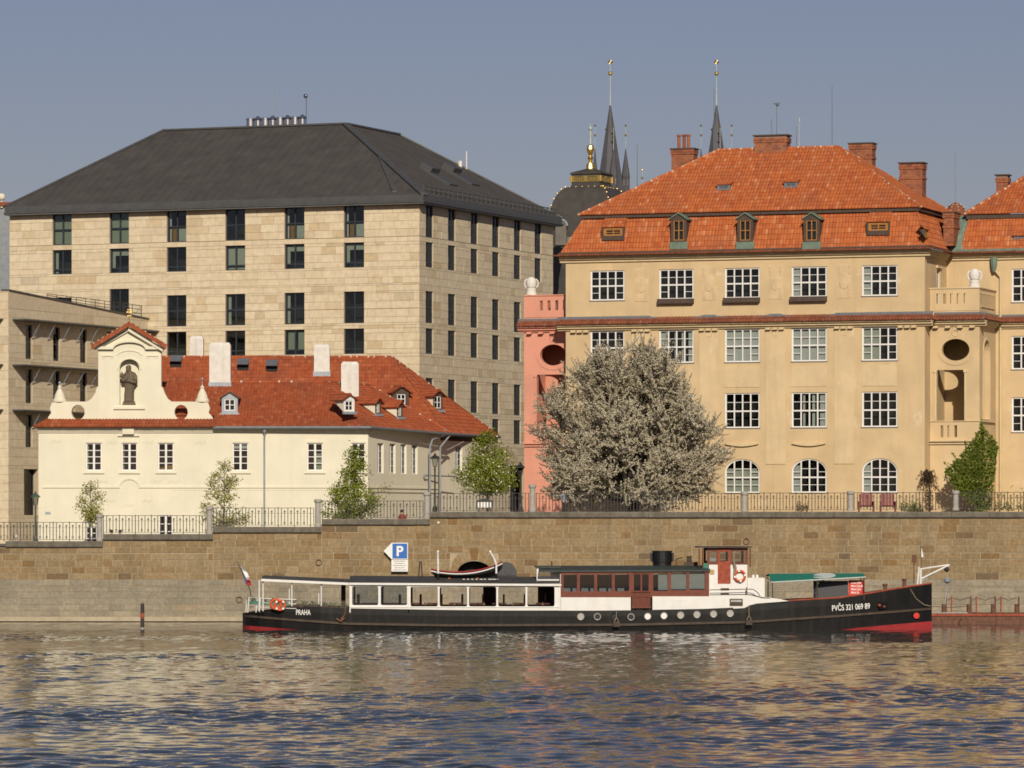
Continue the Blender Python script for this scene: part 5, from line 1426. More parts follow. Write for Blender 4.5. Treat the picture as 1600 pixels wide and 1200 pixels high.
# ---- loggia bay between main block and right wing, and its pink twin on the left
def loggia(parent, M, L, mirror, wallm, trim, depth=4.3, side=True):
    """front plane at local y=0, x from 0 to L"""
    zof = lambda py: of.z(1490, py, 1.2)
    zP, zPb = zof(451), zof(486)
    cx = L*0.52 if not mirror else L*0.62
    oval = oval_pts(cx, zof(546.5), 0.86, 0.66)
    x0, x1 = (0.42, 2.12) if not mirror else (0.85, 2.75)
    rect = rect_pts(x0 if not mirror else x0, x1, zof(659), zof(578))
    mb = MB()
    lo = zof(659)
    slots = []
    for k in range(3):
        c = 0.75 + 0.42*k if not mirror else 1.2 + 0.42*k
        slots.append(rect_pts(c - 0.085, c + 0.085, zof(683), zof(664.5)))
    hl = [oval, rect] + slots
    if mirror: hl.append(arch_pts(L - 1.2, L - 0.2, zof(770), zof(725), 0.5, 12))
    mb.plate(rect_pts(0, L, -0.6, zPb), hl, 0.0, 0.32, True)
    o = mb.build('loggia_wall', wallm, parent, M)
    # balcony slab, inside walls, ceiling
    mb = MB(); zf = zof(690); zc = zof(505)
    mb.box(0, L, 0.33, depth, zf - 0.2, zf); mb.build('loggia_floor', trim, parent, M)
    mb = MB(); mb.box(0, L, 0.33, depth, zc - .05, zc + 0.2); mb.build('loggia_ceiling', trim, parent, M)
    mb = MB(); mb.box(0.0, L, depth - 1.0, depth - 0.95, zf, zc - .05); mb.build('loggia_back', wallm, parent, M)
    mb = MB(); mb.box(0.0 if not mirror else L - .1, 0.1 if not mirror else L, 0.33, depth - 1.01, zf, zc - .05); mb.build('loggia_side', wallm, parent, M)
    # sill mouldings
    for (py, pr, h) in ((690, 0.22, 0.08), (694, 0.12, 0.08), (658.5, 0.07, 0.05)): band(parent, M, 0.0, L + (0.15 if not mirror else 0), zof(py), zof(py) + h, pr, trim, 'moulding')
    mb = MB(); mb.plate(oval_pts(cx, zof(546.5), 1.1, 0.95), [oval], -0.04, 0.04, True); mb.build('oval_surround', wallm, parent, M)
    mb = MB(); mb.torus((cx, -0.03, zof(520)), 0.2, 0.05, n=12, m=5); mb.torus((cx, -.03, zof(513)), 0.13, .04, n=10, m=5); mb.build('cartouche', trim, parent, M)
    for x in (x0 - 0.14, x1 + 0.02):
        mb = MB(); mb.box(x, x + .12, -0.05, 0, zof(657), zof(582)); mb.box(x - .05, x + .17, -0.09, 0, zof(582), zof(578)); mb.build('pilaster', trim, parent, M)
    # parapet with slots
    sl = []
    n_ = 5 if not mirror else 4
    for k in range(n_):
        c = (0.5 + 0.42*k) if not mirror else (1.15 + 0.5*k)
        sl.append(rect_pts(c - 0.1, c + 0.1, zof(474.5), zof(458.5)))
    mb = MB(); mb.plate(rect_pts(0, L, zPb + .02, zP), sl, 0.0, 0.3, True); mb.build('parapet', wallm, parent, M)
    band(parent, M, -0.03, L + .03, zP, zP + 0.07, 0.06, trim, 'parapet_cap'); 
    for k in range(4): 
        c = 0.4 + k*(L - 0.8)/3; mb = MB(); mb.box(c - .14, c + .14, -0.3, 0, ZS - 0.46, ZS - 0.345); mb.build('bracket', trim, parent, M)
    return zof, zP, zf, zc

def urn(name, label, wpos, h=1.15):
    t = thing(name, label, 'urn', wpos, 0, 'white stone urns on the terrace parapets')
    mb = MB(); mb.lathe([(0.36, 0), (0.34, 0.06), (0.30, 0.22), (0.30, 0.4), (0.22, 0.45)], n=14); mb.build('base', 'white_stone', t)
    mb = MB(); mb.lathe([(0.24, 0.45), (0.30, 0.52), (0.33, 0.72), (0.31, 0.92), (0.22, 1.06), (0.12, 1.12), (0.01, 1.14)], n=14); mb.build('bowl', 'white_stone', t)
    mb = MB()
    for s in (-1, 1): mb.tube([(s*.26, 0, 1.0), (s*.40, 0, 0.9), (s*.43, 0, .68), (s*.36, 0, .5), (s*.28, 0, .5)], 0.045, 6)
    mb.build('handle', 'white_stone', t)
    return t
ML = frameM(0.02, 1.2, 0); LB = of.t(1530, 1.2)
zof, zP, zf, zc = loggia(och, ML, LB, False, 'plaster_ochre', 'plaster_trim')
cornice_run(ML, 0.3, LB + 0.45, seed=43)
MQ = frameM(0.02 + LB, 1.2, SIDE)        # right cheek of the bay with a tall round-headed niche
mb = MB(); nh = arch_pts(1.0, 2.6, zof(655), zof(530), 0.8, 12)
mb.plate(rect_pts(0, 4.3, -0.6, zP), [nh], 0.003, 0.35); mb.build('bay_cheek', 'plaster_ochre', och, MQ)
mb = MB(); mb.box(0.9, 2.7, 0.36, 0.40, zof(657), zof(528)); mb.build('niche_back', 'plaster_ochre', och, MQ)
mb = MB(); mb.plate(arch_pts(0.85, 2.75, zof(655), zof(526), 0.95, 12), [nh], -0.05, 0.05, True); mb.build('niche_surround', 'plaster_trim', och, MQ)
cornice_run(MQ, 0.0, 4.3, seed=44); band(och, MQ, 0, 4.3, zP, zP + .07, .06, 'plaster_trim', 'parapet_cap'); band(och, MQ, 0.4, 3.9, zof(659), zof(656), .12, 'plaster_trim'); band(och, MQ, 0.4, 3.9, zof(690), zof(688), .16, 'plaster_trim')
mb = MB()
for k in range(11): mb.box(0.3 + k*.34, 0.42 + k*.34, -0.04, 0, zP - .28, zP - .2)
mb.box(0.3, 3.9, -0.06, 0, zPz + .1 if False else zof(480), zof(478)); mb.build('dentils', 'plaster_trim', och, MQ)
# loggia door seen in the opening
window(och, frameM(0.02, 1.2 + 3.17, 0), 1.45, 2.1, zf, zf + 2.1, 'slim', rng, 0.0)
# right wing behind
MW = frameM(0, 5.5, 0); v = 5.5
wfz = lambda py: of.z(1590, py, v)
WW = of.t(1612, v)
zr = [(wfz(472), wfz(420)), (wfz(577), wfz(525)), (wfz(675), wfz(621)), (wfz(769), wfz(716))]
u0 = of.t(1580.5, v); holes = []
for k in range(2):
    a = u0 + k*3.95
    for z0, z1 in zr[:3]: window(och, MW, a, a + ow, z0, z1, 'caseb', rng, 0.07); holes.append(rect_pts(a, a + ow, z0, z1))
mb = MB(); mb.plate(rect_pts(0, 12, -0.6, ZC + .4), holes, 0.0, 0.2); mb.build('wall', 'plaster_ochre', och, MW)
cornice_run(MW, LB + 0.1, 12, seed=45)
for (d0, d1, pr) in ((-0.1, 0.06, 0.12), (0.06, 0.2, 0.26), (0.2, 0.3, 0.40)): band(och, MW, 0.36, 12, ZC + d0, ZC + d1, pr, 'plaster_trim', 'cornice')
mt = MB(); tile_face(mt, [(0.5, -.62, ZC + .3), (12, -.62, ZC + .3), (12, -.1, ZM + .05), (0.5, -.1, ZM + .05)], 0.2, 0.33, 0.05, 0.03, seed=61); mt.build('eaves_tiles', 'tile_brown', och, MW)
mb = MB(); mb.box(0.4, 12, -.36, -.1, ZM - .02, ZM + .14); mb.build('eaves_gutter', 'copper_green', och, MW)
wv = lambda px, py, vv: Vector((of.t(px, v + vv), vv, of.z(px, py, v + vv)))
A1 = wv(1501, 390, -0.2); B1 = wv(1516, 347, 0.9); A1.z = ZM; B1.z = zk - .1
mt = MB(); tile_face(mt, [A1, (12, A1.y, A1.z), (12, B1.y, B1.z), B1], 0.2, 0.36, 0.03, 0.03, seed=62)
tile_face(mt, [(A1.x, 6, A1.z), A1, B1, (B1.x, 6, B1.z)], 0.2, 0.36, 0.03, 0.03, seed=63)
mt.build('mansard', 'tile_orange', och, MW)
mt, mw = MB(), MB(); U0 = B1 + Vector((-.3, -.3, .16)); rp_ = wv(1625, 262, 5.5)
tile_face(mt, [U0, (12, U0.y, U0.z), (12, 5.5, rp_.z), rp_], 0.205, 0.36, 0.045, 0.03, seed=64); tile_face(mt, [(U0.x, 11, U0.z), U0, rp_], 0.205, 0.36, 0.045, 0.03, seed=65)
wroof = mt.build('roof', 'tile_orange', och, MW)
mt = MB(); ridge(mt, mw, U0, rp_, 0.11, 0.36, 0.9); ridge(mt, mw, A1, B1, 0.08, 0.36, 0.8); mt.build('ridge_tiles', 'tile_orange', wroof); mw.build('ridge_mortar', 'mortar_white', wroof, kind='stuff')
mb = MB(); mb.box(U0.x + .1, 12, U0.y + .1, 8, U0.z - .3, U0.z - .05); mb.build('eaves_board', 'dormer_brown', wroof)
p = wv(1597, 384, 0.0); dormer(och, MW @ Matrix.Translation((p.x + .1, 0.1, p.z)), 1.3, 0.62, 0.9, 0.75, 'zinc', 'dormer_brown', 'tile_orange', (1.0, 0.34, 0.14), 0.08, shed=True, wmat='zinc')
chimney(och, of, 1474, 1490, 332, 384, 4.6, 1.5, 'brick'); chimney(och, of, 1556.5, 1574.5, 273.5, 312, 12.5, 0.7, 'brick')
mb = MB(); a = of.pt(1488, 390, 5.2); mb.add([(a.x - .2, 5.1, ZM + .1), (A1.x + .1, 5.25, ZM + .1), (B1.x, 6.6, zk), (a.x - .1, 6.8, zk)], [(0, 1, 2, 3)]); mb.build('valley', 'copper_green', och)
# little tiled turret cap behind
tp = P(1493, 345, 292); t = thing('roof_turret', 'small round tiled turret cap with a thin rod behind the ochre roofs', 'turret', (tp.x, tp.y, tp.z - 3))
mb = MB(); mb.lathe([(0.8, 0), (0.8, 3.0), (0.92, 3.0), (0.80, 3.5), (0.5, 3.95), (0.18, 4.15), (0.05, 4.2)], n=14); mb.build('cap', 'tile_brown', t)
mb = MB(); r_ = random.Random(2)
for i in range(9):
    a = 2*math.pi*i/9
    for k in range(5): f = k/5; R_ = 0.90*math.cos(f*1.4); mb.ball((R_*math.cos(a), R_*math.sin(a), 3.05 + 1.1*math.sin(f*1.4)), 0.05, 5, 3)
mb.build('mortar_ribs', 'mortar_white', t, kind='stuff')
mb = MB(); mb.cyl((0, 0, 4.1), (0, 0, P(1492, 240, 292).z - tp.z + 3), 0.03, .02, 5); mb.build('rod', 'zinc', t)
# downpipes and lamps on the right
pipe([ML @ Vector((-0.12, -0.08, ZC - .2)), ML @ Vector((-0.12, -0.08, 0.0))], och, 'plaster_trim', 0.06)
q = of.pt(1563, 430, 5.35); mb = MB(); mb.lathe([(0.10, 0), (0.2, 0.4), (0.22, 0.9)], (of.t(1553, 5.2), 5.2, of.z(1553, 425, 5.2)), 8); mb.build('hopper', 'copper_green', och)
pipe([(of.t(1553, 5.2), 5.2, of.z(1553, 420, 5.2)), (q.x, 5.38, of.z(1563, 433, 5.3)), (q.x, 5.38, 0)], och, 'plaster_trim', 0.07)
c_ = of.sub(LB - 0.35, 1.5); urn('stone_urn', 'white stone urn on the ochre parapet at the right', (c_[0], c_[1], zP + 6.07))

# ================================================================ PINK HOUSE (left of the ochre front)
Lp = 3.1
pk_o = of.sub(T0 - Lp - 0.05, 1.2)
pink = thing('pink_house', 'pink plastered house with oval loggia opening beside the ochre building', 'building', (pk_o[0], pk_o[1], 6.0), of.rz)
loggia(pink, I4, Lp, True, 'plaster_pink', 'plaster_pink')
cornice_run(I4, -0.35, Lp - 0.4, parent=pink, trim='plaster_pink', seed=46)
mb = MB(); mb.box(0.0, 0.3, 0.33, 4.3, -0.6, zof(452)); mb.f = [f for f in mb.f]; mb.build('wall', 'plaster_pink', pink)
mb = MB(); mb.box(1.9, Lp + .1, 4.3, 8, 8, of.z(875, 400, 5.5) - .3); mb.build('upper_wall', 'plaster_pink', pink)
mt = MB(); zz = of.z(875, 402, 5.5); tile_face(mt, [(1.5, 3.85, zz), (Lp, 3.85, zz), (Lp, 4.9, zz + .6), (1.9, 4.9, zz + .6)], 0.2, 0.33, 0.05, 0.03, seed=47); mt.build('roof_tiles', 'tile_brown', pink)
mb = MB(); mb.box(1.65, Lp, 4.0, 4.31, zz - .28, zz - .05); mb.build('cornice', 'plaster_pink', pink)
mb = MB(); mb.box(1.3, 2.1, 4.6, 5.4, zz + .2, zz + 1.3); mb.build('dormer_box', 'copper_green', pink)
wz0 = zof(770)
c_ = of.sub(T0 - Lp + 0.35, 1.45); urn('stone_urn', 'white stone urn on the pink parapet', (c_[0], c_[1], zP + 6.07))
# ================================================================ PASSENGER STEAMER
mat('hull_black', (0.0085, 0.008, 0.0075), 0.5, 0.3, 2.0, 0.1, 8.0, streak=0.6, streakcol=(0.045, 0.032, 0.024), spec=0.3, spots=((0.07, 0.04, 0.025), 0.5, 0.63, 0.75, 3.0))
mat('boot_red', (0.34, 0.030, 0.032), 0.6, 0.15, 3.0, streak=0.3)
mat('strake_brown', (0.07, 0.05, 0.035), 0.7, 0.3, 4.0)
mat('boat_white', (0.79, 0.78, 0.74), 0.45, 0.05, 2.0, streak=0.25, streakcol=(0.6, 0.52, 0.38))
mat('mahogany', (0.16, 0.036, 0.016), 0.45, 0.25, 6.0)
mat('boat_roof', (0.050, 0.062, 0.055), 0.6, 0.2, 2.5)
mat('boat_roof_grey', (0.065, 0.063, 0.060), 0.6, 0.2, 2.5)
mat('awning_green', (0.012, 0.20, 0.145), 0.8, 0.08, 2.0)
mat('awning_white', (0.6, 0.66, 0.62), 0.8, 0.05)
mat('funnel_black', (0.008, 0.008, 0.009), 0.5, 0.2, 3.0)
mat('deck_red', (0.10, 0.030, 0.022), 0.7, 0.2, 3.0)
mat('orange_ring', (0.62, 0.10, 0.03), 0.5, 0.08)
mat('banner_red', (0.62, 0.045, 0.03), 0.7, 0.04)
mat('banner_grey', (0.085, 0.085, 0.09), 0.8, 0.06)
mat('letter_white', (0.85, 0.84, 0.80), 0.6, 0.02)
mat('letter_dark', (0.05, 0.05, 0.055), 0.8, 0.05)
mat('sign_blue', (0.03, 0.15, 0.50), 0.4, 0.04)
mat('rope', (0.30, 0.24, 0.16), 0.9, 0.2)
mat('plant_green', (0.06, 0.12, 0.045), 0.8, 0.4, 9.0)
mat('box_green', (0.06, 0.20, 0.14), 0.7, 0.3, 4.0)
mat('flag_blue', (0.10, 0.12, 0.25), 0.8); mat('flag_red', (0.45, 0.04, 0.03), 0.8)
mat('porthole_pale', (0.42, 0.40, 0.36), 0.3, 0.1)
mat('porthole_white', (0.85, 0.84, 0.80), 0.4, 0.02)
mat('brass', (0.45, 0.33, 0.15), 0.35, 0.1, metallic=0.8)
mat('seat_pale', (0.45, 0.45, 0.42), 0.8)
BX, BY = 4.0, 237.6
boat = thing('passenger_steamer', 'long black and white river passenger boat moored along the quay', 'boat', (BX, BY, 0))
def bp_(px, py, v=-2.55): q = P(px, py, BY + v); return Vector((q.x - BX, v, q.z))
def lin(tab, x):
    if x <= tab[0][0]: return tab[0][1]
    for (a, ya), (b, yb) in zip(tab[:-1], tab[1:]):
        if x <= b: return ya + (yb - ya)*(x - a)/(b - a)
    return tab[-1][1]
SHEER = [(379, 958), (420, 953.5), (452, 948), (462, 946.5), (545, 950.5), (700, 953), (875, 954.5), (985, 953.5), (1100, 951.3), (1163, 948.5), (1172, 944.5), (1182, 942.3), (1232, 938.5), (1310, 934), (1345, 929), (1400, 919.5), (1440, 913.5), (1456, 911.5)]
STRK = [(379, 962), (450, 968), (545, 974.5), (700, 977), (985, 976), (1165, 972), (1310, 962.5), (1400, 955.5), (1456, 951)]
RED = [(379, 977), (482, 985.5), (1290, 986), (1360, 979), (1456, 970.5)]
HB = [(379, 0.55), (383, 1.05), (390, 1.45), (405, 1.85), (440, 2.3), (500, 2.55), (600, 2.62), (1150, 2.62), (1230, 2.45), (1300, 2.05), (1360, 1.5), (1410, 0.85), (1440, 0.35), (1455, 0.04), (1456, 0.03)]
stations = [379, 381, 384, 390, 397, 405, 420, 440, 452, 462, 500, 545, 600, 700, 800, 875, 985, 1060, 1100, 1163, 1172, 1182, 1205, 1232, 1270, 1310, 1345, 1375, 1400, 1420, 1440, 1450, 1456]
def hull_rows(px):
    hb = lin(HB, px); zz = lambda py: P(px, py, BY - hb).z
    zr = max(zz(lin(RED, px)), -0.45); st = zz(lin(STRK, px)); sh = zz(lin(SHEER, px))
    low = 0.72 if 430 < px < 1330 else 0.6
    x = P(px, 900, BY - hb).x - BX
    return x, [(hb*low, -0.75), (hb*0.93, min(zr, -0.02) if zr < 0 else -0.02), (hb*0.955, max(zr, -0.01)), (hb*0.985, st), (hb, (st*0.4 + sh*0.6)), (hb*1.0, sh)]
mb = MB(); n_ = len(stations); R_ = 6
for side in (-1, 1):
    V = []
    for px in stations:
        x, rows = hull_rows(px); V += [(x, side*w, z) for (w, z) in rows]
    for k in range(R_ - 1):
        mb.k = 1 if k < 2 else 0
        fs = [(i*R_ + k, (i+1)*R_ + k, (i+1)*R_ + k + 1, i*R_ + k + 1) for i in range(n_ - 1)]
        o = len(mb.v) if k == 0 else o
        if k == 0: mb.v += V
        mb.f += [tuple(o + j for j in (f if side < 0 else f[::-1])) for f in fs]; mb.m += [mb.k]*len(fs)
mb.k = 0
x, r0 = hull_rows(stations[0]); mb.add([(x, -w, z) for w, z in r0] + [(x, w, z) for w, z in r0[::-1]], [tuple(range(12))[::-1]])
hull = mb.build('hull', ['hull_black', 'boot_red'], boat, smooth=False)
mb = MB()
dk = []
for px in stations:
    x, rows = hull_rows(px); dk.append((x, rows[-1][0] - 0.03, rows[-1][1] - 0.12))
for (xa, wa, za), (xb, wb, zb) in zip(dk[:-1], dk[1:]): mb.quad((xa, -wa, za), (xb, -wb, zb), (xb, wb, zb), (xa, wa, za))
mb.build('deck', 'deck_red', boat)
mb = MB()      # rubbing strake and bulwark rail
def along(tab, off, out_): return [Vector((hull_rows(px)[0], -lin(HB, px)*0.985 - out_, P(px, lin(tab, px) + off, BY - lin(HB, px)).z)) for px in stations]
pts = along(STRK, 0, 0.03)
for a, b in zip(pts[:-1], pts[1:]):
    mb.add([a + Vector((0, -.05, -.06)), b + Vector((0, -.05, -.06)), b + Vector((0, -.05, .06)), a + Vector((0, -.05, .06)), a + Vector((0, .08, -.06)), b + Vector((0, .08, -.06)), b + Vector((0, .08, .06)), a + Vector((0, .08, .06))], [(0,1,2,3),(3,2,6,7),(4,5,1,0)])
mb.build('rubbing_strake', 'strake_brown', boat)
pts = [p for p, px in zip(along(SHEER, 0, 0.0), stations) if px >= 1232]
mb = MB(); mb.tube(pts, 0.05, 6); mb.build('bulwark_rail', 'rust_red', boat)
# lettering on the hull
def hull_text(txt, px, py, w_px, h_px, m, bold=0.0, dpx=14):
    a, b = hull_rows(px - dpx), hull_rows(px + dpx); ya, yb = -lin(HB, px - dpx), -lin(HB, px + dpx)
    ang = math.atan2(yb - ya, b[0] - a[0]); me = text_mesh(txt, m, 1.0, bold)
    xs = [v.co.x for v in me.vertices]; zs = [v.co.z for v in me.vertices]
    W, H = (max(xs) - min(xs)), (max(zs) - min(zs)); sc = BY/F
    cx, cz = (max(xs) + min(xs))/2, (max(zs) + min(zs))/2
    me.transform(Matrix.Translation((-cx, 0, -cz))); me.transform(Matrix.Diagonal((w_px*sc*1.0/W/max(0.3, math.cos(ang)), 1, h_px*sc/H, 1)))
    o = place('lettering', me, boat, Matrix.Translation((hull_rows(px)[0], -lin(HB, px) - 0.035, P(px, py, BY - lin(HB, px)).z)) @ Matrix.Rotation(ang, 4, 'Z') @ Matrix.Rotation(rad(0 if px < 800 else -3.2), 4, 'Y'))
    return o
hull_text('PRAHA', 474, 956.7, 22.5, 8.2, 'letter_white', 0.012)
hull_text('PVČS 321 069 89', 1329.5, 947, 60, 12, 'letter_white', 0.012, 26)
# portholes
for i, px in enumerate((907.5, 933.5, 960, 986, 1012, 1037.5, 1063.5, 1089, 1115, 1141)):
    py = 964 - 5.5*max(0, (px - 985))/156 if px > 985 else 963.5
    x = hull_rows(px)[0]; z = P(px, py, BY - 2.62).z
    pale = {4: 'porthole_white', 5: 'porthole_white', 1: 'funnel_black', 2: 'funnel_black', 3: 'funnel_black'}.get(i, 'porthole_pale')
    m1 = MB(); m1.torus((x, -2.62, z), 0.165, 0.025, n=18, m=5); o = m1.build('porthole', 'porthole_pale' if i not in (2,) else 'hull_black', boat)
    m2 = MB(); m2.lathe([(0.16, 0), (0.16, 0.03), (0.001, 0.035)], n=18); m2.v = [(x + a, -2.61 - c*0.6, z + b) for a, b, c in m2.v]; m2.f = [f[::-1] for f in m2.f]; m2.build('pane', pale, o)
# hung wooden fenders
for px, y0, y1 in ((963, 953, 972), (1170, 945, 969)):
    m1 = MB(); x = hull_rows(px)[0]; z = P(px, y1, BY - 2.7).z
    m1.box(x - .17, x + .17, -2.95, -2.70, z - .24, z + .02); o = m1.build('fender', 'strake_brown', boat)
    m2 = MB(); zt_ = P(px, y0, BY - 2.7).z; m2.tube([(x, -2.68, zt_), (x, -2.75, z + .25), (x - .12, -2.82, z)], .018, 5); m2.tube([(x, -2.75, z + .25), (x + .12, -2.82, z)], .018, 5); m2.build('rope', 'rope', o)
m1 = MB(); x = hull_rows(533)[0]; z = P(533, 968, BY - 2.65).z; m1.tube([(x + .25, -2.66, z + .7), (x + .2, -2.7, z + .25), (x, -2.72, z)], [.03, .04, .06], 6); m1.tube([(x - .25, -2.72, z + .05), (x, -2.74, z - .1), (x + .2, -2.72, z + .1)], .05, 6); m1.build('anchor', 'rust_iron', boat)

# ---- side walls (near plate, far plate mirrored)
def rr(px0, px1, py0, py1, r=2.6, n=4):
    """rounded rectangle in photo pixels -> local (x,z)"""
    pts = []
    for cx, cy, a0 in ((px1 - r, py1 - r, 270), (px1 - r, py0 + r, 0), (px0 + r, py0 + r, 90), (px0 + r, py1 - r, 180)):
        for i in range(n + 1):
            a = rad(a0 + 90*i/n); q = bp_(cx + r*math.cos(a), cy - r*math.sin(a)); pts.append((q.x, q.z))
    return pts
def xz(px, py): q = bp_(px, py); return (q.x, q.z)
def xbox(px0, px1, py0, py1): a, b = xz(px0, py1), xz(px1, py0); return rect_pts(a[0], b[0], a[1], b[1])
sal = [rr(641.5, 684, 917, 947.5), rr(687, 730, 917, 947.5), rr(733, 775.5, 917, 947.5), rr(778.5, 821, 917, 947.5), rr(824, 866.5, 917, 947.5)]
gla = [rr(550, 591, 916, 945.5), rr(595, 636, 916, 945.5)]
mb = MB(); mb.plate(xbox(547, 876, 911.5, 953.8), sal + gla, -2.56, 0.09, True); saloon = mb.build('saloon_side', 'boat_white', boat)
mb = MB(); mb.plate(xbox(547, 876, 911.5, 953.8), sal + gla, 2.47, 0.09, True); mb.build('saloon_side', 'mahogany', boat)  # dark brown instead of white: the far side's shade is put into its colour
for g_ in gla:
    a = min(p[0] for p in g_); b = max(p[0] for p in g_); c = min(p[1] for p in g_); d = max(p[1] for p in g_)
    place('pane', unit_pane('glass_boat'), saloon, None, None, (a, -2.52, c), (b - a, 1, d - c))
for px in (547, 638.5, 875):
    mb = MB(); a = xz(px, 953)[0]; mb.box(a - .03, a + .03, -2.62, -2.563, xz(px, 957)[1], xz(px, 912)[1]); mb.build('rib', 'boat_white', saloon)
mb = MB(); a, b = xz(547, 949)[0], xz(876, 949)[0]; z = xz(700, 948.3)[1]; mb.box(a, b, -2.60, -2.563, z - .03, z + .02); mb.build('sill_strip', 'boat_white', saloon)
mb = MB()
for px in range(664, 866, 46): q = xz(px, 945.5); mb.lathe([(0.10, 0), (0.02, 0.14)], (q[0], -2.3, q[1]), 8)
mb.build('table_lamps', 'brass', boat, kind='stuff')
mb = MB(); z = xz(700, 943)[1]
for k in range(9):
    q0 = xz(565 + 34*k, 940)[0]; mb.box(q0, q0 + .75, -1.9, -0.4, z - .05, z + .0); mb.box(q0 + .3, q0 + .42, -1.3, -1.0, z - .7, z - .05)
mb.build('tables', 'deck_red', boat, kind='stuff')
mb = MB()
for k in range(10):
    q0 = xz(556 + 33*k, 940)[0]; mb.box(q0 - .05, q0 + .05, 0.6, 2.2, z - .6, z + .42)
mb.build('benches', 'mahogany', boat, kind='stuff')
mb = MB(); q = xz(856, 935)[0]; mb.box(q - .5, q + .5, 1.2, 2.3, z - .7, z + .85); mb.build('bar_counter', 'dormer_brown', boat); mb = MB(); q = xz(760, 935)[0]; mb.box(q - .2, q + .5, 1.7, 2.4, z - .7, z + .9); mb.build('cupboard', 'dormer_brown', boat)
def camber_roof(px0, px1, yl, yr, crown, m, name, over=0.1, th=0.06, hw=2.66, edge=None):
    """arched deck roof; near edge follows photo rows yl..yr"""
    mb = MB(); n = 10; prof = []
    A, B = bp_(px0, yl, -hw), bp_(px1, yr, -hw)
    V = []
    for e in (A, B):
        for i in range(n + 1):
            y = -hw + 2*hw*i/n; V.append((e.x, y, e.z + crown*(1 - (y/hw)**2)))
    V += [(x, y, z - th) for x, y, z in V]
    k = n + 1; o2 = 2*k
    f = [(i, k + i, k + i + 1, i + 1) for i in range(n)] + [(o2 + i, o2 + i + 1, o2 + k + i + 1, o2 + k + i) for i in range(n)]
    f += [(0, o2, o2 + k, k), (n, k + n, o2 + k + n, o2 + n)]
    f += [(i + 1, o2 + i + 1, o2 + i, i) for i in range(n)] + [(k + i, o2 + k + i, o2 + k + i + 1, k + i + 1) for i in range(n)]
    mb.add(V, [q[::-1] for q in f]); o = mb.build(name, m, boat)
    if edge:
        m2 = MB(); e0, e1 = A + Vector((0, -.03, -.03)), B + Vector((0, -.03, -.03)); h = Vector((0, 0, edge))
        m2.add([e0 - h, e1 - h, e1 + h*.4, e0 + h*.4, e0 - h + Vector((0, .08, 0)), e1 - h + Vector((0, .08, 0)), e1 + h*.4 + Vector((0, .08, 0)), e0 + h*.4 + Vector((0, .08, 0))], [(0,1,2,3),(7,6,5,4),(3,2,6,7),(4,5,1,0),(0,3,7,4),(1,5,6,2)]); m2.build('roof_edge', 'boat_white', o)
    return o, A, B
camber_roof(545, 877, 910.5, 912.5, 0.34, 'boat_roof_grey', 'saloon_roof', edge=0.08)
camber_roof(408, 545.5, 904.5, 910.6, 0.16, 'boat_roof_grey', 'aft_canopy', edge=0.09, th=0.05)
for px, yt in ((411, 906), (456, 908), (502, 910), (405, 906)):
    for v in (-2.45, 2.45):
        a, b = bp_(px, yt, v), bp_(px, 947 if px > 440 else 955, v); mb = MB(); mb.cyl(a, b, 0.035, n=6); mb.build('canopy_post', 'boat_white' if v < 0 else 'dormer_brown', boat)
    if px > 440:
        mb = MB(); q = bp_(px - 4, 920 + (px - 456)*.15, -2.3); mb.cyl(q, bp_(px - 4, 944, -2.3), 0.03, n=5); mb.build('stanchion', 'boat_white', boat)
for v in (-1.0, 1.9):
    mb = MB(); mb.box(*sorted((bp_(533, 940, v).x, bp_(540, 940, v).x)), v, v + .1, 0.8, bp_(535, 913, v).z); mb.build('canopy_post', 'dormer_brown', boat)
# stern rail with flower boxes
for h, r in ((934, .03), (941, .022), (948, .022)):
    mb = MB(); mb.tube([bp_(389, h, -1.5), bp_(420, h + 1.5, -2.2), bp_(463, h + 3, -2.5)], r, 5); mb.tube([bp_(389, h, -1.5), bp_(386, h, 0), bp_(389, h, 1.5)], r, 5); mb.build('stern_rail', 'boat_white', boat)
for px, v in ((389, -1.5), (402, -1.9), (407, -2.0), (386, 0.0), (389, 1.5)):
    mb = MB(); mb.cyl(bp_(px, 934, v), bp_(px - 2, 957, v), .03, n=5); mb.build('rail_post', 'boat_white', boat)
def leaf_cloud(mb, c, rx, ry, rz, n, s, r, up=0.0):
    for _ in range(n):
        th, ph, q = r.uniform(0, 6.283), math.acos(r.uniform(-1, 1)), r.random()**0.4
        p = Vector((c[0] + rx*q*math.sin(ph)*math.cos(th), c[1] + ry*q*math.sin(ph)*math.sin(th), c[2] + rz*q*math.cos(ph)))
        leaf(mb, p, s*r.uniform(.6, 1.3), r)
def leaf(mb, p, s, r):
    a = Vector((r.gauss(0, 1), r.gauss(0, 1), r.gauss(0, 1))).normalized(); b = a.cross(Vector((r.gauss(0, 1), r.gauss(0, 1), r.gauss(0, 1)))).normalized()
    mb.add([p - a*s*.5, p + b*s*.28, p + a*s*.5, p - b*s*.28], [(0, 1, 2, 3)])
mat_pieces('leaf_boat', [(0.05,0.10,0.05,0),(0.09,0.15,0.07,.5),(0.16,0.20,0.16,.8),(0.22,0.14,0.10,1)], 0.8, 0.1, 5, 0)
rb = random.Random(77)
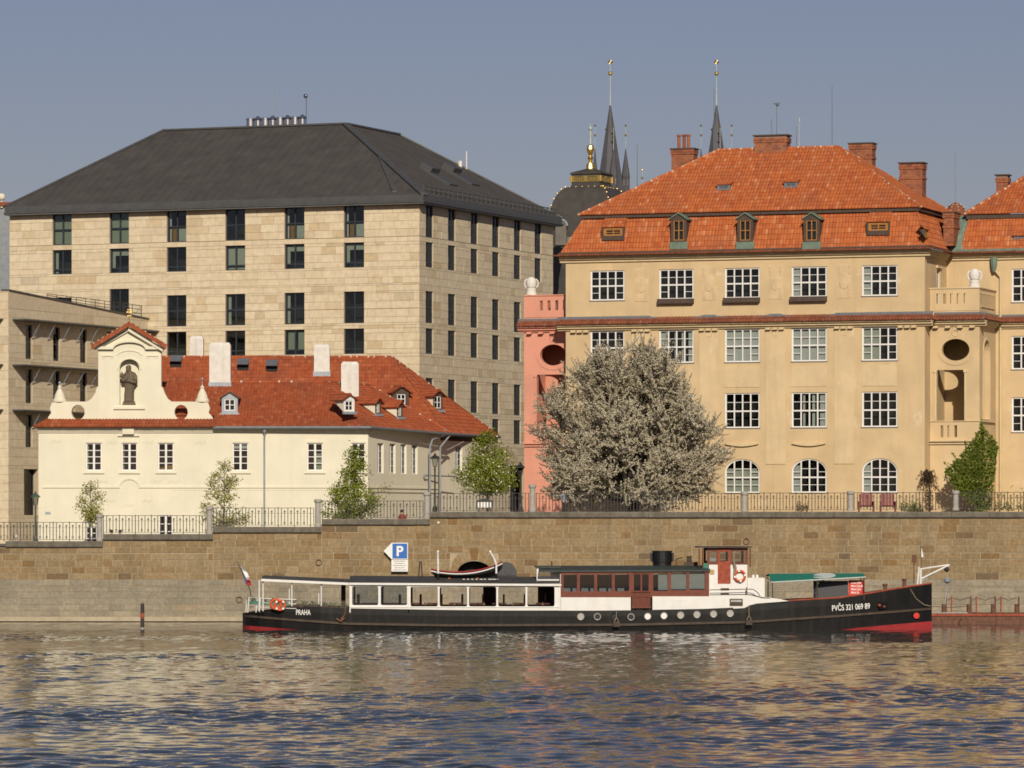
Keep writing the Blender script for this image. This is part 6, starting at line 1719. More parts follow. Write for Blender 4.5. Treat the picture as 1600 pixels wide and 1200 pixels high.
for k in range(10):
    px = 397 + 15.5*k; v = -2.35 if k > 1 else -1.9; q = bp_(px, 938 + 0.065*(px - 397), v)
    t = thing('flower_box', 'narrow green planter on the stern rail of the boat, %s from the stern' % ['first','second','third','fourth','fifth','sixth','seventh','eighth','ninth','tenth'][k], 'planter', (q.x + BX, q.y + BY, q.z - .2), 0, 'flower boxes along the stern rail')
    mb = MB(); mb.box(-.25, .25, -.09, .09, 0, .16); mb.build('trough', 'box_green' if k < 4 else 'dormer_brown', t)
    mb = MB(); leaf_cloud(mb, (0, 0, .26), .27, .12, .14, 60, .09, rb); mb.build('foliage', 'leaf_boat', t, kind='stuff')
for px, py, lab in ((434, 944, 'orange white life ring hung on the stern rail'), ):
    q = bp_(px, py, -2.45); t = thing('life_ring', lab, 'life ring', (q.x + BX, q.y + BY, q.z), 0, 'life rings on the boat')
    for k in range(2):
        mb = MB(); mb.torus((0.22*k - .1, -.08*k, -.05*k), 0.25, 0.07, n=20, m=8); mb.build('ring', 'orange_ring', t)
    for k in range(4):
        a = rad(45 + 90*k); mb = MB(); c = (0.25*math.cos(a) + .12, -.08, 0.25*math.sin(a) - .05); mb.box(c[0] - .05, c[0] + .05, c[1] - .085, c[1] + .085, c[2] - .05, c[2] + .05); mb.build('band', 'letter_white', t)
# ---- brown deck saloon
cab = [xbox(880.5, 901.5, 897.5, 924), xbox(906, 928.5, 897.5, 924), xbox(933, 956, 897, 923.8), xbox(960.5, 983, 896.5, 923.5), xbox(1020.5, 1043.5, 895.5, 923.3), xbox(1048.5, 1073, 894.8, 922.3), xbox(1077, 1101.5, 894.3, 921.5)]
rcab = [rr(*q, r=2.2) for q in ((880.5, 901.5, 897.5, 924), (906, 928.5, 897.5, 924), (933, 956, 897, 923.8), (960.5, 983, 896.5, 923.5), (1020.5, 1043.5, 895.5, 923.3), (1048.5, 1073, 894.8, 922.3), (1077, 1101.5, 894.3, 921.5))]
dr = xbox(988, 1016, 896, 951.5)
mb = MB(); mb.plate(xbox(876.3, 1108, 891.5, 933), rcab + [xbox(988, 1016, 896, 933.0)], -2.565, 0.09, True); cabin = mb.build('cabin_side', 'mahogany', boat)
mb = MB(); mb.plate(xbox(876.3, 1108, 891.5, 953), rcab, 2.47, 0.09, True); mb.build('cabin_side', 'mahogany', boat)
for q in cab: place('pane', unit_pane('glass_boat'), cabin, None, None, (q[0][0], -2.52, q[0][1]), (q[1][0] - q[0][0], 1, q[2][1] - q[0][1]))
mb = MB()
for k, q in enumerate(cab):
    w = q[1][0] - q[0][0]
    if k >= 4: mb.box(q[0][0] + (.35*w if k == 4 else 0), q[1][0], -2.40, -2.38, q[0][1] + .05, q[2][1]- .02)
mb.build('curtains', 'curtain_pale', boat, kind='stuff')
mb = MB()
for k in range(7): q = xz(886 + 14*k, 921); mb.box(q[0] - .18, q[0] + .18, -2.2, -1.9, q[1] - .5, q[1] + .06)
mb.build('chair_backs', 'seat_pale', boat, kind='stuff')
mb = MB(); mb.box(xz(876.5, 900)[0], xz(1107, 900)[0], 0.0, 0.08, 0.5, xz(900, 899)[1]); mb.build('partition', 'room_dark', boat)
# white lower panels beside the door, gate
for (a, b, y0, y1) in ((876.4, 985.5, 933.3, 954), (1019.5, 1110, 931.8, 953.5)):
    mb = MB(); p, q = xz(a, y1), xz(b, y0); mb.box(p[0], q[0], -2.61, -2.567 + .09, p[1], q[1]); mb.build('side_panel', 'boat_white', boat)
a, b = xz(1048, 948), xz(1075, 937); mb = MB(); mb.plate(rect_pts(a[0], b[0], a[1], b[1]), [rect_pts(a[0] + .03, b[0] - .03, a[1] + .03, b[1] - .03)], -2.625, 0.014, True); mb.build('hatch_frame', 'boat_white', boat)
mb = MB()
for a, b in ((988, 990.5), (1000.8, 1003.2), (1013.5, 1016)): p, q = xz(a, 951.5), xz(b, 896); mb.box(p[0], q[0], -2.53, -2.47, p[1], q[1])
for y0, y1 in ((896, 897.5), (923, 925)): p, q = xz(990.5, y1), xz(1013.5, y0); mb.box(p[0], q[0], -2.525, -2.475, p[1], q[1])
p, q = xz(990.5, 951), xz(1013.5, 925); mb.box(p[0], q[0], -2.51, -2.48, p[1], q[1])
door = mb.build('cabin_door', 'mahogany', boat)
for a, b in ((990.5, 1000.8), (1003.2, 1013.5)): p, q = xz(a, 923), xz(b, 897.5); place('pane', unit_pane('glass_boat'), door, None, None, (p[0], -2.50, p[1]), (q[0] - p[0], 1, q[1] - p[1]))
mb = MB()
for k in range(10): x = xz(988.5 + 3*k, 930)[0]; mb.box(x - .018, x + .018, -2.64, -2.60, xz(1000, 948)[1], xz(1000, 924.5)[1])
p, q = xz(987, 924.6), xz(1017, 923.4); mb.box(p[0], q[0], -2.645, -2.595, p[1], q[1]); p, q = xz(987, 950), xz(1017, 948); mb.box(p[0], q[0], -2.645, -2.595, p[1], q[1])
mb.build('gate', 'mahogany', boat)
for px, y0, y1 in ((1108, 891, 953), (876.4, 891, 912)):
    a = xz(px, 900)[0]; mb = MB(); mb.box(a - .04, a + .04, -2.46, 2.46, bp_(px, y1).z, bp_(px, y0).z); mb.build('end_wall', 'boat_white', boat)
camber_roof(842, 1110, 891.5, 890.5, 0.22, 'boat_roof', 'cabin_roof', th=0.08)
# white stair hood at the aft end of the cabin roof
a, b = bp_(838.5, 908, -1.9), bp_(864, 887, -1.9)
mb = MB(); mb.plate(rect_pts(a.x, b.x, a.z, b.z), [rect_pts(a.x + .12, b.x - .12, a.z + .25, b.z - .12)], -1.9, 0.06, True); mb.box(b.x, b.x + .35, -1.9, -1.84, a.z, b.z); mb.box(a.x, a.x + .05, -1.84, 1.8, a.z, b.z); hood = mb.build('stair_hood', 'boat_white', boat)
place('pane', unit_pane('glass_boat'), hood, None, None, (a.x + .12, -1.88, a.z + .25), (b.x - a.x - .24, 1, b.z - a.z - .37))
mb = MB(); mb.box(a.x - .1, b.x + .4, -2.0, 1.9, b.z, b.z + .06); mb.build('hood_roof', 'boat_roof', hood)
# funnel and roof bits
a = bp_(1034.5, 885, 0); r = 15.8*BY/F; zt_, zb_ = bp_(1034, 859, 0).z, bp_(1034, 884, 0).z
mb = MB(); mb.lathe([(r*.92, 0), (r*.92, (zt_ - zb_)*.28), (r*1.02, (zt_ - zb_)*.30), (r*1.02, (zt_ - zb_)*.42), (r*.96, (zt_ - zb_)*.44), (r*.96, (zt_ - zb_)*.93), (r*1.0, (zt_ - zb_)*.93), (r*1.0, zt_ - zb_), (r*.9, zt_ - zb_), (r*.9, (zt_ - zb_)*.7)], (a.x, 0, zb_ - .05), 24); fun = mb.build('funnel', 'funnel_black', boat)
for s in (-1, 1):
    mb = MB(); mb.box(a.x + s*(r + .03) - .05, a.x + s*(r + .03) + .05, -.15, .15, zb_ + .25, zt_ - .15); mb.build('lug', 'funnel_black', fun)
mb = MB(); q = bp_(1080, 884, -.3); mb.box(q.x - .35, q.x + .35, -.5, 0, q.z - .1, q.z + .2); mb.lathe([(.12, 0), (.12, .25), (.2, .3)], (q.x - .1, -.3, q.z + .2), 8); mb.tube([(q.x - .8, -.3, q.z - .1), (q.x - .8, -.3, q.z + .35), (q.x - .45, -.3, q.z + .45)], .03, 5); mb.build('roof_fittings', 'strake_brown', boat)
mb = MB(); q = bp_(862, 884, 0); mb.cyl((q.x, 0, q.z - .3), (q.x, 0, bp_(862, 877, 0).z), .05, n=6); mb.build('vent_pipe', 'rust_iron', boat)
mb = MB(); q = bp_(657, 910, -1); 
for s in (-1, 1): mb.cyl((q.x + s*.12, -1, q.z + .1), (q.x + s*.03, -1, bp_(657, 877, -1).z), .035, n=6)
mb.build('roof_mast', 'iron', boat)
# ---- wheelhouse
def wbox(px0, px1, py0, py1, v): a, b = bp_(px0, py1, v), bp_(px1, py0, v); return rect_pts(a.x, b.x, a.z, b.z)
WV = -2.2
mb = MB(); mb.plate(wbox(1105, 1168.5, 856, 882, WV), [wbox(1108.5, 1119.8, 861, 877, WV), wbox(1143.5, 1164.5, 861, 879.5, WV), wbox(1121.5, 1141.5, 856, 882, WV)], WV, 0.07, True); wh = mb.build('wheelhouse', 'mahogany', boat)
mb = MB(); mb.plate(wbox(1105, 1168.5, 856, 882, WV), [wbox(1108.5, 1140, 861, 877, WV), wbox(1143.5, 1164.5, 861, 879.5, WV)], 2.1, 0.07, True); mb.build('far_side', 'mahogany', wh)
for q in (wbox(1108.5, 1119.8, 861, 877, WV), wbox(1143.5, 1164.5, 861, 879.5, WV)): place('pane', unit_pane('glass_boat'), wh, None, None, (q[0][0], WV + .03, q[0][1]), (q[1][0] - q[0][0], 1, q[2][1] - q[0][1]))
q = wbox(1109, 1119, 872, 877, WV); mb = MB(); mb.box(q[0][0], q[1][0], WV + .1, WV + .12, q[0][1], q[2][1]); mb.build('notice', 'letter_white', wh)
mb = MB(); q = wbox(1121.5, 1141.5, 857, 912, WV); w = wbox(1125, 1138.5, 862, 877, WV); mb.plate(q, [w], WV - .02, 0.05, True); wd = mb.build('door', 'rust_red', wh); place('pane', unit_pane('glass_boat'), wd, None, None, (w[0][0], WV + .01, w[0][1]), (w[1][0] - w[0][0], 1, w[2][1] - w[0][1]))
q = wbox(1107.5, 1167.5, 882.3, 933, WV); mb = MB(); mb.plate(q, [wbox(1121.5, 1141.5, 882.3, 912, WV)], WV, 0.06, True); mb.box(q[1][0] - .05, q[1][0], WV + .061, 2.1, q[0][1], q[2][1]); mb.box(q[0][0], q[1][0], 2.1, 2.16, q[0][1], q[2][1]); mb.build('lower_side', 'boat_white', wh)
a, b = bp_(1091, 856, WV - .25), bp_(1175.5, 854.5, WV - .25); mb = MB(); mb.box(a.x, b.x, WV - .25, 2.35, a.z, a.z + .07); mb.build('roof', 'strake_brown', wh)
for px in (1092.5, 1098, 1172):
    for v in (WV - .1, 2.0): mb = MB(); mb.cyl(bp_(px, 857, v), bp_(px, 886, v), .03, n=5); mb.build('roof_post', 'mahogany', wh)
mb = MB(); p, q = bp_(1097, 888, WV), bp_(1106, 880, WV); mb.box(p.x, q.x, WV - .05, WV + .3, p.z, q.z); mb.build('locker', 'box_green', wh)
mb = MB(); p, q = bp_(1109, 897, WV), bp_(1116, 890, WV); mb.box(p.x, q.x, WV - .05, WV - .003, p.z, q.z); mb.build('plaque', 'brass', wh)
for (x0, x1, y0, y1) in ((1126, 1139, 919, 921.5), (1126, 1139, 926.3, 928.6)): p, q = bp_(x0, y1, WV), bp_(x1, y0, WV); mb = MB(); mb.box(p.x, q.x, WV - .08, WV - .003, p.z, q.z); mb.build('step', 'dormer_brown', wh)
mb = MB(); a = bp_(1149, 890, WV - .1); mb.tube([bp_(1147, 861, WV - .2), bp_(1146.5, 878, WV - .2), bp_(1149, 887, WV - .15), bp_(1147, 903, WV - .12)], [.03, .05, .09, .05], 6); mb.build('coiled_rope', 'rope', wh)
q = bp_(1156, 900, WV - .12); t = thing('life_ring', 'orange white life ring on the white wheelhouse side', 'life ring', (q.x + BX, q.y + BY, q.z), 0, 'life rings on the boat')
mb = MB(); mb.torus((0, 0, 0), 0.27, 0.065, n=24, m=8); mb.build('ring', 'orange_ring', t)
for k in range(4):
    a = rad(10 + 90*k); mb = MB(); c = (0.27*math.cos(a), 0, 0.27*math.sin(a)); mb.box(c[0] - .05, c[0] + .05, -.072, .072, c[2] - .05, c[2] + .05); mb.build('band', 'letter_white', t)
# forward white casing, sloping bulwark, railing
p, q = bp_(1168, 936, WV), bp_(1195, 903, WV); mb = MB(); mb.box(p.x, q.x, WV + .05, 1.6, p.z, q.z); mb.build('forward_casing', 'boat_white', boat)
for px in (1177, 1183): mb = MB(); c = bp_(px, 903, -1.5); mb.lathe([(.075, 0), (.075, .14), (.05, .17)], (c.x, -1.5, c.z), 10); mb.build('vent_cap', 'boat_white', boat)
mb = MB(); pts = [xz(1107.8, 953), xz(1163, 950), xz(1172, 945.5), xz(1182, 943), xz(1233, 939.2), xz(1218, 936), xz(1200, 933.5), xz(1182, 930.5), xz(1165, 930), xz(1107.8, 931)]
wh_holes = []
mb.prism(pts, -2.60, -2.51); mb.build('forward_side', 'boat_white', boat)
p, q = xz(1140, 946.5), xz(1160.5, 935.5); mb = MB(); mb.plate(rect_pts(p[0], q[0], p[1], q[1]), [rect_pts(p[0] + .06, q[0] - .06, p[1] + .06, q[1] - .05)], -2.64, .035, True); o = mb.build('side_hatch', 'dormer_brown', boat)
mb = MB(); mb.box(p[0] + .06, q[0] - .06, -2.62, -2.606, p[1] + .06, p[1] + .2); mb.build('flap', 'strake_brown', o); mb = MB(); mb.box(p[0] + .06, q[0] - .06, -2.62, -2.606, p[1] + .201, q[1] - .05); mb.build('panel', 'seat_pale', o)
mb = MB(); mb.tube([bp_(1109, 921.8), bp_(1172, 920.5), bp_(1178, 921.5), bp_(1184, 926), bp_(1188, 932), bp_(1191, 940)], .022, 5); mb.tube([bp_(1109, 929.5, -2.62), bp_(1165, 928.8, -2.62), bp_(1175, 929.5, -2.62), bp_(1190, 933.5, -2.62), bp_(1232, 938.3, -2.5)], .025, 5); mb.cyl(bp_(1166.5, 917.5), bp_(1166.5, 929), .025, n=5); mb.build('hand_rail', 'strake_brown', boat)
# green fore deck awning
aw = [bp_(1205.5, 909.8, -2.3), bp_(1352, 901.8, -1.75), bp_(1345.5, 896.3, 1.9), bp_(1196, 899.5, 2.1)]
mb = MB(); mid_ = [(aw[0] + aw[3])/2, (aw[1] + aw[2])/2]
mid_[0].z += 0.28; mid_[1].z += 0.12
up = Vector((0, 0, .03))
for q in ((aw[0], aw[1], mid_[1], mid_[0]), (mid_[0], mid_[1], aw[2], aw[3])):
    mb.add(list(q) + [p - up for p in q], [(0, 1, 2, 3), (7, 6, 5, 4), (0, 4, 5, 1), (2, 6, 7, 3), (1, 5, 6, 2), (3, 7, 4, 0)])
awn = mb.build('awning', 'awning_green', boat)
mb = MB(); mb.tube([aw[3], aw[0], aw[1], aw[2]], .03, 5); mb.build('awning_hem', 'awning_white', awn)
mb = MB(); c = aw[0].lerp(aw[1], .575).lerp(mid_[0].lerp(mid_[1], .575), .55) + Vector((0, 0, .015)); e1 = (aw[1] - aw[0]).normalized(); e2 = (mid_[0].lerp(mid_[1], .575) - aw[0].lerp(aw[1], .575)).normalized()
mb.add([c + e1*.62*math.cos(2*math.pi*i/24) + e2*.9*math.sin(2*math.pi*i/24) for i in range(24)], [tuple(range(24))]); mb.build('emblem', 'awning_white', awn)
for px, v in ((1207, -2.2), (1277, -2.0), (1286, 1.0), (1350, -1.6), (1345, 1.8), (1200, 2.0)):
    mb = MB(); mb.cyl(bp_(px, 908 if px < 1220 else 903, v), bp_(px, 938, v), .03, n=5); mb.build('awning_post', 'dormer_brown' if px != 1286 else 'boat_white', boat)
mb = MB(); rb2 = random.Random(3)
for px in (1277, 1285):
    for k in range(26): leaf(mb, bp_(px + rb2.uniform(-2, 2), 906 + k*1.1 if px == 1277 else 906 + k*.5, -1.95 if px == 1277 else 0.9), .12, rb2)
mb.build('vine', 'leaf_boat', boat, kind='stuff')
# poster stand on the fore deck
q = bp_(1338.5, 933.5, -1.35); bn = thing('poster_panel', 'red poster panel with white lettering on the fore deck', 'poster', (q.x + BX, q.y + BY, q.z), 0)
wd_, hh = 25*BY/F, bp_(1338, 906.5, -1.35).z - q.z
mb = MB(); mb.box(-wd_/2, wd_/2, 0, .04, 0, hh); mb.build('panel', 'banner_red', bn)
lines = [('PRA HA',), ('PRA GUE',), ('PRA GA',), ('PRA G',)]
for k, (tx,) in enumerate(lines):
    l_, r_ = tx.split(' ')
    for s_, txt in ((-1, l_), (1, r_)):
        me = text_mesh(txt, 'letter_white', .15, .004); xs = [v.co.x for v in me.vertices]
        place('lettering', me, bn, None, None, ((-.03 - max(xs)) if s_ < 0 else (.03 - min(xs)), -.006, hh*(.84 - .19*k)))
mb = MB(); mb.box(-.006, .006, -.008, -.001, .03, hh*.93); mb.build('divider', 'letter_white', bn)
q = bp_(1298, 936, -1.2); b2 = thing('grey_panel', 'plain dark grey panel standing beside the red poster', 'panel', (q.x + BX, q.y + BY, q.z), 0)
mb = MB(); w2 = 54*BY/F; mb.box(-w2/2, w2/2, 0, .05, 0, hh + .05); mb.build('board', 'banner_grey', b2); mb = MB(); mb.box(-w2/2 + .05, -w2/2 + .1, .05, .4, -.2, .6); mb.box(w2/2 - .1, w2/2 - .05, .05, .4, -.2, .6); mb.build('foot', 'iron', b2)
# hawse plate with winch, bollards, bow crane
x = hull_rows(1378)[0]; mb = MB(); mb.box(x - .22, x + .30, -lin(HB, 1378) - .1, -lin(HB, 1378) + .05, P(0, 951, BY).z, P(0, 940, BY).z); mb.build('hawse_plate', 'funnel_black', boat, Matrix.Translation((x, -lin(HB, 1378), 0)) @ Matrix.Rotation(rad(36), 4, 'Z') @ Matrix.Translation((-x, lin(HB, 1378), 0)))
mb = MB(); q = Vector((x - .15, -lin(HB, 1374) - .2, P(0, 945, BY).z)); mb.ball(q, .09, 8, 5); mb.box(q.x + .2, q.x + .32, q.y + .1, q.y + .2, q.z - .1, q.z - .02); mb.build('winch', 'rust_red', boat)
for px, y0, y1 in ((1383, 912, 922), (1413, 904, 916), (1308, 926, 936)):
    mb = MB(); q = bp_(px, y1, -.5); mb.lathe([(.10, 0), (.10, bp_(px, y0, -.5).z - q.z), (.15, bp_(px, y0, -.5).z - q.z + .03), (.13, bp_(px, y0, -.5).z - q.z + .1)], (q.x, -.5, q.z - .1), 10); mb.build('bollard', 'rust_iron', boat)
mb = MB(); mb.tube([bp_(1433.5, 914, 0), bp_(1436, 886, 0)], .05, 6); mb.tube([bp_(1438.5, 913, -.1), bp_(1438.5, 888, -.1)], .06, 6); crane = mb.build('bow_crane', 'boat_white', boat)
mb = MB(); mb.tube([bp_(1439, 889, -.1), bp_(1482, 882.5, -.1)], .045, 6); mb.tube([bp_(1440, 904, -.1), bp_(1484, 882.5, -.1)], .05, 6); mb.tube([bp_(1440, 907, 0), bp_(1480, 884, 0)], .03, 6); mb.build('jib', 'boat_white', crane)
mb = MB(); mb.lathe([(.02, 0), (.14, .1), (.14, .2), (.02, .3)], tuple(bp_(1479, 894, -.1)), 8); mb.build('hook_block', 'iron', crane)
mb = MB(); q = bp_(1429, 873, .1); mb.tube([bp_(1428, 912, .1), bp_(1428.5, 868, .1)], .03, 5); mb.box(q.x - .12, q.x + .1, .02, .2, q.z - .2, q.z + .2); mb.build('bow_lantern', 'rust_iron', boat)
mb = MB(); mb.tube([bp_(1440, 915, 0), bp_(1439, 848, 0.2)], .012, 4); o = mb.build('bow_staff', 'iron', boat)
mb = MB(); a, b, c, d = bp_(1438.5, 852, .2), bp_(1440.5, 858, .2), bp_(1443, 870, .25), bp_(1439, 871, .2); mb.add([a, b, c, d] + [p + Vector((0, .02, 0)) for p in (a, b, c, d)], [(0,1,2,3),(7,6,5,4),(0,4,5,1),(1,5,6,2),(2,6,7,3),(3,7,4,0)]); mb.build('pennant', 'letter_white', o)
mb = MB(); mb.tube([bp_(1422, 920, -.7), bp_(1432, 936, -.5), bp_(1444, 945, -.35), bp_(1453, 947, -.2), bp_(1488, 949, 4), bp_(1510, 947, 10)], .02, 5); mb.build('mooring_rope', 'rope', boat)
q = bp_(1432, 962, -.62); mb = MB(); mb.lathe([(.001, -.03), (.16, -.02), (.16, .02), (.001, .03)], n=14); mb.build('draught_disc', 'banner_red', boat, Matrix.Translation(q) @ Matrix.Rotation(rad(90), 4, 'X'))

# ---- flag at the stern
q = P(390, 920, BY - .2); fl = thing('stern_flag', 'drooping red white and blue flag on a leaning staff at the stern', 'flag', (q.x, q.y, q.z))
tip = P(371, 878, BY - .2) - q
mb = MB(); mb.tube([(0.15, 0, -.75), (0, 0, 0), tip], [.03, .025, .015], 6); mb.build('staff', 'iron', fl)
def cloth(pts0, pts1, name, m, n=8):
    mb = MB(); V = []
    for i in range(n + 1):
        f = i/n; a, b = Vector(pts0[0]).lerp(Vector(pts0[1]), f), Vector(pts1[0]).lerp(Vector(pts1[1]), f)
        w = .07*math.sin(f*9 + len(name)); V += [a + Vector((0, w, 0)), b + Vector((0, w*1.4, 0))]
    k = len(V); V += [p + Vector((.0, .015, 0)) for p in V]
    fs = [(2*i, 2*i+1, 2*i+3, 2*i+2) for i in range(n)]; mb.add(V, fs + [tuple(k + j for j in f[::-1]) for f in fs]); mb.build(name, m, fl)
pp = lambda px, py: tuple(P(px, py, BY - .2) - q)
cloth((pp(372.5, 880), pp(385, 915)), (pp(375, 884), pp(387, 908)), 'blue_wedge', 'flag_blue'); cloth((pp(375, 884), pp(387, 908)), (pp(384, 890), pp(391.5, 906)), 'white_field', 'letter_white'); cloth((pp(382, 904), pp(386, 914)), (pp(390, 905), pp(393.5, 915.5)), 'red_field', 'flag_red')

# ---- dinghy in the davits
q = bp_(729, 905.5, -1.0); dg = thing('dinghy', 'small black rowing boat with red inside and white stripe on the boat roof', 'boat', (q.x + BX, q.y + BY, q.z))
mb, mr, ms = MB(), MB(), MB(); N = 14; V = []; s = BY/F
L0, L1 = (674 - 729)*s, (784.5 - 729)*s
def dsec(f):
    x = L0 + (L1 - L0)*f; hw = .62*max(.03, math.sin(math.pi*min(1, max(0, .12 + .88*f))))**.7 if f < .98 else .03
    if f == 0: hw = .36
    py = 889 + 8.5*math.sin(math.pi*min(1, f*1.02))*(.6 if f < .4 else 1) - 9.5*f**2.6 + (0)
    zt_ = (905.5 - (889.5 + 5.5*math.sin(math.pi*f)**.8 - 11.5*f**3))*s
    zb_ = .0 + .12*max(0, f - .75)**1*6 + (.1 if f < .05 else 0)
    return x + (0), hw, zt_, zb_
for i in range(N + 1):
    f = i/N; x, hw, zt_, zb_ = dsec(f); xb = x + (.28*(1 - f*4) if f < .25 else 0) - (.35*max(0, f - .7)/.3 if f > .7 else 0)
    V += [(x, -hw, zt_), (x*.97 + xb*.03, -hw*.92, zt_*.55 + zb_*.45), (xb, 0, zb_), (x*.97 + xb*.03, hw*.92, zt_*.55 + zb_*.45), (x, hw, zt_)]
fs = [(i*5 + k, i*5 + k + 1, (i+1)*5 + k + 1, (i+1)*5 + k) for i in range(N) for k in range(4)]
mb.add(V, [f[::-1] for f in fs] + [(0, 1, 2, 3, 4)]); mb.build('hull', 'hull_black', dg)
Vi = [(V[i*5][0], V[i*5][1]*.9, V[i*5][2] - .06) for i in range(N + 1)] + [(V[i*5][0], V[i*5+4][1]*.9, V[i*5][2] - .06) for i in range(N + 1)]
mr.add(Vi, [(i, i + 1, N + 2 + i, N + 1 + i) for i in range(N)]); mr.build('inside', 'boot_red', dg)
for side in (0, 4):
    m2 = MB(); m2.tube([(V[i*5 + side][0], V[i*5 + side][1]*1.02, V[i*5][2] - .09) for i in range(N + 1)], .035, 5); m2.build('stripe', 'letter_white', dg)
    m2 = MB(); m2.tube([(V[i*5 + side][0], V[i*5 + side][1], V[i*5][2] + .01) for i in range(N + 1)], .03, 5); m2.build('gunwale', 'boot_red', dg)
for f in (.3, .55, .8):
    x, hw, zt_, zb_ = dsec(f); m2 = MB(); m2.box(x - .1, x + .1, -hw*.85, hw*.85, zt_ - .12, zt_ - .05); m2.build('thwart', 'mahogany', dg)
for px0, px1, lab in ((684.5, 684, 'left'), (775.5, 766, 'right')):
    t = bp_(px0, 909, -1.75); o = thing('davit', ('straight' if lab == 'left' else 'curved') + ' white davit post at the %s end of the dinghy' % ('stern' if lab == 'left' else 'bow'), 'davit', (t.x + BX, t.y + BY, t.z), 0, 'davits of the dinghy')
    mb = MB(); mb.tube([(0, 0, 0), (0, 0, bp_(px0, 896, -1.75).z - t.z)], [.075, .06], 8); mb.build('socket', 'funnel_black', o)
    zz = lambda py: bp_(px0, py, -1.75).z - t.z; dx = (px1 - px0)*BY/F
    mb = MB(); mb.tube([(0, 0, zz(897)), (0, 0, zz(882)), (dx*.4, .1, zz(872)), (dx, .5, zz(862.5))], [.055, .05, .045, .04], 8); mb.ball((dx, .5, zz(862)), .07); mb.build('arm', 'boat_white', o)
for px in (702, 746): mb = MB(); c = bp_(px, 906, -1.5); mb.box(c.x - .05, c.x + .05, -1.6, -.5, c.z - .1, c.z + .12); mb.build('chock', 'rust_red', boat)
mb = MB()
for k, L in enumerate((3.4, 3.4, 3.4, 3.4, 5, 3.4, 6, 8, 2.6)): 
    px = 723 + 6.6*k; c = bp_(px, 909, -2.2); mb.box(c.x, c.x + L*s, -2.3, -2.1, c.z - .02 + .12, c.z + .16)
mb.build('roof_vents', 'seat_pale', boat, kind='stuff')

# ================================================================ P sign, mooring pile, pontoon
q = P(624.5, 893, WY - .35); sg = thing('parking_sign', 'blue and white P sign with arrow on the quay wall', 'sign', tuple(q))
s2 = (WY - .35)/F
mb = MB(); y0, y1 = (893 - 874)*s2, (893 - 848)*s2
mb.prism([(-12.5*s2, y0), (13*s2, y0), (13*s2, y1), (-12.5*s2, y1), (-25*s2, (y0 + y1)/2)], 0, .04); mb.build('plate', 'letter_white', sg)
mb = MB(); mb.box(-11.3*s2, 11.8*s2, -.012, -.001, y0 + 1.3*s2, y1 - 1.3*s2); mb.build('blue_field', 'sign_blue', sg)
me = text_mesh('P', 'letter_white', 1.0, .03); xs = [v.co.x for v in me.vertices]; zs = [v.co.z for v in me.vertices]
me.transform(Matrix.Translation((-(max(xs) + min(xs))/2, 0, -(max(zs) + min(zs))/2))); k = 16*s2/(max(zs) - min(zs)); me.transform(Matrix.Diagonal((k, 1, k, 1))); place('lettering', me, sg, None, None, (.5*s2, -.016, (y0 + y1)/2))
mb = MB(); mb.box(-13*s2, 13*s2, 0, .04, 0, 18.3*s2); lp = mb.build('lower_plate', 'letter_white', sg)
rq = random.Random(9); mb = MB()
for row, (n_, w0) in enumerate(((9, 18), (8, 16), (10, 21), (7, 15), (9, 21))):
    x = -w0/2*s2; zrow = (15.6 - 3.4*row)*s2
    for k in range(n_): w = w0/n_*.62*s2; mb.box(x, x + w, -.008, -.001, zrow, zrow + 1.3*s2*rq.uniform(.6, 1)); x += w0/n_*s2
mb.build('small_print', 'letter_dark', lp, kind='stuff')
mb = MB(); mb.box(-.3, -.2, .04, .36, .2, .3); mb.box(.2, .3, .04, .36, .2, .3); mb.box(-.3, -.2, .04, .36, .9, 1.0); mb.box(.2, .3, .04, .36, .9, 1.0); mb.build('bracket', 'iron', sg)
q = P(222.5, 983.5, 237); pl_ = thing('mooring_pile', 'dark timber mooring pile standing in the water with red mark', 'pile', (q.x, q.y, 0))
s3 = 237/F; h = 41*s3
mb = MB(); mb.lathe([(.10, -.8), (.10, h - .1), (.08, h - .02), (.02, h)], n=10); mb.build('pile', 'iron', pl_)
mb = MB(); mb.lathe([(.106, h*.42), (.106, h*.62)], n=10); mb.build('red_mark', 'rust_red', pl_)
mb = MB(); mb.lathe([(.112, -.05), (.112, .1)], n=10); mb.build('collar', 'post_stone', pl_)
pt = P(1456, 968, 249); po = thing('steel_pontoon', 'rusty steel landing pontoon with posts right of the bow', 'pontoon', (pt.x, pt.y, 0))
s4 = 249/F; Lp_ = 12.0
mb = MB(); mb.box(-1, Lp_, 0, 3.2, -.4, P(0, 958.5, 249).z); mb.build('hull', 'rust_iron', po)
mb = MB(); zt_ = P(0, 958.5, 249).z; mb.box(-1, Lp_, -.06, .0, zt_ - .14, zt_ - .02); mb.build('edge_beam', 'rust_red', po)
mb = MB(); mb.box(-1, P(1512, 0, 249).x - pt.x, -.1, .1, zt_ + .003, zt_ + .06); mb.build('white_edge', 'post_stone', po)
for k, (px, red) in enumerate(((1476, 0), (1488, 1), (1515, 0), (1527, 1), (1553, 0), (1565.5, 1), (1590, 0))):
    x = P(px, 0, 249).x - pt.x; mb = MB()
    if red: mb.cyl((x, .5, zt_), (x, .5, P(0, 932, 249).z), .045, n=6); mb.build('post', 'rust_red', po)
    else: mb.cyl((x, .3, zt_), (x, .3, P(0, 944, 249).z), .14, n=10); mb.cyl((x + .12, .5, zt_), (x + .12, .5, P(0, 932, 249).z), .05, n=6); mb.build('bollard', 'rust_iron', po)
mb = MB()
pxs = (1476, 1488, 1515, 1527, 1553, 1565.5, 1590)
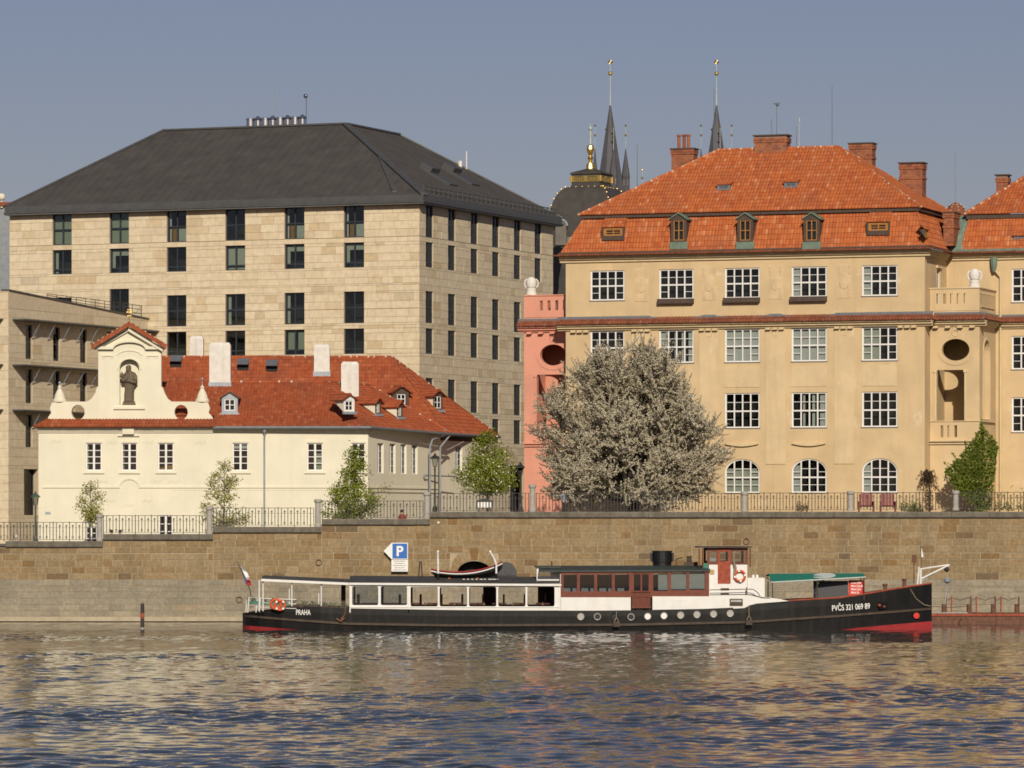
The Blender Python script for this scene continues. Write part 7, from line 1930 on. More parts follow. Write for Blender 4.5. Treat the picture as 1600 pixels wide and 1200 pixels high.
for a, b in zip(pxs[:-1], pxs[1:]):
    xa, xb = P(a, 0, 249).x - pt.x, P(b, 0, 249).x - pt.x; za = P(0, 934, 249).z; mb.tube([(xa, .5, za), ((xa + xb)/2, .5, za - .15), (xb, .5, za)], .015, 4)
mb.build('chain', 'iron', po)
q = P(1476, 950, 249); mb = MB(); mb.tube([(q.x - pt.x - .0, .3, zt_), (q.x - pt.x + .15, .3, P(0, 915, 249).z)], .03, 5); mb.lathe([(.05, -.1), (.2, 0), (.22, .12), (.1, .22)], (q.x - pt.x + .18, .3, P(0, 909, 249).z), 10); mb.build('lamp', 'zinc_pale', po)
# ================================================================ TREES AND PLANTS
mat('bark', (0.055, 0.045, 0.035), 0.9, 0.3, 8.0, 0.5)
mat_pieces('blossom', [(0.66,0.59,0.43,0),(0.76,0.69,0.53,.4),(0.82,0.76,0.62,.7),(0.56,0.49,0.33,.9),(0.40,0.36,0.18,1)], 0.85, 0.08, 4, 0)
mat_pieces('leaf_bronze', [(0.10,0.10,0.03,0),(0.14,0.13,0.05,.5),(0.18,0.13,0.06,1)], 0.8, 0.1, 4, 0)
mat_pieces('leaf_young', [(0.14,0.19,0.035,0),(0.19,0.24,0.05,.5),(0.10,0.14,0.03,.8),(0.27,0.27,0.10,1)], 0.7, 0.1, 4, 0)
mat_pieces('leaf_pale', [(0.42,0.41,0.11,0),(0.50,0.48,0.16,.5),(0.33,0.33,0.08,.8),(0.55,0.51,0.24,1)], 0.7, 0.1, 4, 0)
mat_pieces('leaf_mid', [(0.28,0.33,0.04,0),(0.36,0.41,0.055,.5),(0.20,0.24,0.03,.8),(0.44,0.47,0.10,1)], 0.7, 0.1, 4, 0)
mat_pieces('leaf_ivy', [(0.19,0.25,0.028,0),(0.24,0.31,0.042,.5),(0.14,0.19,0.024,.8),(0.30,0.37,0.07,1)], 0.6, 0.1, 4, 0)
mat_pieces('leaf_red', [(0.12,0.06,0.03,0),(0.17,0.09,0.045,.5),(0.09,0.06,0.03,1)], 0.8, 0.1, 4, 0)
[leafy(q, 0.35 if q == 'blossom' else 0.5) for q in ('blossom', 'leaf_bronze', 'leaf_young', 'leaf_pale', 'leaf_mid', 'leaf_ivy', 'leaf_red')]
mat('white_flower', (0.72, 0.70, 0.58), 0.8)
class Fol:
    """fast leaf store"""
    def __init__(s): s.v = []; s.n = 0
    def add(s, p, a, b): s.v += [p - a, p + b, p + a, p - b]; s.n += 1
    def build(s, name, m, parent, kind='stuff'):
        me = bpy.data.meshes.new(name); co = np.array([tuple(p) for p in s.v], dtype=np.float32)
        me.vertices.add(len(co)); me.vertices.foreach_set('co', co.ravel())
        k = s.n*4; me.loops.add(k); me.loops.foreach_set('vertex_index', np.arange(k, dtype=np.int32))
        me.polygons.add(s.n); me.polygons.foreach_set('loop_start', np.arange(0, k, 4, dtype=np.int32)); me.update(calc_edges=True)
        me.materials.append(MATS[m]); o = place(name, me, parent); 
        if kind: o['kind'] = kind
        return o
def rv(r): return Vector((r.gauss(0, 1), r.gauss(0, 1), r.gauss(0, 1))).normalized()
LEAF_C = [None]
def lf(fo, p, s, r, asp=.55):
    """a petal or leaf; in a crown it tends to face away from the middle of the crown"""
    if LEAF_C[0] is None: a = rv(r); b = a.cross(rv(r)).normalized()
    else:
        n = ((p - LEAF_C[0]).normalized()*.8 + rv(r)*.8 + Vector((0, 0, .15))).normalized(); a = n.cross(rv(r)).normalized(); b = n.cross(a)
    fo.add(p, a*s*.5, b*s*.5*asp)

# big blossoming tree: long arching limbs, twigs wrapped in blossom
def blossom_tree():
    r = random.Random(12); Yt = 261.5
    base = P(988, 800, Yt); sc = Yt/F
    t = thing('blossom_tree', 'broad spreading tree covered in pale blossom behind the railing', 'tree', tuple(base))
    wood, fo, lv = MB(), Fol(), Fol(); LEAF_C[0] = Vector((0, .8, 3.2))
    wood.tube([(0, 0, -.3), (.05, 0, .5), (-.05, 0, 1.1)], [.38, .32, .30], 9)
    # crown silhouette: (z above base in px, half widths in px left and right)
    SIL = [(2, 95, 95), (25, 128, 122), (50, 140, 150), (85, 152, 152), (120, 156, 140), (150, 158, 116), (175, 146, 100), (198, 128, 88), (218, 102, 76), (238, 72, 66), (252, 34, 56), (262, 8, 30)]
    def wid(z, side):
        z = z/sc
        return lin([(a, b if side < 0 else c) for a, b, c in SIL], z)*sc
    def blossoms(a, b, dens, spread):
        L = (b - a).length
        for _ in range(int(L*dens)):
            f = r.random(); p = a.lerp(b, f) + rv(r)*spread*abs(r.gauss(0, .7))
            lf(fo, p, r.uniform(.06, .115), r, .9)
            if r.random() < .10: lf(lv, p + rv(r)*.06, r.uniform(.07, .13), r)
    def spray(st, d, L):
        """one arching shoot closely wrapped in blossom, bare at the very tip"""
        d2 = (d + Vector((0, 0, .25)) + rv(r)*.18).normalized(); mid = st + d*L*.5; en = mid + d2*L*.5
        wood.tube([st, mid, en], [.016, .011, .005], 4)
        for (p0, p1, dn, w) in ((st, mid, 92, .075), (mid, mid.lerp(en, .86), 78, .05)):
            for _ in range(int((p1 - p0).length*dn)):
                p = p0.lerp(p1, r.random()) + rv(r)*w*abs(r.gauss(0, .8)); lf(fo, p, r.uniform(.05, .10), r, .9)
                if r.random() < .07: lf(lv, p + rv(r)*.05, r.uniform(.06, .11), r)
    bump = [r.uniform(.86, 1.08) for _ in range(40)]
    def rag(z, side): return wid(z, side)*bump[int(z/sc/14) % 20 + (20 if side > 0 else 0)]
    inside = lambda v, k=1.0: v.z > -.05 and abs(v.x) < rag(max(0, v.z), v.x)*k and v.z < 262*sc and abs(v.y) < 4.2
    def limb(p, d, L, rad0, depth):
        k = 6; pts = [p]; q = p.copy(); dd = d.copy()
        for i in range(k):
            dd = (dd + rv(r)*.13 + Vector((0, 0, .03))).normalized(); q = q + dd*L/k; pts.append(q.copy())
        rr_ = [max(.012, rad0*(1 - .8*i/k)) for i in range(k + 1)]
        wood.tube(pts, rr_, 6 if depth == 0 else 5)
        n = int(L*(2.3 if depth == 0 else 5.2)) + 2
        for j in range(n):
            f = min(.999, (.30 if depth == 0 else .05) + (.70 if depth == 0 else .95)*(j + r.random())/n); i = int(f*k)
            s = pts[i].lerp(pts[i + 1], f*k - i); ax_ = (pts[i + 1] - pts[i]).normalized()
            side = (rv(r)*.85 + ax_*.8 + Vector((0, -.12, .14))).normalized()
            if depth == 0:
                LL = r.uniform(1.3, 2.9)*(1.1 - .4*f)
                for _ in range(8):
                    if inside(s + side*LL, .98): break
                    LL *= .82
                if LL > .4: limb(s, side, LL, max(.02, rr_[i]*.5), 1)
            else:
                LL = r.uniform(.55, 1.25)
                for _ in range(6):
                    if inside(s + side*LL, 1.06): break
                    LL *= .78
                if LL > .22: spray(s, side, LL)
        if depth: spray(pts[-1], dd, r.uniform(.5, 1.0))
        else:
            for a, b in zip(pts[2:-1], pts[3:]):
                for _ in range(5): spray(a.lerp(b, r.random()), (rv(r) + (b - a).normalized()*.6).normalized(), r.uniform(.4, .9))
    NL = 36
    for i in range(NL):
        u = (i + .5)/NL; az = i*2.399; el = rad(2 + 80*(u**1.2)); d = Vector((math.cos(az)*math.cos(el), math.sin(az)*math.cos(el)*.72, math.sin(el))).normalized()
        s = Vector((0, 0, .5 + .7*u)); L = 9.0
        while L > 1.5:
            if inside(s + d*L, .90): break
            L *= .96
        limb(s, d, L, .14, 0)
    # long bare-tipped shoots that break the outline, closely wrapped in blossom
    for k in range(150):
        z = r.uniform(15, 250)*sc; side = r.choice((-1, 1)); w = wid(z, side)
        a = r.uniform(-1.3, 1.3); st = Vector((side*w*.80*math.cos(a), -abs(w*.42*math.sin(a)) if r.random() < .8 else w*.4*math.sin(abs(a)), z))
        if k % 3 == 0: st = Vector((r.uniform(-.75, .75)*w, -r.uniform(1.5, 3.2)*max(.3, 1 - abs(z/sc - 110)/190), z))
        d = (Vector((st.x*.22, st.y*.25 - .15, .55 + .3*z/9)).normalized() + rv(r)*.25).normalized(); L = r.uniform(.7, 1.55)
        mid = st + d*L*.5 + Vector((0, 0, -.06)); en = st + d*L
        wood.tube([st, mid, en], [.014, .010, .005], 4)
        for (p0, p1, dn) in ((st, mid, 70), (mid, mid.lerp(en, .75), 60)): 
            for _ in range(int((p1 - p0).length*dn)): lf(fo, p0.lerp(p1, r.random()) + rv(r)*.05, r.uniform(.06, .11), r, .9)
    # drooping low spray at the centre
    for k in range(7):
        a = Vector((r.uniform(-.5, .6), -1.6 - r.random(), 1.9)); spray(a, Vector((r.uniform(-.3, .3), -.25, -1)).normalized(), 1.7)
    wood.build('trunk', 'bark', t); fo.build('crown', 'blossom', t); lv.build('young_leaves', 'leaf_bronze', t)
    return fo.n
blossom_tree()

def leafy_tree(name, label, px, pbase, Y, sil, trunk_h, leafm, n, ls, seed, flowers=0, trunk_r=.05, depth=.8, clump=.28, nclump=70):
    """sil: (height px above base, half width left, half width right)"""
    r = random.Random(seed); sc = Y/F; base = P(px, pbase, Y); base.z = ground_z(base.x) if False else base.z
    t = thing(name, label, 'tree', tuple(base))
    wood, fo, fl_ = MB(), Fol(), Fol()
    H = sil[-1][0]*sc; LEAF_C[0] = Vector((0, .15, H*.45))
    wood.tube([(0, 0, -.4), (0, 0, trunk_h), (.03, 0, H*.6), (0, 0, H*.95)], [trunk_r, trunk_r*.85, trunk_r*.5, .01], 7)
    zs = [s[0]*sc for s in sil]
    cl = []
    tries = 0
    while len(cl) < nclump and tries < 4000:
        tries += 1
        z = r.uniform(zs[0], zs[-1]); wl = lin([(a*sc, b*sc) for a, b, c in sil], z); wr = lin([(a*sc, c*sc) for a, b, c in sil], z)
        if r.random() > (wl + wr)/max(1e-3, 2*max(max(b, c) for a, b, c in sil)*sc) + .1: continue
        a = r.uniform(0, 6.283); q = r.random()**.36
        x = q*math.cos(a)*(wr if math.cos(a) > 0 else wl)*1.0; y = q*math.sin(a)*(wl + wr)/2*depth
        cl.append(Vector((x, y, z)))
    for c in cl:
        z0 = max(trunk_h*.8, c.z - .55*math.hypot(c.x, c.y) - .15)
        wood.tube([(0, 0, min(z0, H*.9)), (c.x*.55, c.y*.55, (z0 + c.z)/2 + .03), tuple(c)], [trunk_r*.3, trunk_r*.2, .006], 4)
        for _ in range(int(n/len(cl))):
            p = c + Vector((r.gauss(0, clump), r.gauss(0, clump), r.gauss(0, clump*.8)))
            if p.z > zs[0] - .15: lf(fo, p, ls*r.uniform(.7, 1.35), r, .6)
        for _ in range(int(flowers/len(cl)*r.uniform(0, 2))):
            p = c + Vector((r.gauss(0, clump*1.05), r.gauss(0, clump) - .1, r.gauss(0, clump))); lf(fl_, p, .11, r, .9)
    wood.build('trunk', 'bark', t); fo.build('crown', leafm, t)
    if flowers: fl_.build('flowers', 'white_flower', t)
leafy_tree('young_tree', 'thin young tree with sparse pale leaves before the left part of the cream house', 141, 846, 259.5, [(30, 10, 10), (45, 21, 18), (60, 19, 21), (75, 15, 15), (85, 5, 8), (97, 3, 7)], .9, 'leaf_pale', 1500, .13, 1, 0, .04, .8, .17, 60)
leafy_tree('young_tree', 'slender pale leafy tree with bushy foot right of the cream gable front', 350, 826, 259.5, [(5, 25, 38), (20, 40, 40), (34, 32, 38), (50, 26, 16), (70, 30, 22), (84, 16, 16), (104, 4, 9)], .4, 'leaf_pale', 2600, .13, 2, 0, .045, .8, .17, 80)
leafy_tree('bushy_tree', 'green bushy young tree in front of the corner of the cream house', 553, 814, 259, [(4, 46, 42), (22, 54, 44), (38, 38, 40), (52, 30, 50), (60, 20, 34), (66, 16, 22), (82, 24, 18), (100, 8, 10), (119, 4, 5)], .3, 'leaf_mid', 5600, .14, 3, 0, .05, .8, .20, 120)
leafy_tree('round_tree', 'round green tree dotted with white flowers behind the railing', 762, 801, 262, [(30, 34, 20), (42, 50, 40), (60, 50, 44), (78, 45, 42), (92, 36, 32), (105, 20, 20), (118, 12, 6), (126, 3, 2)], 1.2, 'leaf_mid', 8200, .13, 4, 420, .07, .9, .24, 130)

LEAF_C[0] = None
# climbing ivy on the right bay: a fan of leafy shoots
iv = P(1533, 800, 268.2); ivy = thing('ivy', 'bright green ivy fanning up the corner of the ochre building', 'climber', tuple(iv))
r = random.Random(8); fo = Fol(); wood = MB(); sc = 268.2/F
shoots = [(-62, 58, 9), (-58, 72, 8), (-50, 66, 9), (-45, 88, 7), (-40, 70, 10), (-30, 92, 9), (-22, 108, 8), (-14, 112, 8), (-8, 120, 8), (0, 128, 8), (1, 142, 5), (6, 128, 9), (13, 112, 9), (18, 104, 8), (10, 96, 12), (-4, 92, 14), (-16, 84, 14), (-28, 66, 13), (2, 74, 14), (-42, 50, 9), (-30, 40, 10)]
IV = [(0, 8, 12), (10, 12, 15), (20, 24, 17), (30, 36, 18), (42, 48, 20), (55, 56, 21), (66, 57, 22), (74, 48, 23), (84, 38, 24), (96, 28, 25), (108, 17, 24), (118, 8, 18), (130, 3, 5), (142, 1, 1.5)]
for k in range(6500):
    z = r.random()*140; a_, b_i = lin([(q[0], q[1]) for q in IV], z), lin([(q[0], q[2]) for q in IV], z)
    if r.random() > (a_ + b_i)/80: continue
    x = r.uniform(-a_, b_i); lf(fo, Vector((x*sc, .06 - abs(r.gauss(0, .2)), z*sc)), r.uniform(.11, .2), r, .75)
for (dx, h, w) in ((-58, 78, 3), (-56, 68, 3), (-52, 60, 3.5), (-45, 92, 3), (-44, 80, 3), (-34, 82, 4), (-26, 112, 3), (-20, 104, 4), (-14, 116, 3.5), (-8, 124, 3), (1, 146, 2.2), (4, 132, 3), (22, 112, 3), (26, 104, 3), (-48, 52, 3)):
    e = Vector((dx*sc, 0.0, h*sc)); s0 = Vector((dx*.35*sc, 0, h*.45*sc)); wood.tube([Vector((0, 0, 0)), s0, e], [.03, .02, .008], 4)
    for k in range(110):
        f = r.random(); p = s0.lerp(e, f) + Vector((r.gauss(0, 1)*w*sc*(1.2 - f), -abs(r.gauss(0, .12)), r.gauss(0, 1)*w*sc*(1.2 - f))); lf(fo, p, r.uniform(.1, .17), r, .75)
wood.build('stems', 'bark', ivy); fo.build('leaves', 'leaf_ivy', ivy)
# reddish weeping shrub beside the downpipe
wb = P(1451, 800, 266); sh = thing('weeping_shrub', 'reddish brown weeping shrub before the ochre wall', 'shrub', tuple(wb)); fo = Fol(); wood = MB(); sc = 266/F
wood.tube([(.05, 0, -.3), (.08, 0, 1.2), (-.05, 0, 62*sc)], [.07, .06, .03], 6)
for k in range(46):
    a = r.uniform(0, 6.283); R = r.uniform(.25, .75); z0 = r.uniform(48, 64)*sc; x, y = R*math.cos(a) - .12, R*math.sin(a)*.8
    pts = [Vector((-.02, 0, z0 - .1)), Vector((x*.6, y*.6, z0 + .12)), Vector((x, y, z0 - r.uniform(.3, 1.0)))]; wood.tube(pts, [.015, .01, .005], 4)
    for j in range(34): f = r.random(); p = (pts[0].lerp(pts[1], f*2) if f < .5 else pts[1].lerp(pts[2], 2*f - 1)) + rv(r)*.05; lf(fo, p, .13, r, .35)
for k in range(260): p = Vector((r.gauss(0, .16), r.gauss(0, .12), r.uniform(.1, 1.3))); lf(fo, p, .14, r, .5)
wood.build('branches', 'bark', sh); fo.build('foliage', 'leaf_red', sh)
# low bed plants at the foot of the fence
for px0, px1, lab, m, n in ((1408, 1440, 'mixed low flowers at the foot of the railing right of the red chairs', 'leaf_mid', 420), (1553, 1600, 'low climbing plants on the railing at the right edge', 'leaf_ivy', 420), (1245, 1262, 'small dark pot plant behind the railing below the arched window', 'leaf_red', 120)):
    q = P((px0 + px1)/2, 798, 257); t = thing('bed_plants', lab, 'plants', tuple(q)); fo = Fol(); w = (px1 - px0)*257/F/2; st_ = MB()
    for k in range(n): fo_p = Vector((r.uniform(-w, w), r.uniform(-.2, .2), abs(r.gauss(0, .28 if px0 < 1500 else .5)))); lf(fo, fo_p, .12, r, .5)
    fo.build('leaves', m, t)
    for k in range(12): x = r.uniform(-w, w); st_.cyl((x, 0, -.2), (x + r.uniform(-.1, .1), 0, r.uniform(.2, .6)), .012, n=4)
    st_.build('stems', 'bark', t, kind='stuff')
    if px0 == 1408:
        f2 = Fol(); [lf(f2, Vector((r.uniform(-w, 0), -.15, r.uniform(.02, .2))), .09, r, .9) for k in range(40)]; f2.build('white_blooms', 'white_flower', t)

# ================================================================ STREET FURNITURE, CHAIRS, PEOPLE
mat('lamp_black', (0.03, 0.032, 0.03), 0.5, 0.2); mat('lamp_green', (0.06, 0.09, 0.07), 0.5, 0.2)
mat_glass('lamp_glass', (0.75, 0.78, 0.72), 0.08)
def lamp(px, pb, ptop, Y, label, m):
    b = P(px, pb, Y); sc = Y/F; H = (pb - ptop)*sc
    t = thing('street_lamp', label, 'street lamp', tuple(b), 0, 'street lamps on the quay')
    mb = MB(); mb.lathe([(.14, -.5), (.14, .35), (.09, .45), (.055, .6), (.045, H - 1.0), (.07, H - .95), (.04, H - .9), (.05, H - .78)], n=10); mb.build('column', m, t)
    z = H - .78
    mb = MB()
    for k in range(4):
        a = rad(45 + 90*k); mb.cyl((.13*math.cos(a), .13*math.sin(a), z), (.24*math.cos(a), .24*math.sin(a), z + .46), .014, n=4)
    mb.lathe([(.14, z - .02), (.14, z + .02)], n=4, a0=rad(45)); ln = mb.build('lantern', m, t)
    g_ = MB(); g_.lathe([(.13, z + .02), (.235, z + .45)], n=4, a0=rad(45)); g_.build('glass', 'lamp_glass', ln)
    c = MB(); c.lathe([(.29, z + .45), (.27, z + .50), (.12, z + .64), (.05, z + .68), (.07, z + .72), (.01, z + .80)], n=8); c.build('roof', m, ln)
lamp(679.5, 803, 708, 258, 'tall dark iron street lamp right of the cream house corner', 'lamp_black')
lamp(813, 803, 722, 262, 'dark iron street lamp in the lane beside the pink house', 'lamp_black')
lamp(55.5, 853, 768, 259, 'greenish street lamp in front of the stone wing', 'lamp_green')
def garden_chair(px, label):
    q = P(px, 800, 258.5); t = thing('garden_chair', label, 'chair', (q.x, q.y, q.z), 0, 'red garden chairs')
    for k in range(5): mb = MB(); x = -.32 + .16*k; mb.box(x - .07, x + .07, .0, .03, .35, 1.05 + (.04 if k in (1, 2, 3) else 0)); mb.v = [(a, b + (c - .35)*.25, c) for a, b, c in mb.v]; mb.build('back_slat', 'chair_red', t)
    for k in range(4): mb = MB(); mb.box(-.36, .36, -.55 + .14*k, -.43 + .14*k, .36 - .02*k, .39 - .02*k); mb.build('seat_slat', 'chair_red', t)
    for s in (-1, 1):
        mb = MB(); mb.box(s*.42 - .07, s*.42 + .07, -.6, .15, .58, .61); mb.build('arm_rest', 'chair_red', t)
        for y in (-.5, .1): mb = MB(); mb.box(s*.42 - .03, s*.42 + .03, y - .05, y + .05, -.15, .58); mb.build('leg', 'chair_red', t)
mat('chair_red', (0.23, 0.045, 0.04), 0.6, 0.12)
garden_chair(1353, 'red slatted garden chair next to the stone post, left of the pair'); garden_chair(1387, 'red slatted garden chair nearer the ivy, right of the pair')

def person(px, pfeet, Y, label, top, legs, hair, face=0.0, height=1.72, seated=False):
    q = P(px, pfeet, Y); q.z = pfeet if seated else q.z
    t = thing('person', label, 'person', tuple(q), face)
    s = height/1.72
    J = [(0, 0, .95), (0, 0, 1.15), (0, 0, 1.38), (0, -.01, 1.48), (0, -.02, 1.56), (0, -.02, 1.64), (-.19, 0, 1.38), (-.25, .02, 1.12), (-.22, -.10, .90), (.19, 0, 1.38), (.25, .02, 1.12), (.22, -.10, .90), (-.09, 0, .9), (-.10, -.02, .48), (-.10, .02, .06), (-.10, -.14, .03), (.09, 0, .9), (.10, .03, .48), (.10, .06, .06), (.10, -.10, .03)]
    E_ = [(0,1),(1,2),(2,3),(3,4),(4,5),(2,6),(6,7),(7,8),(2,9),(9,10),(10,11),(0,12),(12,13),(13,14),(14,15),(0,16),(16,17),(17,18),(18,19)]
    R_ = [.15, .13, .15, .055, .085, .08, .07, .05, .035, .07, .05, .035, .10, .065, .045, .04, .10, .065, .045, .04]
    me = bpy.data.meshes.new('body'); me.from_pydata([Vector(j)*s for j in J], E_, [])
    o = place('body', me, t)
    md = o.modifiers.new('skin', 'SKIN'); md.use_smooth_shade = True
    for i, v in enumerate(me.skin_vertices[0].data): v.radius = (R_[i]*s, R_[i]*s*.8); v.use_root = (i == 0)
    o.modifiers.new('sub', 'SUBSURF').levels = 1; o.modifiers['sub'].render_levels = 1
    for m in (top, legs, 'skin'): me.materials.append(MATS[m])
    bpy.context.view_layer.update()
    ev = o.evaluated_get(bpy.context.evaluated_depsgraph_get()); m2 = bpy.data.meshes.new_from_object(ev); o.modifiers.clear(); o.data = m2
    m2.materials.clear(); [m2.materials.append(MATS[m]) for m in (top, legs, 'skin')]
    for p in m2.polygons:
        c = p.center/s; p.material_index = 2 if c.z > 1.47 or (c.z < .95 and abs(c.x) > .17 and c.y < -.05) else (1 if c.z < .93 and abs(c.x) < .2 else 0); p.use_smooth = True
    mb = MB(); mb.ball((0, .0, 1.655*s), .105*s, 10, 6); mb.build('hair', hair, t, smooth=True)
    mb = MB(); mb.lathe([(.001, -.02), (.012, 0), (.001, .03)], (0, -.115*s, 1.60*s), 6); mb.build('nose', 'skin', t)
    return t
mat('skin', (0.50, 0.30, 0.20), 0.6, 0.05); mat('jacket_blue', (0.16, 0.20, 0.30), 0.8, 0.1); mat('jacket_grey', (0.25, 0.27, 0.30), 0.8, 0.1); mat('trousers', (0.03, 0.03, 0.035), 0.8); mat('hair_dark', (0.02, 0.015, 0.012), 0.7); mat('coat_white', (0.7, 0.7, 0.7), 0.8); mat('coat_red', (0.3, 0.05, 0.04), 0.8)
def walker(px, ptop, Y, label, top, legs, hair, h=1.72, face=0.0):
    sc = Y/F; return person(px, ptop + h/sc, Y, label, top, legs, hair, face, h)
walker(880.5, 763, 257.2, 'person in a grey jacket walking behind the railing under the blossom tree', 'jacket_grey', 'trousers', 'hair_dark', 1.72, rad(60))
walker(174, 828.5, 257.5, 'dark-haired person left of two whose heads show above the coping', 'jacket_blue', 'trousers', 'hair_dark', 1.70, rad(50))
walker(187.5, 828.5, 257.5, 'brown-haired person right of two whose heads show above the coping', 'coat_red', 'trousers', 'hair_dark', 1.68, rad(40))
walker(26, 836.5, 257.5, 'person in white whose head shows above the coping at the far left', 'coat_white', 'trousers', 'coat_white', 1.70, rad(-70))
walker(628.5, 797, 257.4, 'person in a red top at the railing right of the bushy tree', 'coat_red', 'trousers', 'hair_dark', 1.70, rad(20))

# menu board behind the fence
q = P(757, 800, 258.5); t = thing('menu_board', 'small dark frame with white sheets behind the railing below the round tree', 'board', tuple(q)); s_ = 258.5/F
mb = MB(); mb.prism([(-13*s_, .25), (13*s_, .25), (13*s_, 18*s_), (0, 21*s_), (-13*s_, 18*s_)], 0, .03); mb.build('board', 'lamp_black', t)
for k in range(5): mb = MB(); x = (-10.5 + 4.4*k)*s_; mb.box(x, x + 3.4*s_, -.012, -.001, 7*s_, 15.5*s_); mb.build('sheet', 'letter_white', t)
for s in (-1, 1): mb = MB(); mb.box(s*10*s_ - .03, s*10*s_ + .03, -.02, .05, -.2, .25); mb.build('leg', 'lamp_black', t)

# ================================================================ FAR: domed roof and church spires
Yd = 420.0; sc = Yd/F
dc = P(924, 345, Yd); dm = thing('domed_building', 'dark baroque dome with gilded lantern frieze behind the ochre roof', 'building', (dc.x, dc.y, 5.0))
Z = lambda py: P(0, py, Yd).z - 5.0
rot = rad(-22)
def sq(mb, prof, n=4, c=(0, 0)): mb.lathe([(w*math.sqrt(2), z) for w, z in prof], (c[0], c[1], 0), n, a0=rad(45) + rot)
prof = []
for i in range(9):
    f = i/8; py = 362 - (362 - 293)*math.sin(f*math.pi/2); w = (53 - 27*(1 - math.cos(f*math.pi/2)))*sc; prof.append((w, Z(py)))
mb = MB(); sq(mb, [(55*sc, 0), (55*sc, Z(366)), (53*sc, Z(363))] + prof); mb.build('dome', 'dome_metal', dm)
mb = MB(); sq(mb, [(26*sc, Z(293)), (24*sc, Z(290)), (24*sc, Z(275)), (26*sc, Z(273)), (25.6*sc, Z(271)), (5*sc, Z(263.5)), (.05, Z(262))]); lan = mb.build('lantern', 'dome_metal', dm)
mb = MB(); W = 24.5*sc
for k in range(4):
    a = rot + k*math.pi/2; ca, sa_ = math.cos(a), math.sin(a)
    for j in range(15):
        x = -W + .12 + (2*W - .24)*j/14; w = .065 if j not in (0, 7, 14) else .22
        for (u0, u1) in ((x - w, x + w),):
            p = [(u0, -W - .06), (u1, -W - .06), (u1, -W + .02), (u0, -W + .02)]
            v = [(ca*u - sa_*y, sa_*u + ca*y, z) for z in (Z(284 if w < .2 else 285), Z(278 if w < .2 else 276.5)) for u, y in p]
            mb.add(v, [(0,3,2,1),(4,5,6,7),(0,1,5,4),(1,2,6,5),(2,3,7,6),(3,0,4,7)])
    u0, u1 = -W, W
    for zz in ((Z(285.5), Z(284.4)), (Z(277.2), Z(276.4))):
        p = [(u0, -W - .04), (u1, -W - .04), (u1, -W + .02), (u0, -W + .02)]
        v = [(ca*u - sa_*y, sa_*u + ca*y, z) for z in zz for u, y in p]; mb.add(v, [(0,3,2,1),(4,5,6,7),(0,1,5,4),(1,2,6,5),(2,3,7,6),(3,0,4,7)])
mb.build('gilt_frieze', 'gold', lan, kind='stuff')
mb = MB()
for k in range(4):
    a = rot + rad(45) + k*math.pi/2
    for i in range(1, 8): w, z = prof[i]; mb.ball((w*1.415*math.cos(a), w*1.415*math.sin(a), z + .03), .085, 6, 4)
    w, z = prof[-1]; a2 = rot + k*math.pi/2
    for j in range(6): u = -w + 2*w*j/5; mb.ball((math.cos(a2)*u + math.sin(a2)*w*1.02, math.sin(a2)*u - math.cos(a2)*w*1.02, z - .05), .08, 6, 4)
mb.build('gilt_studs', 'gold', dm, kind='stuff')
off = P(922.5, 0, Yd).x - dc.x
mb = MB(); mb.lathe([(.42, Z(264)), (.36, Z(256)), (.15, Z(254)), (.18, Z(250)), (.28, Z(247)), (.12, Z(243)), (.2, Z(241)), (.3, Z(237)), (.36, Z(233)), (.3, Z(228)), (.15, Z(226))], (off, 0, 0), 10); mb.build('gilt_urn', 'gold', lan)
mb = MB(); mb.lathe([(.12, Z(226)), (.10, Z(205)), (.03, Z(193.5))], (off, 0, 0), 6); mb.ball((off, 0, Z(201)), .2); mb.build('spike', 'pole_pale', lan)
# curved dormer of the domed building peeping past the hotel
q = P(876, 360, Yd - 10); mb = MB(); R = 11*sc; 
pts = [(R*math.cos(math.pi*i/10), R*math.sin(math.pi*i/10)) for i in range(11)]; pts = pts + [(x*.75, y*.75) for x, y in pts[::-1]]
mb.prism(pts, 0, 6); mb.v = [(x + q.x - dc.x, y - 12, z + Z(366)) for x, y, z in mb.v]; mb.build('curved_dormer', 'zinc', dm)
mb = MB(); mb.box(q.x - dc.x - R*.75, q.x - dc.x + R*.75, -11.9, -9, Z(395), Z(366) + R*.7); mb.build('dormer_face', 'church_stone', dm)

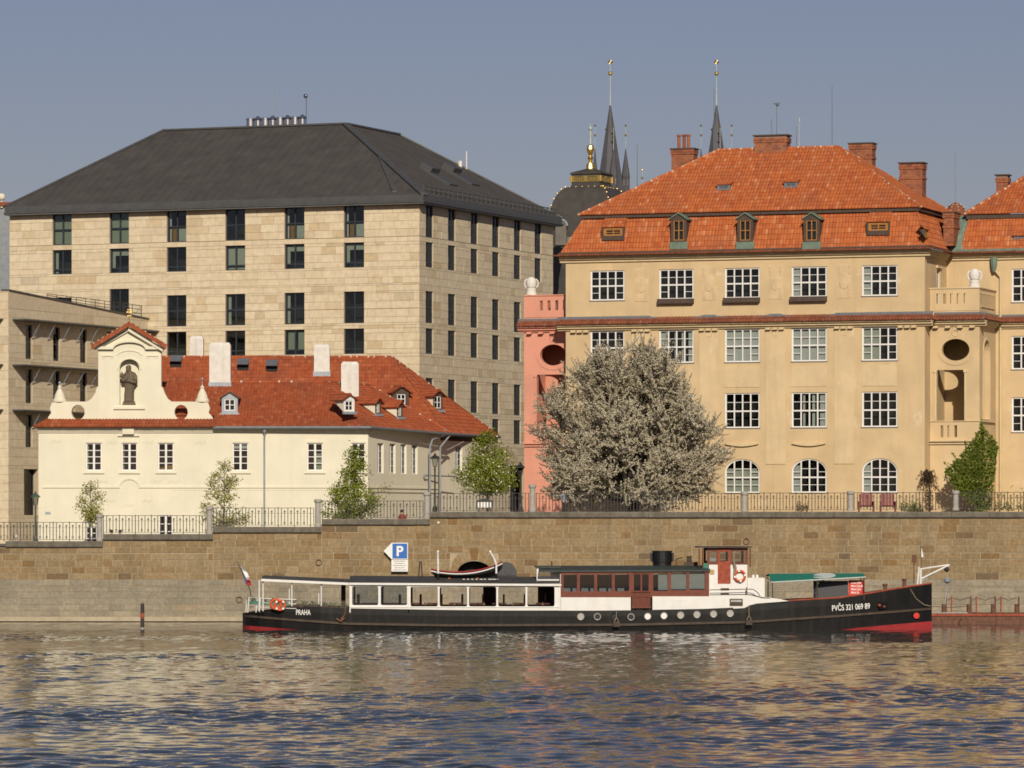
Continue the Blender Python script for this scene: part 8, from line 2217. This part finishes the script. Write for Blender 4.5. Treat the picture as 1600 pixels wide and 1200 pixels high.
Yc = 700.0; sc = Yc/F
def spire_tower(px, label, lower):
    b = P(px, 500, Yc); t = thing('church_spire', label, 'spire', (b.x, b.y, 5.0), 0, 'twin church spires')
    Z = lambda py: P(0, py, Yc).z - 5.0
    mb = MB(); mb.lathe([(3.2, 0), (3.2, Z(318)), (2.6, Z(318)), (.12, Z(164))], n=8, a0=rad(22.5)); mb.build('main_spire', 'church_slate', t)
    mb = MB(); mb.lathe([(.14, Z(166)), (.09, Z(140)), (.06, Z(97))], n=6); m_ = mb.build('mast', 'pole_pale', t)
    g_ = MB(); g_.ball((0, 0, Z(115)), .33, 12, 8); g_.build('gilt_ball', 'gold', m_)
    g_ = MB()
    for k in range(3): a = k*math.pi/3; g_.box(-.36*1, .36, -.03, .03, Z(97) - .09, Z(97) + .09); 
    for k in range(2): a = rad(60 + 60*k); g_.tube([(.36*math.cos(a), 0, Z(97) + .36*math.sin(a)), (-.36*math.cos(a), 0, Z(97) - .36*math.sin(a))], .09, 5)
    g_.build('gilt_star', 'gold', m_)
    for (dx, dy, apex, by) in ((-2.35, 1.5, 231, 305), (2.45, 1.5, 231, 276), (.45, -2.6, 236, 277), (-.6, 2.9, 236, 290)):
        tm = MB(); w = .62; tm.lathe([(w, Z(by + 30)), (w, Z(by)), (w*1.1, Z(by)), (.05, Z(apex))], (dx, dy, 0), 8); o = tm.build('corner_turret', 'church_slate', t)
        pm = MB(); pm.cyl((dx, dy, Z(apex)), (dx, dy, Z(apex - 37)), .045, n=5); pm.build('rod', 'pole_pale', o)
        gm = MB(); gm.ball((dx, dy, Z(apex - 21)), .2, 8, 6); gm.build('gilt_ball', 'gold', o); gm = MB(); gm.lathe([(.01, -.22), (.2, 0), (.01, .22)], (dx, dy, Z(apex - 36)), 6); gm.build('gilt_star', 'gold', o)
        wm_ = MB(); [wm_.box(dx + q - .1, dx + q + .1, dy - w - .03, dy - w + .2, Z(by + 14), Z(by + 4)) for q in (-.3, .3)]; wm_.build('louvre', 'church_stone', o)
    if lower:
        for dx in (5.0,):
            pm = MB(); pm.cyl((dx, 0, Z(300)), (dx, 0, Z(265)), .045, n=5); o = pm.build('low_rod', 'pole_pale', t); gm = MB(); gm.ball((dx, 0, Z(278)), .2, 8, 6); gm.ball((dx, 0, Z(266)), .17, 6, 4); gm.build('gilt_ball', 'gold', o)
spire_tower(953.5, 'left dark church spire with gilt star and four corner turrets', True)
spire_tower(1119.5, 'right dark church spire with gilt star rising behind the orange ridge', False)
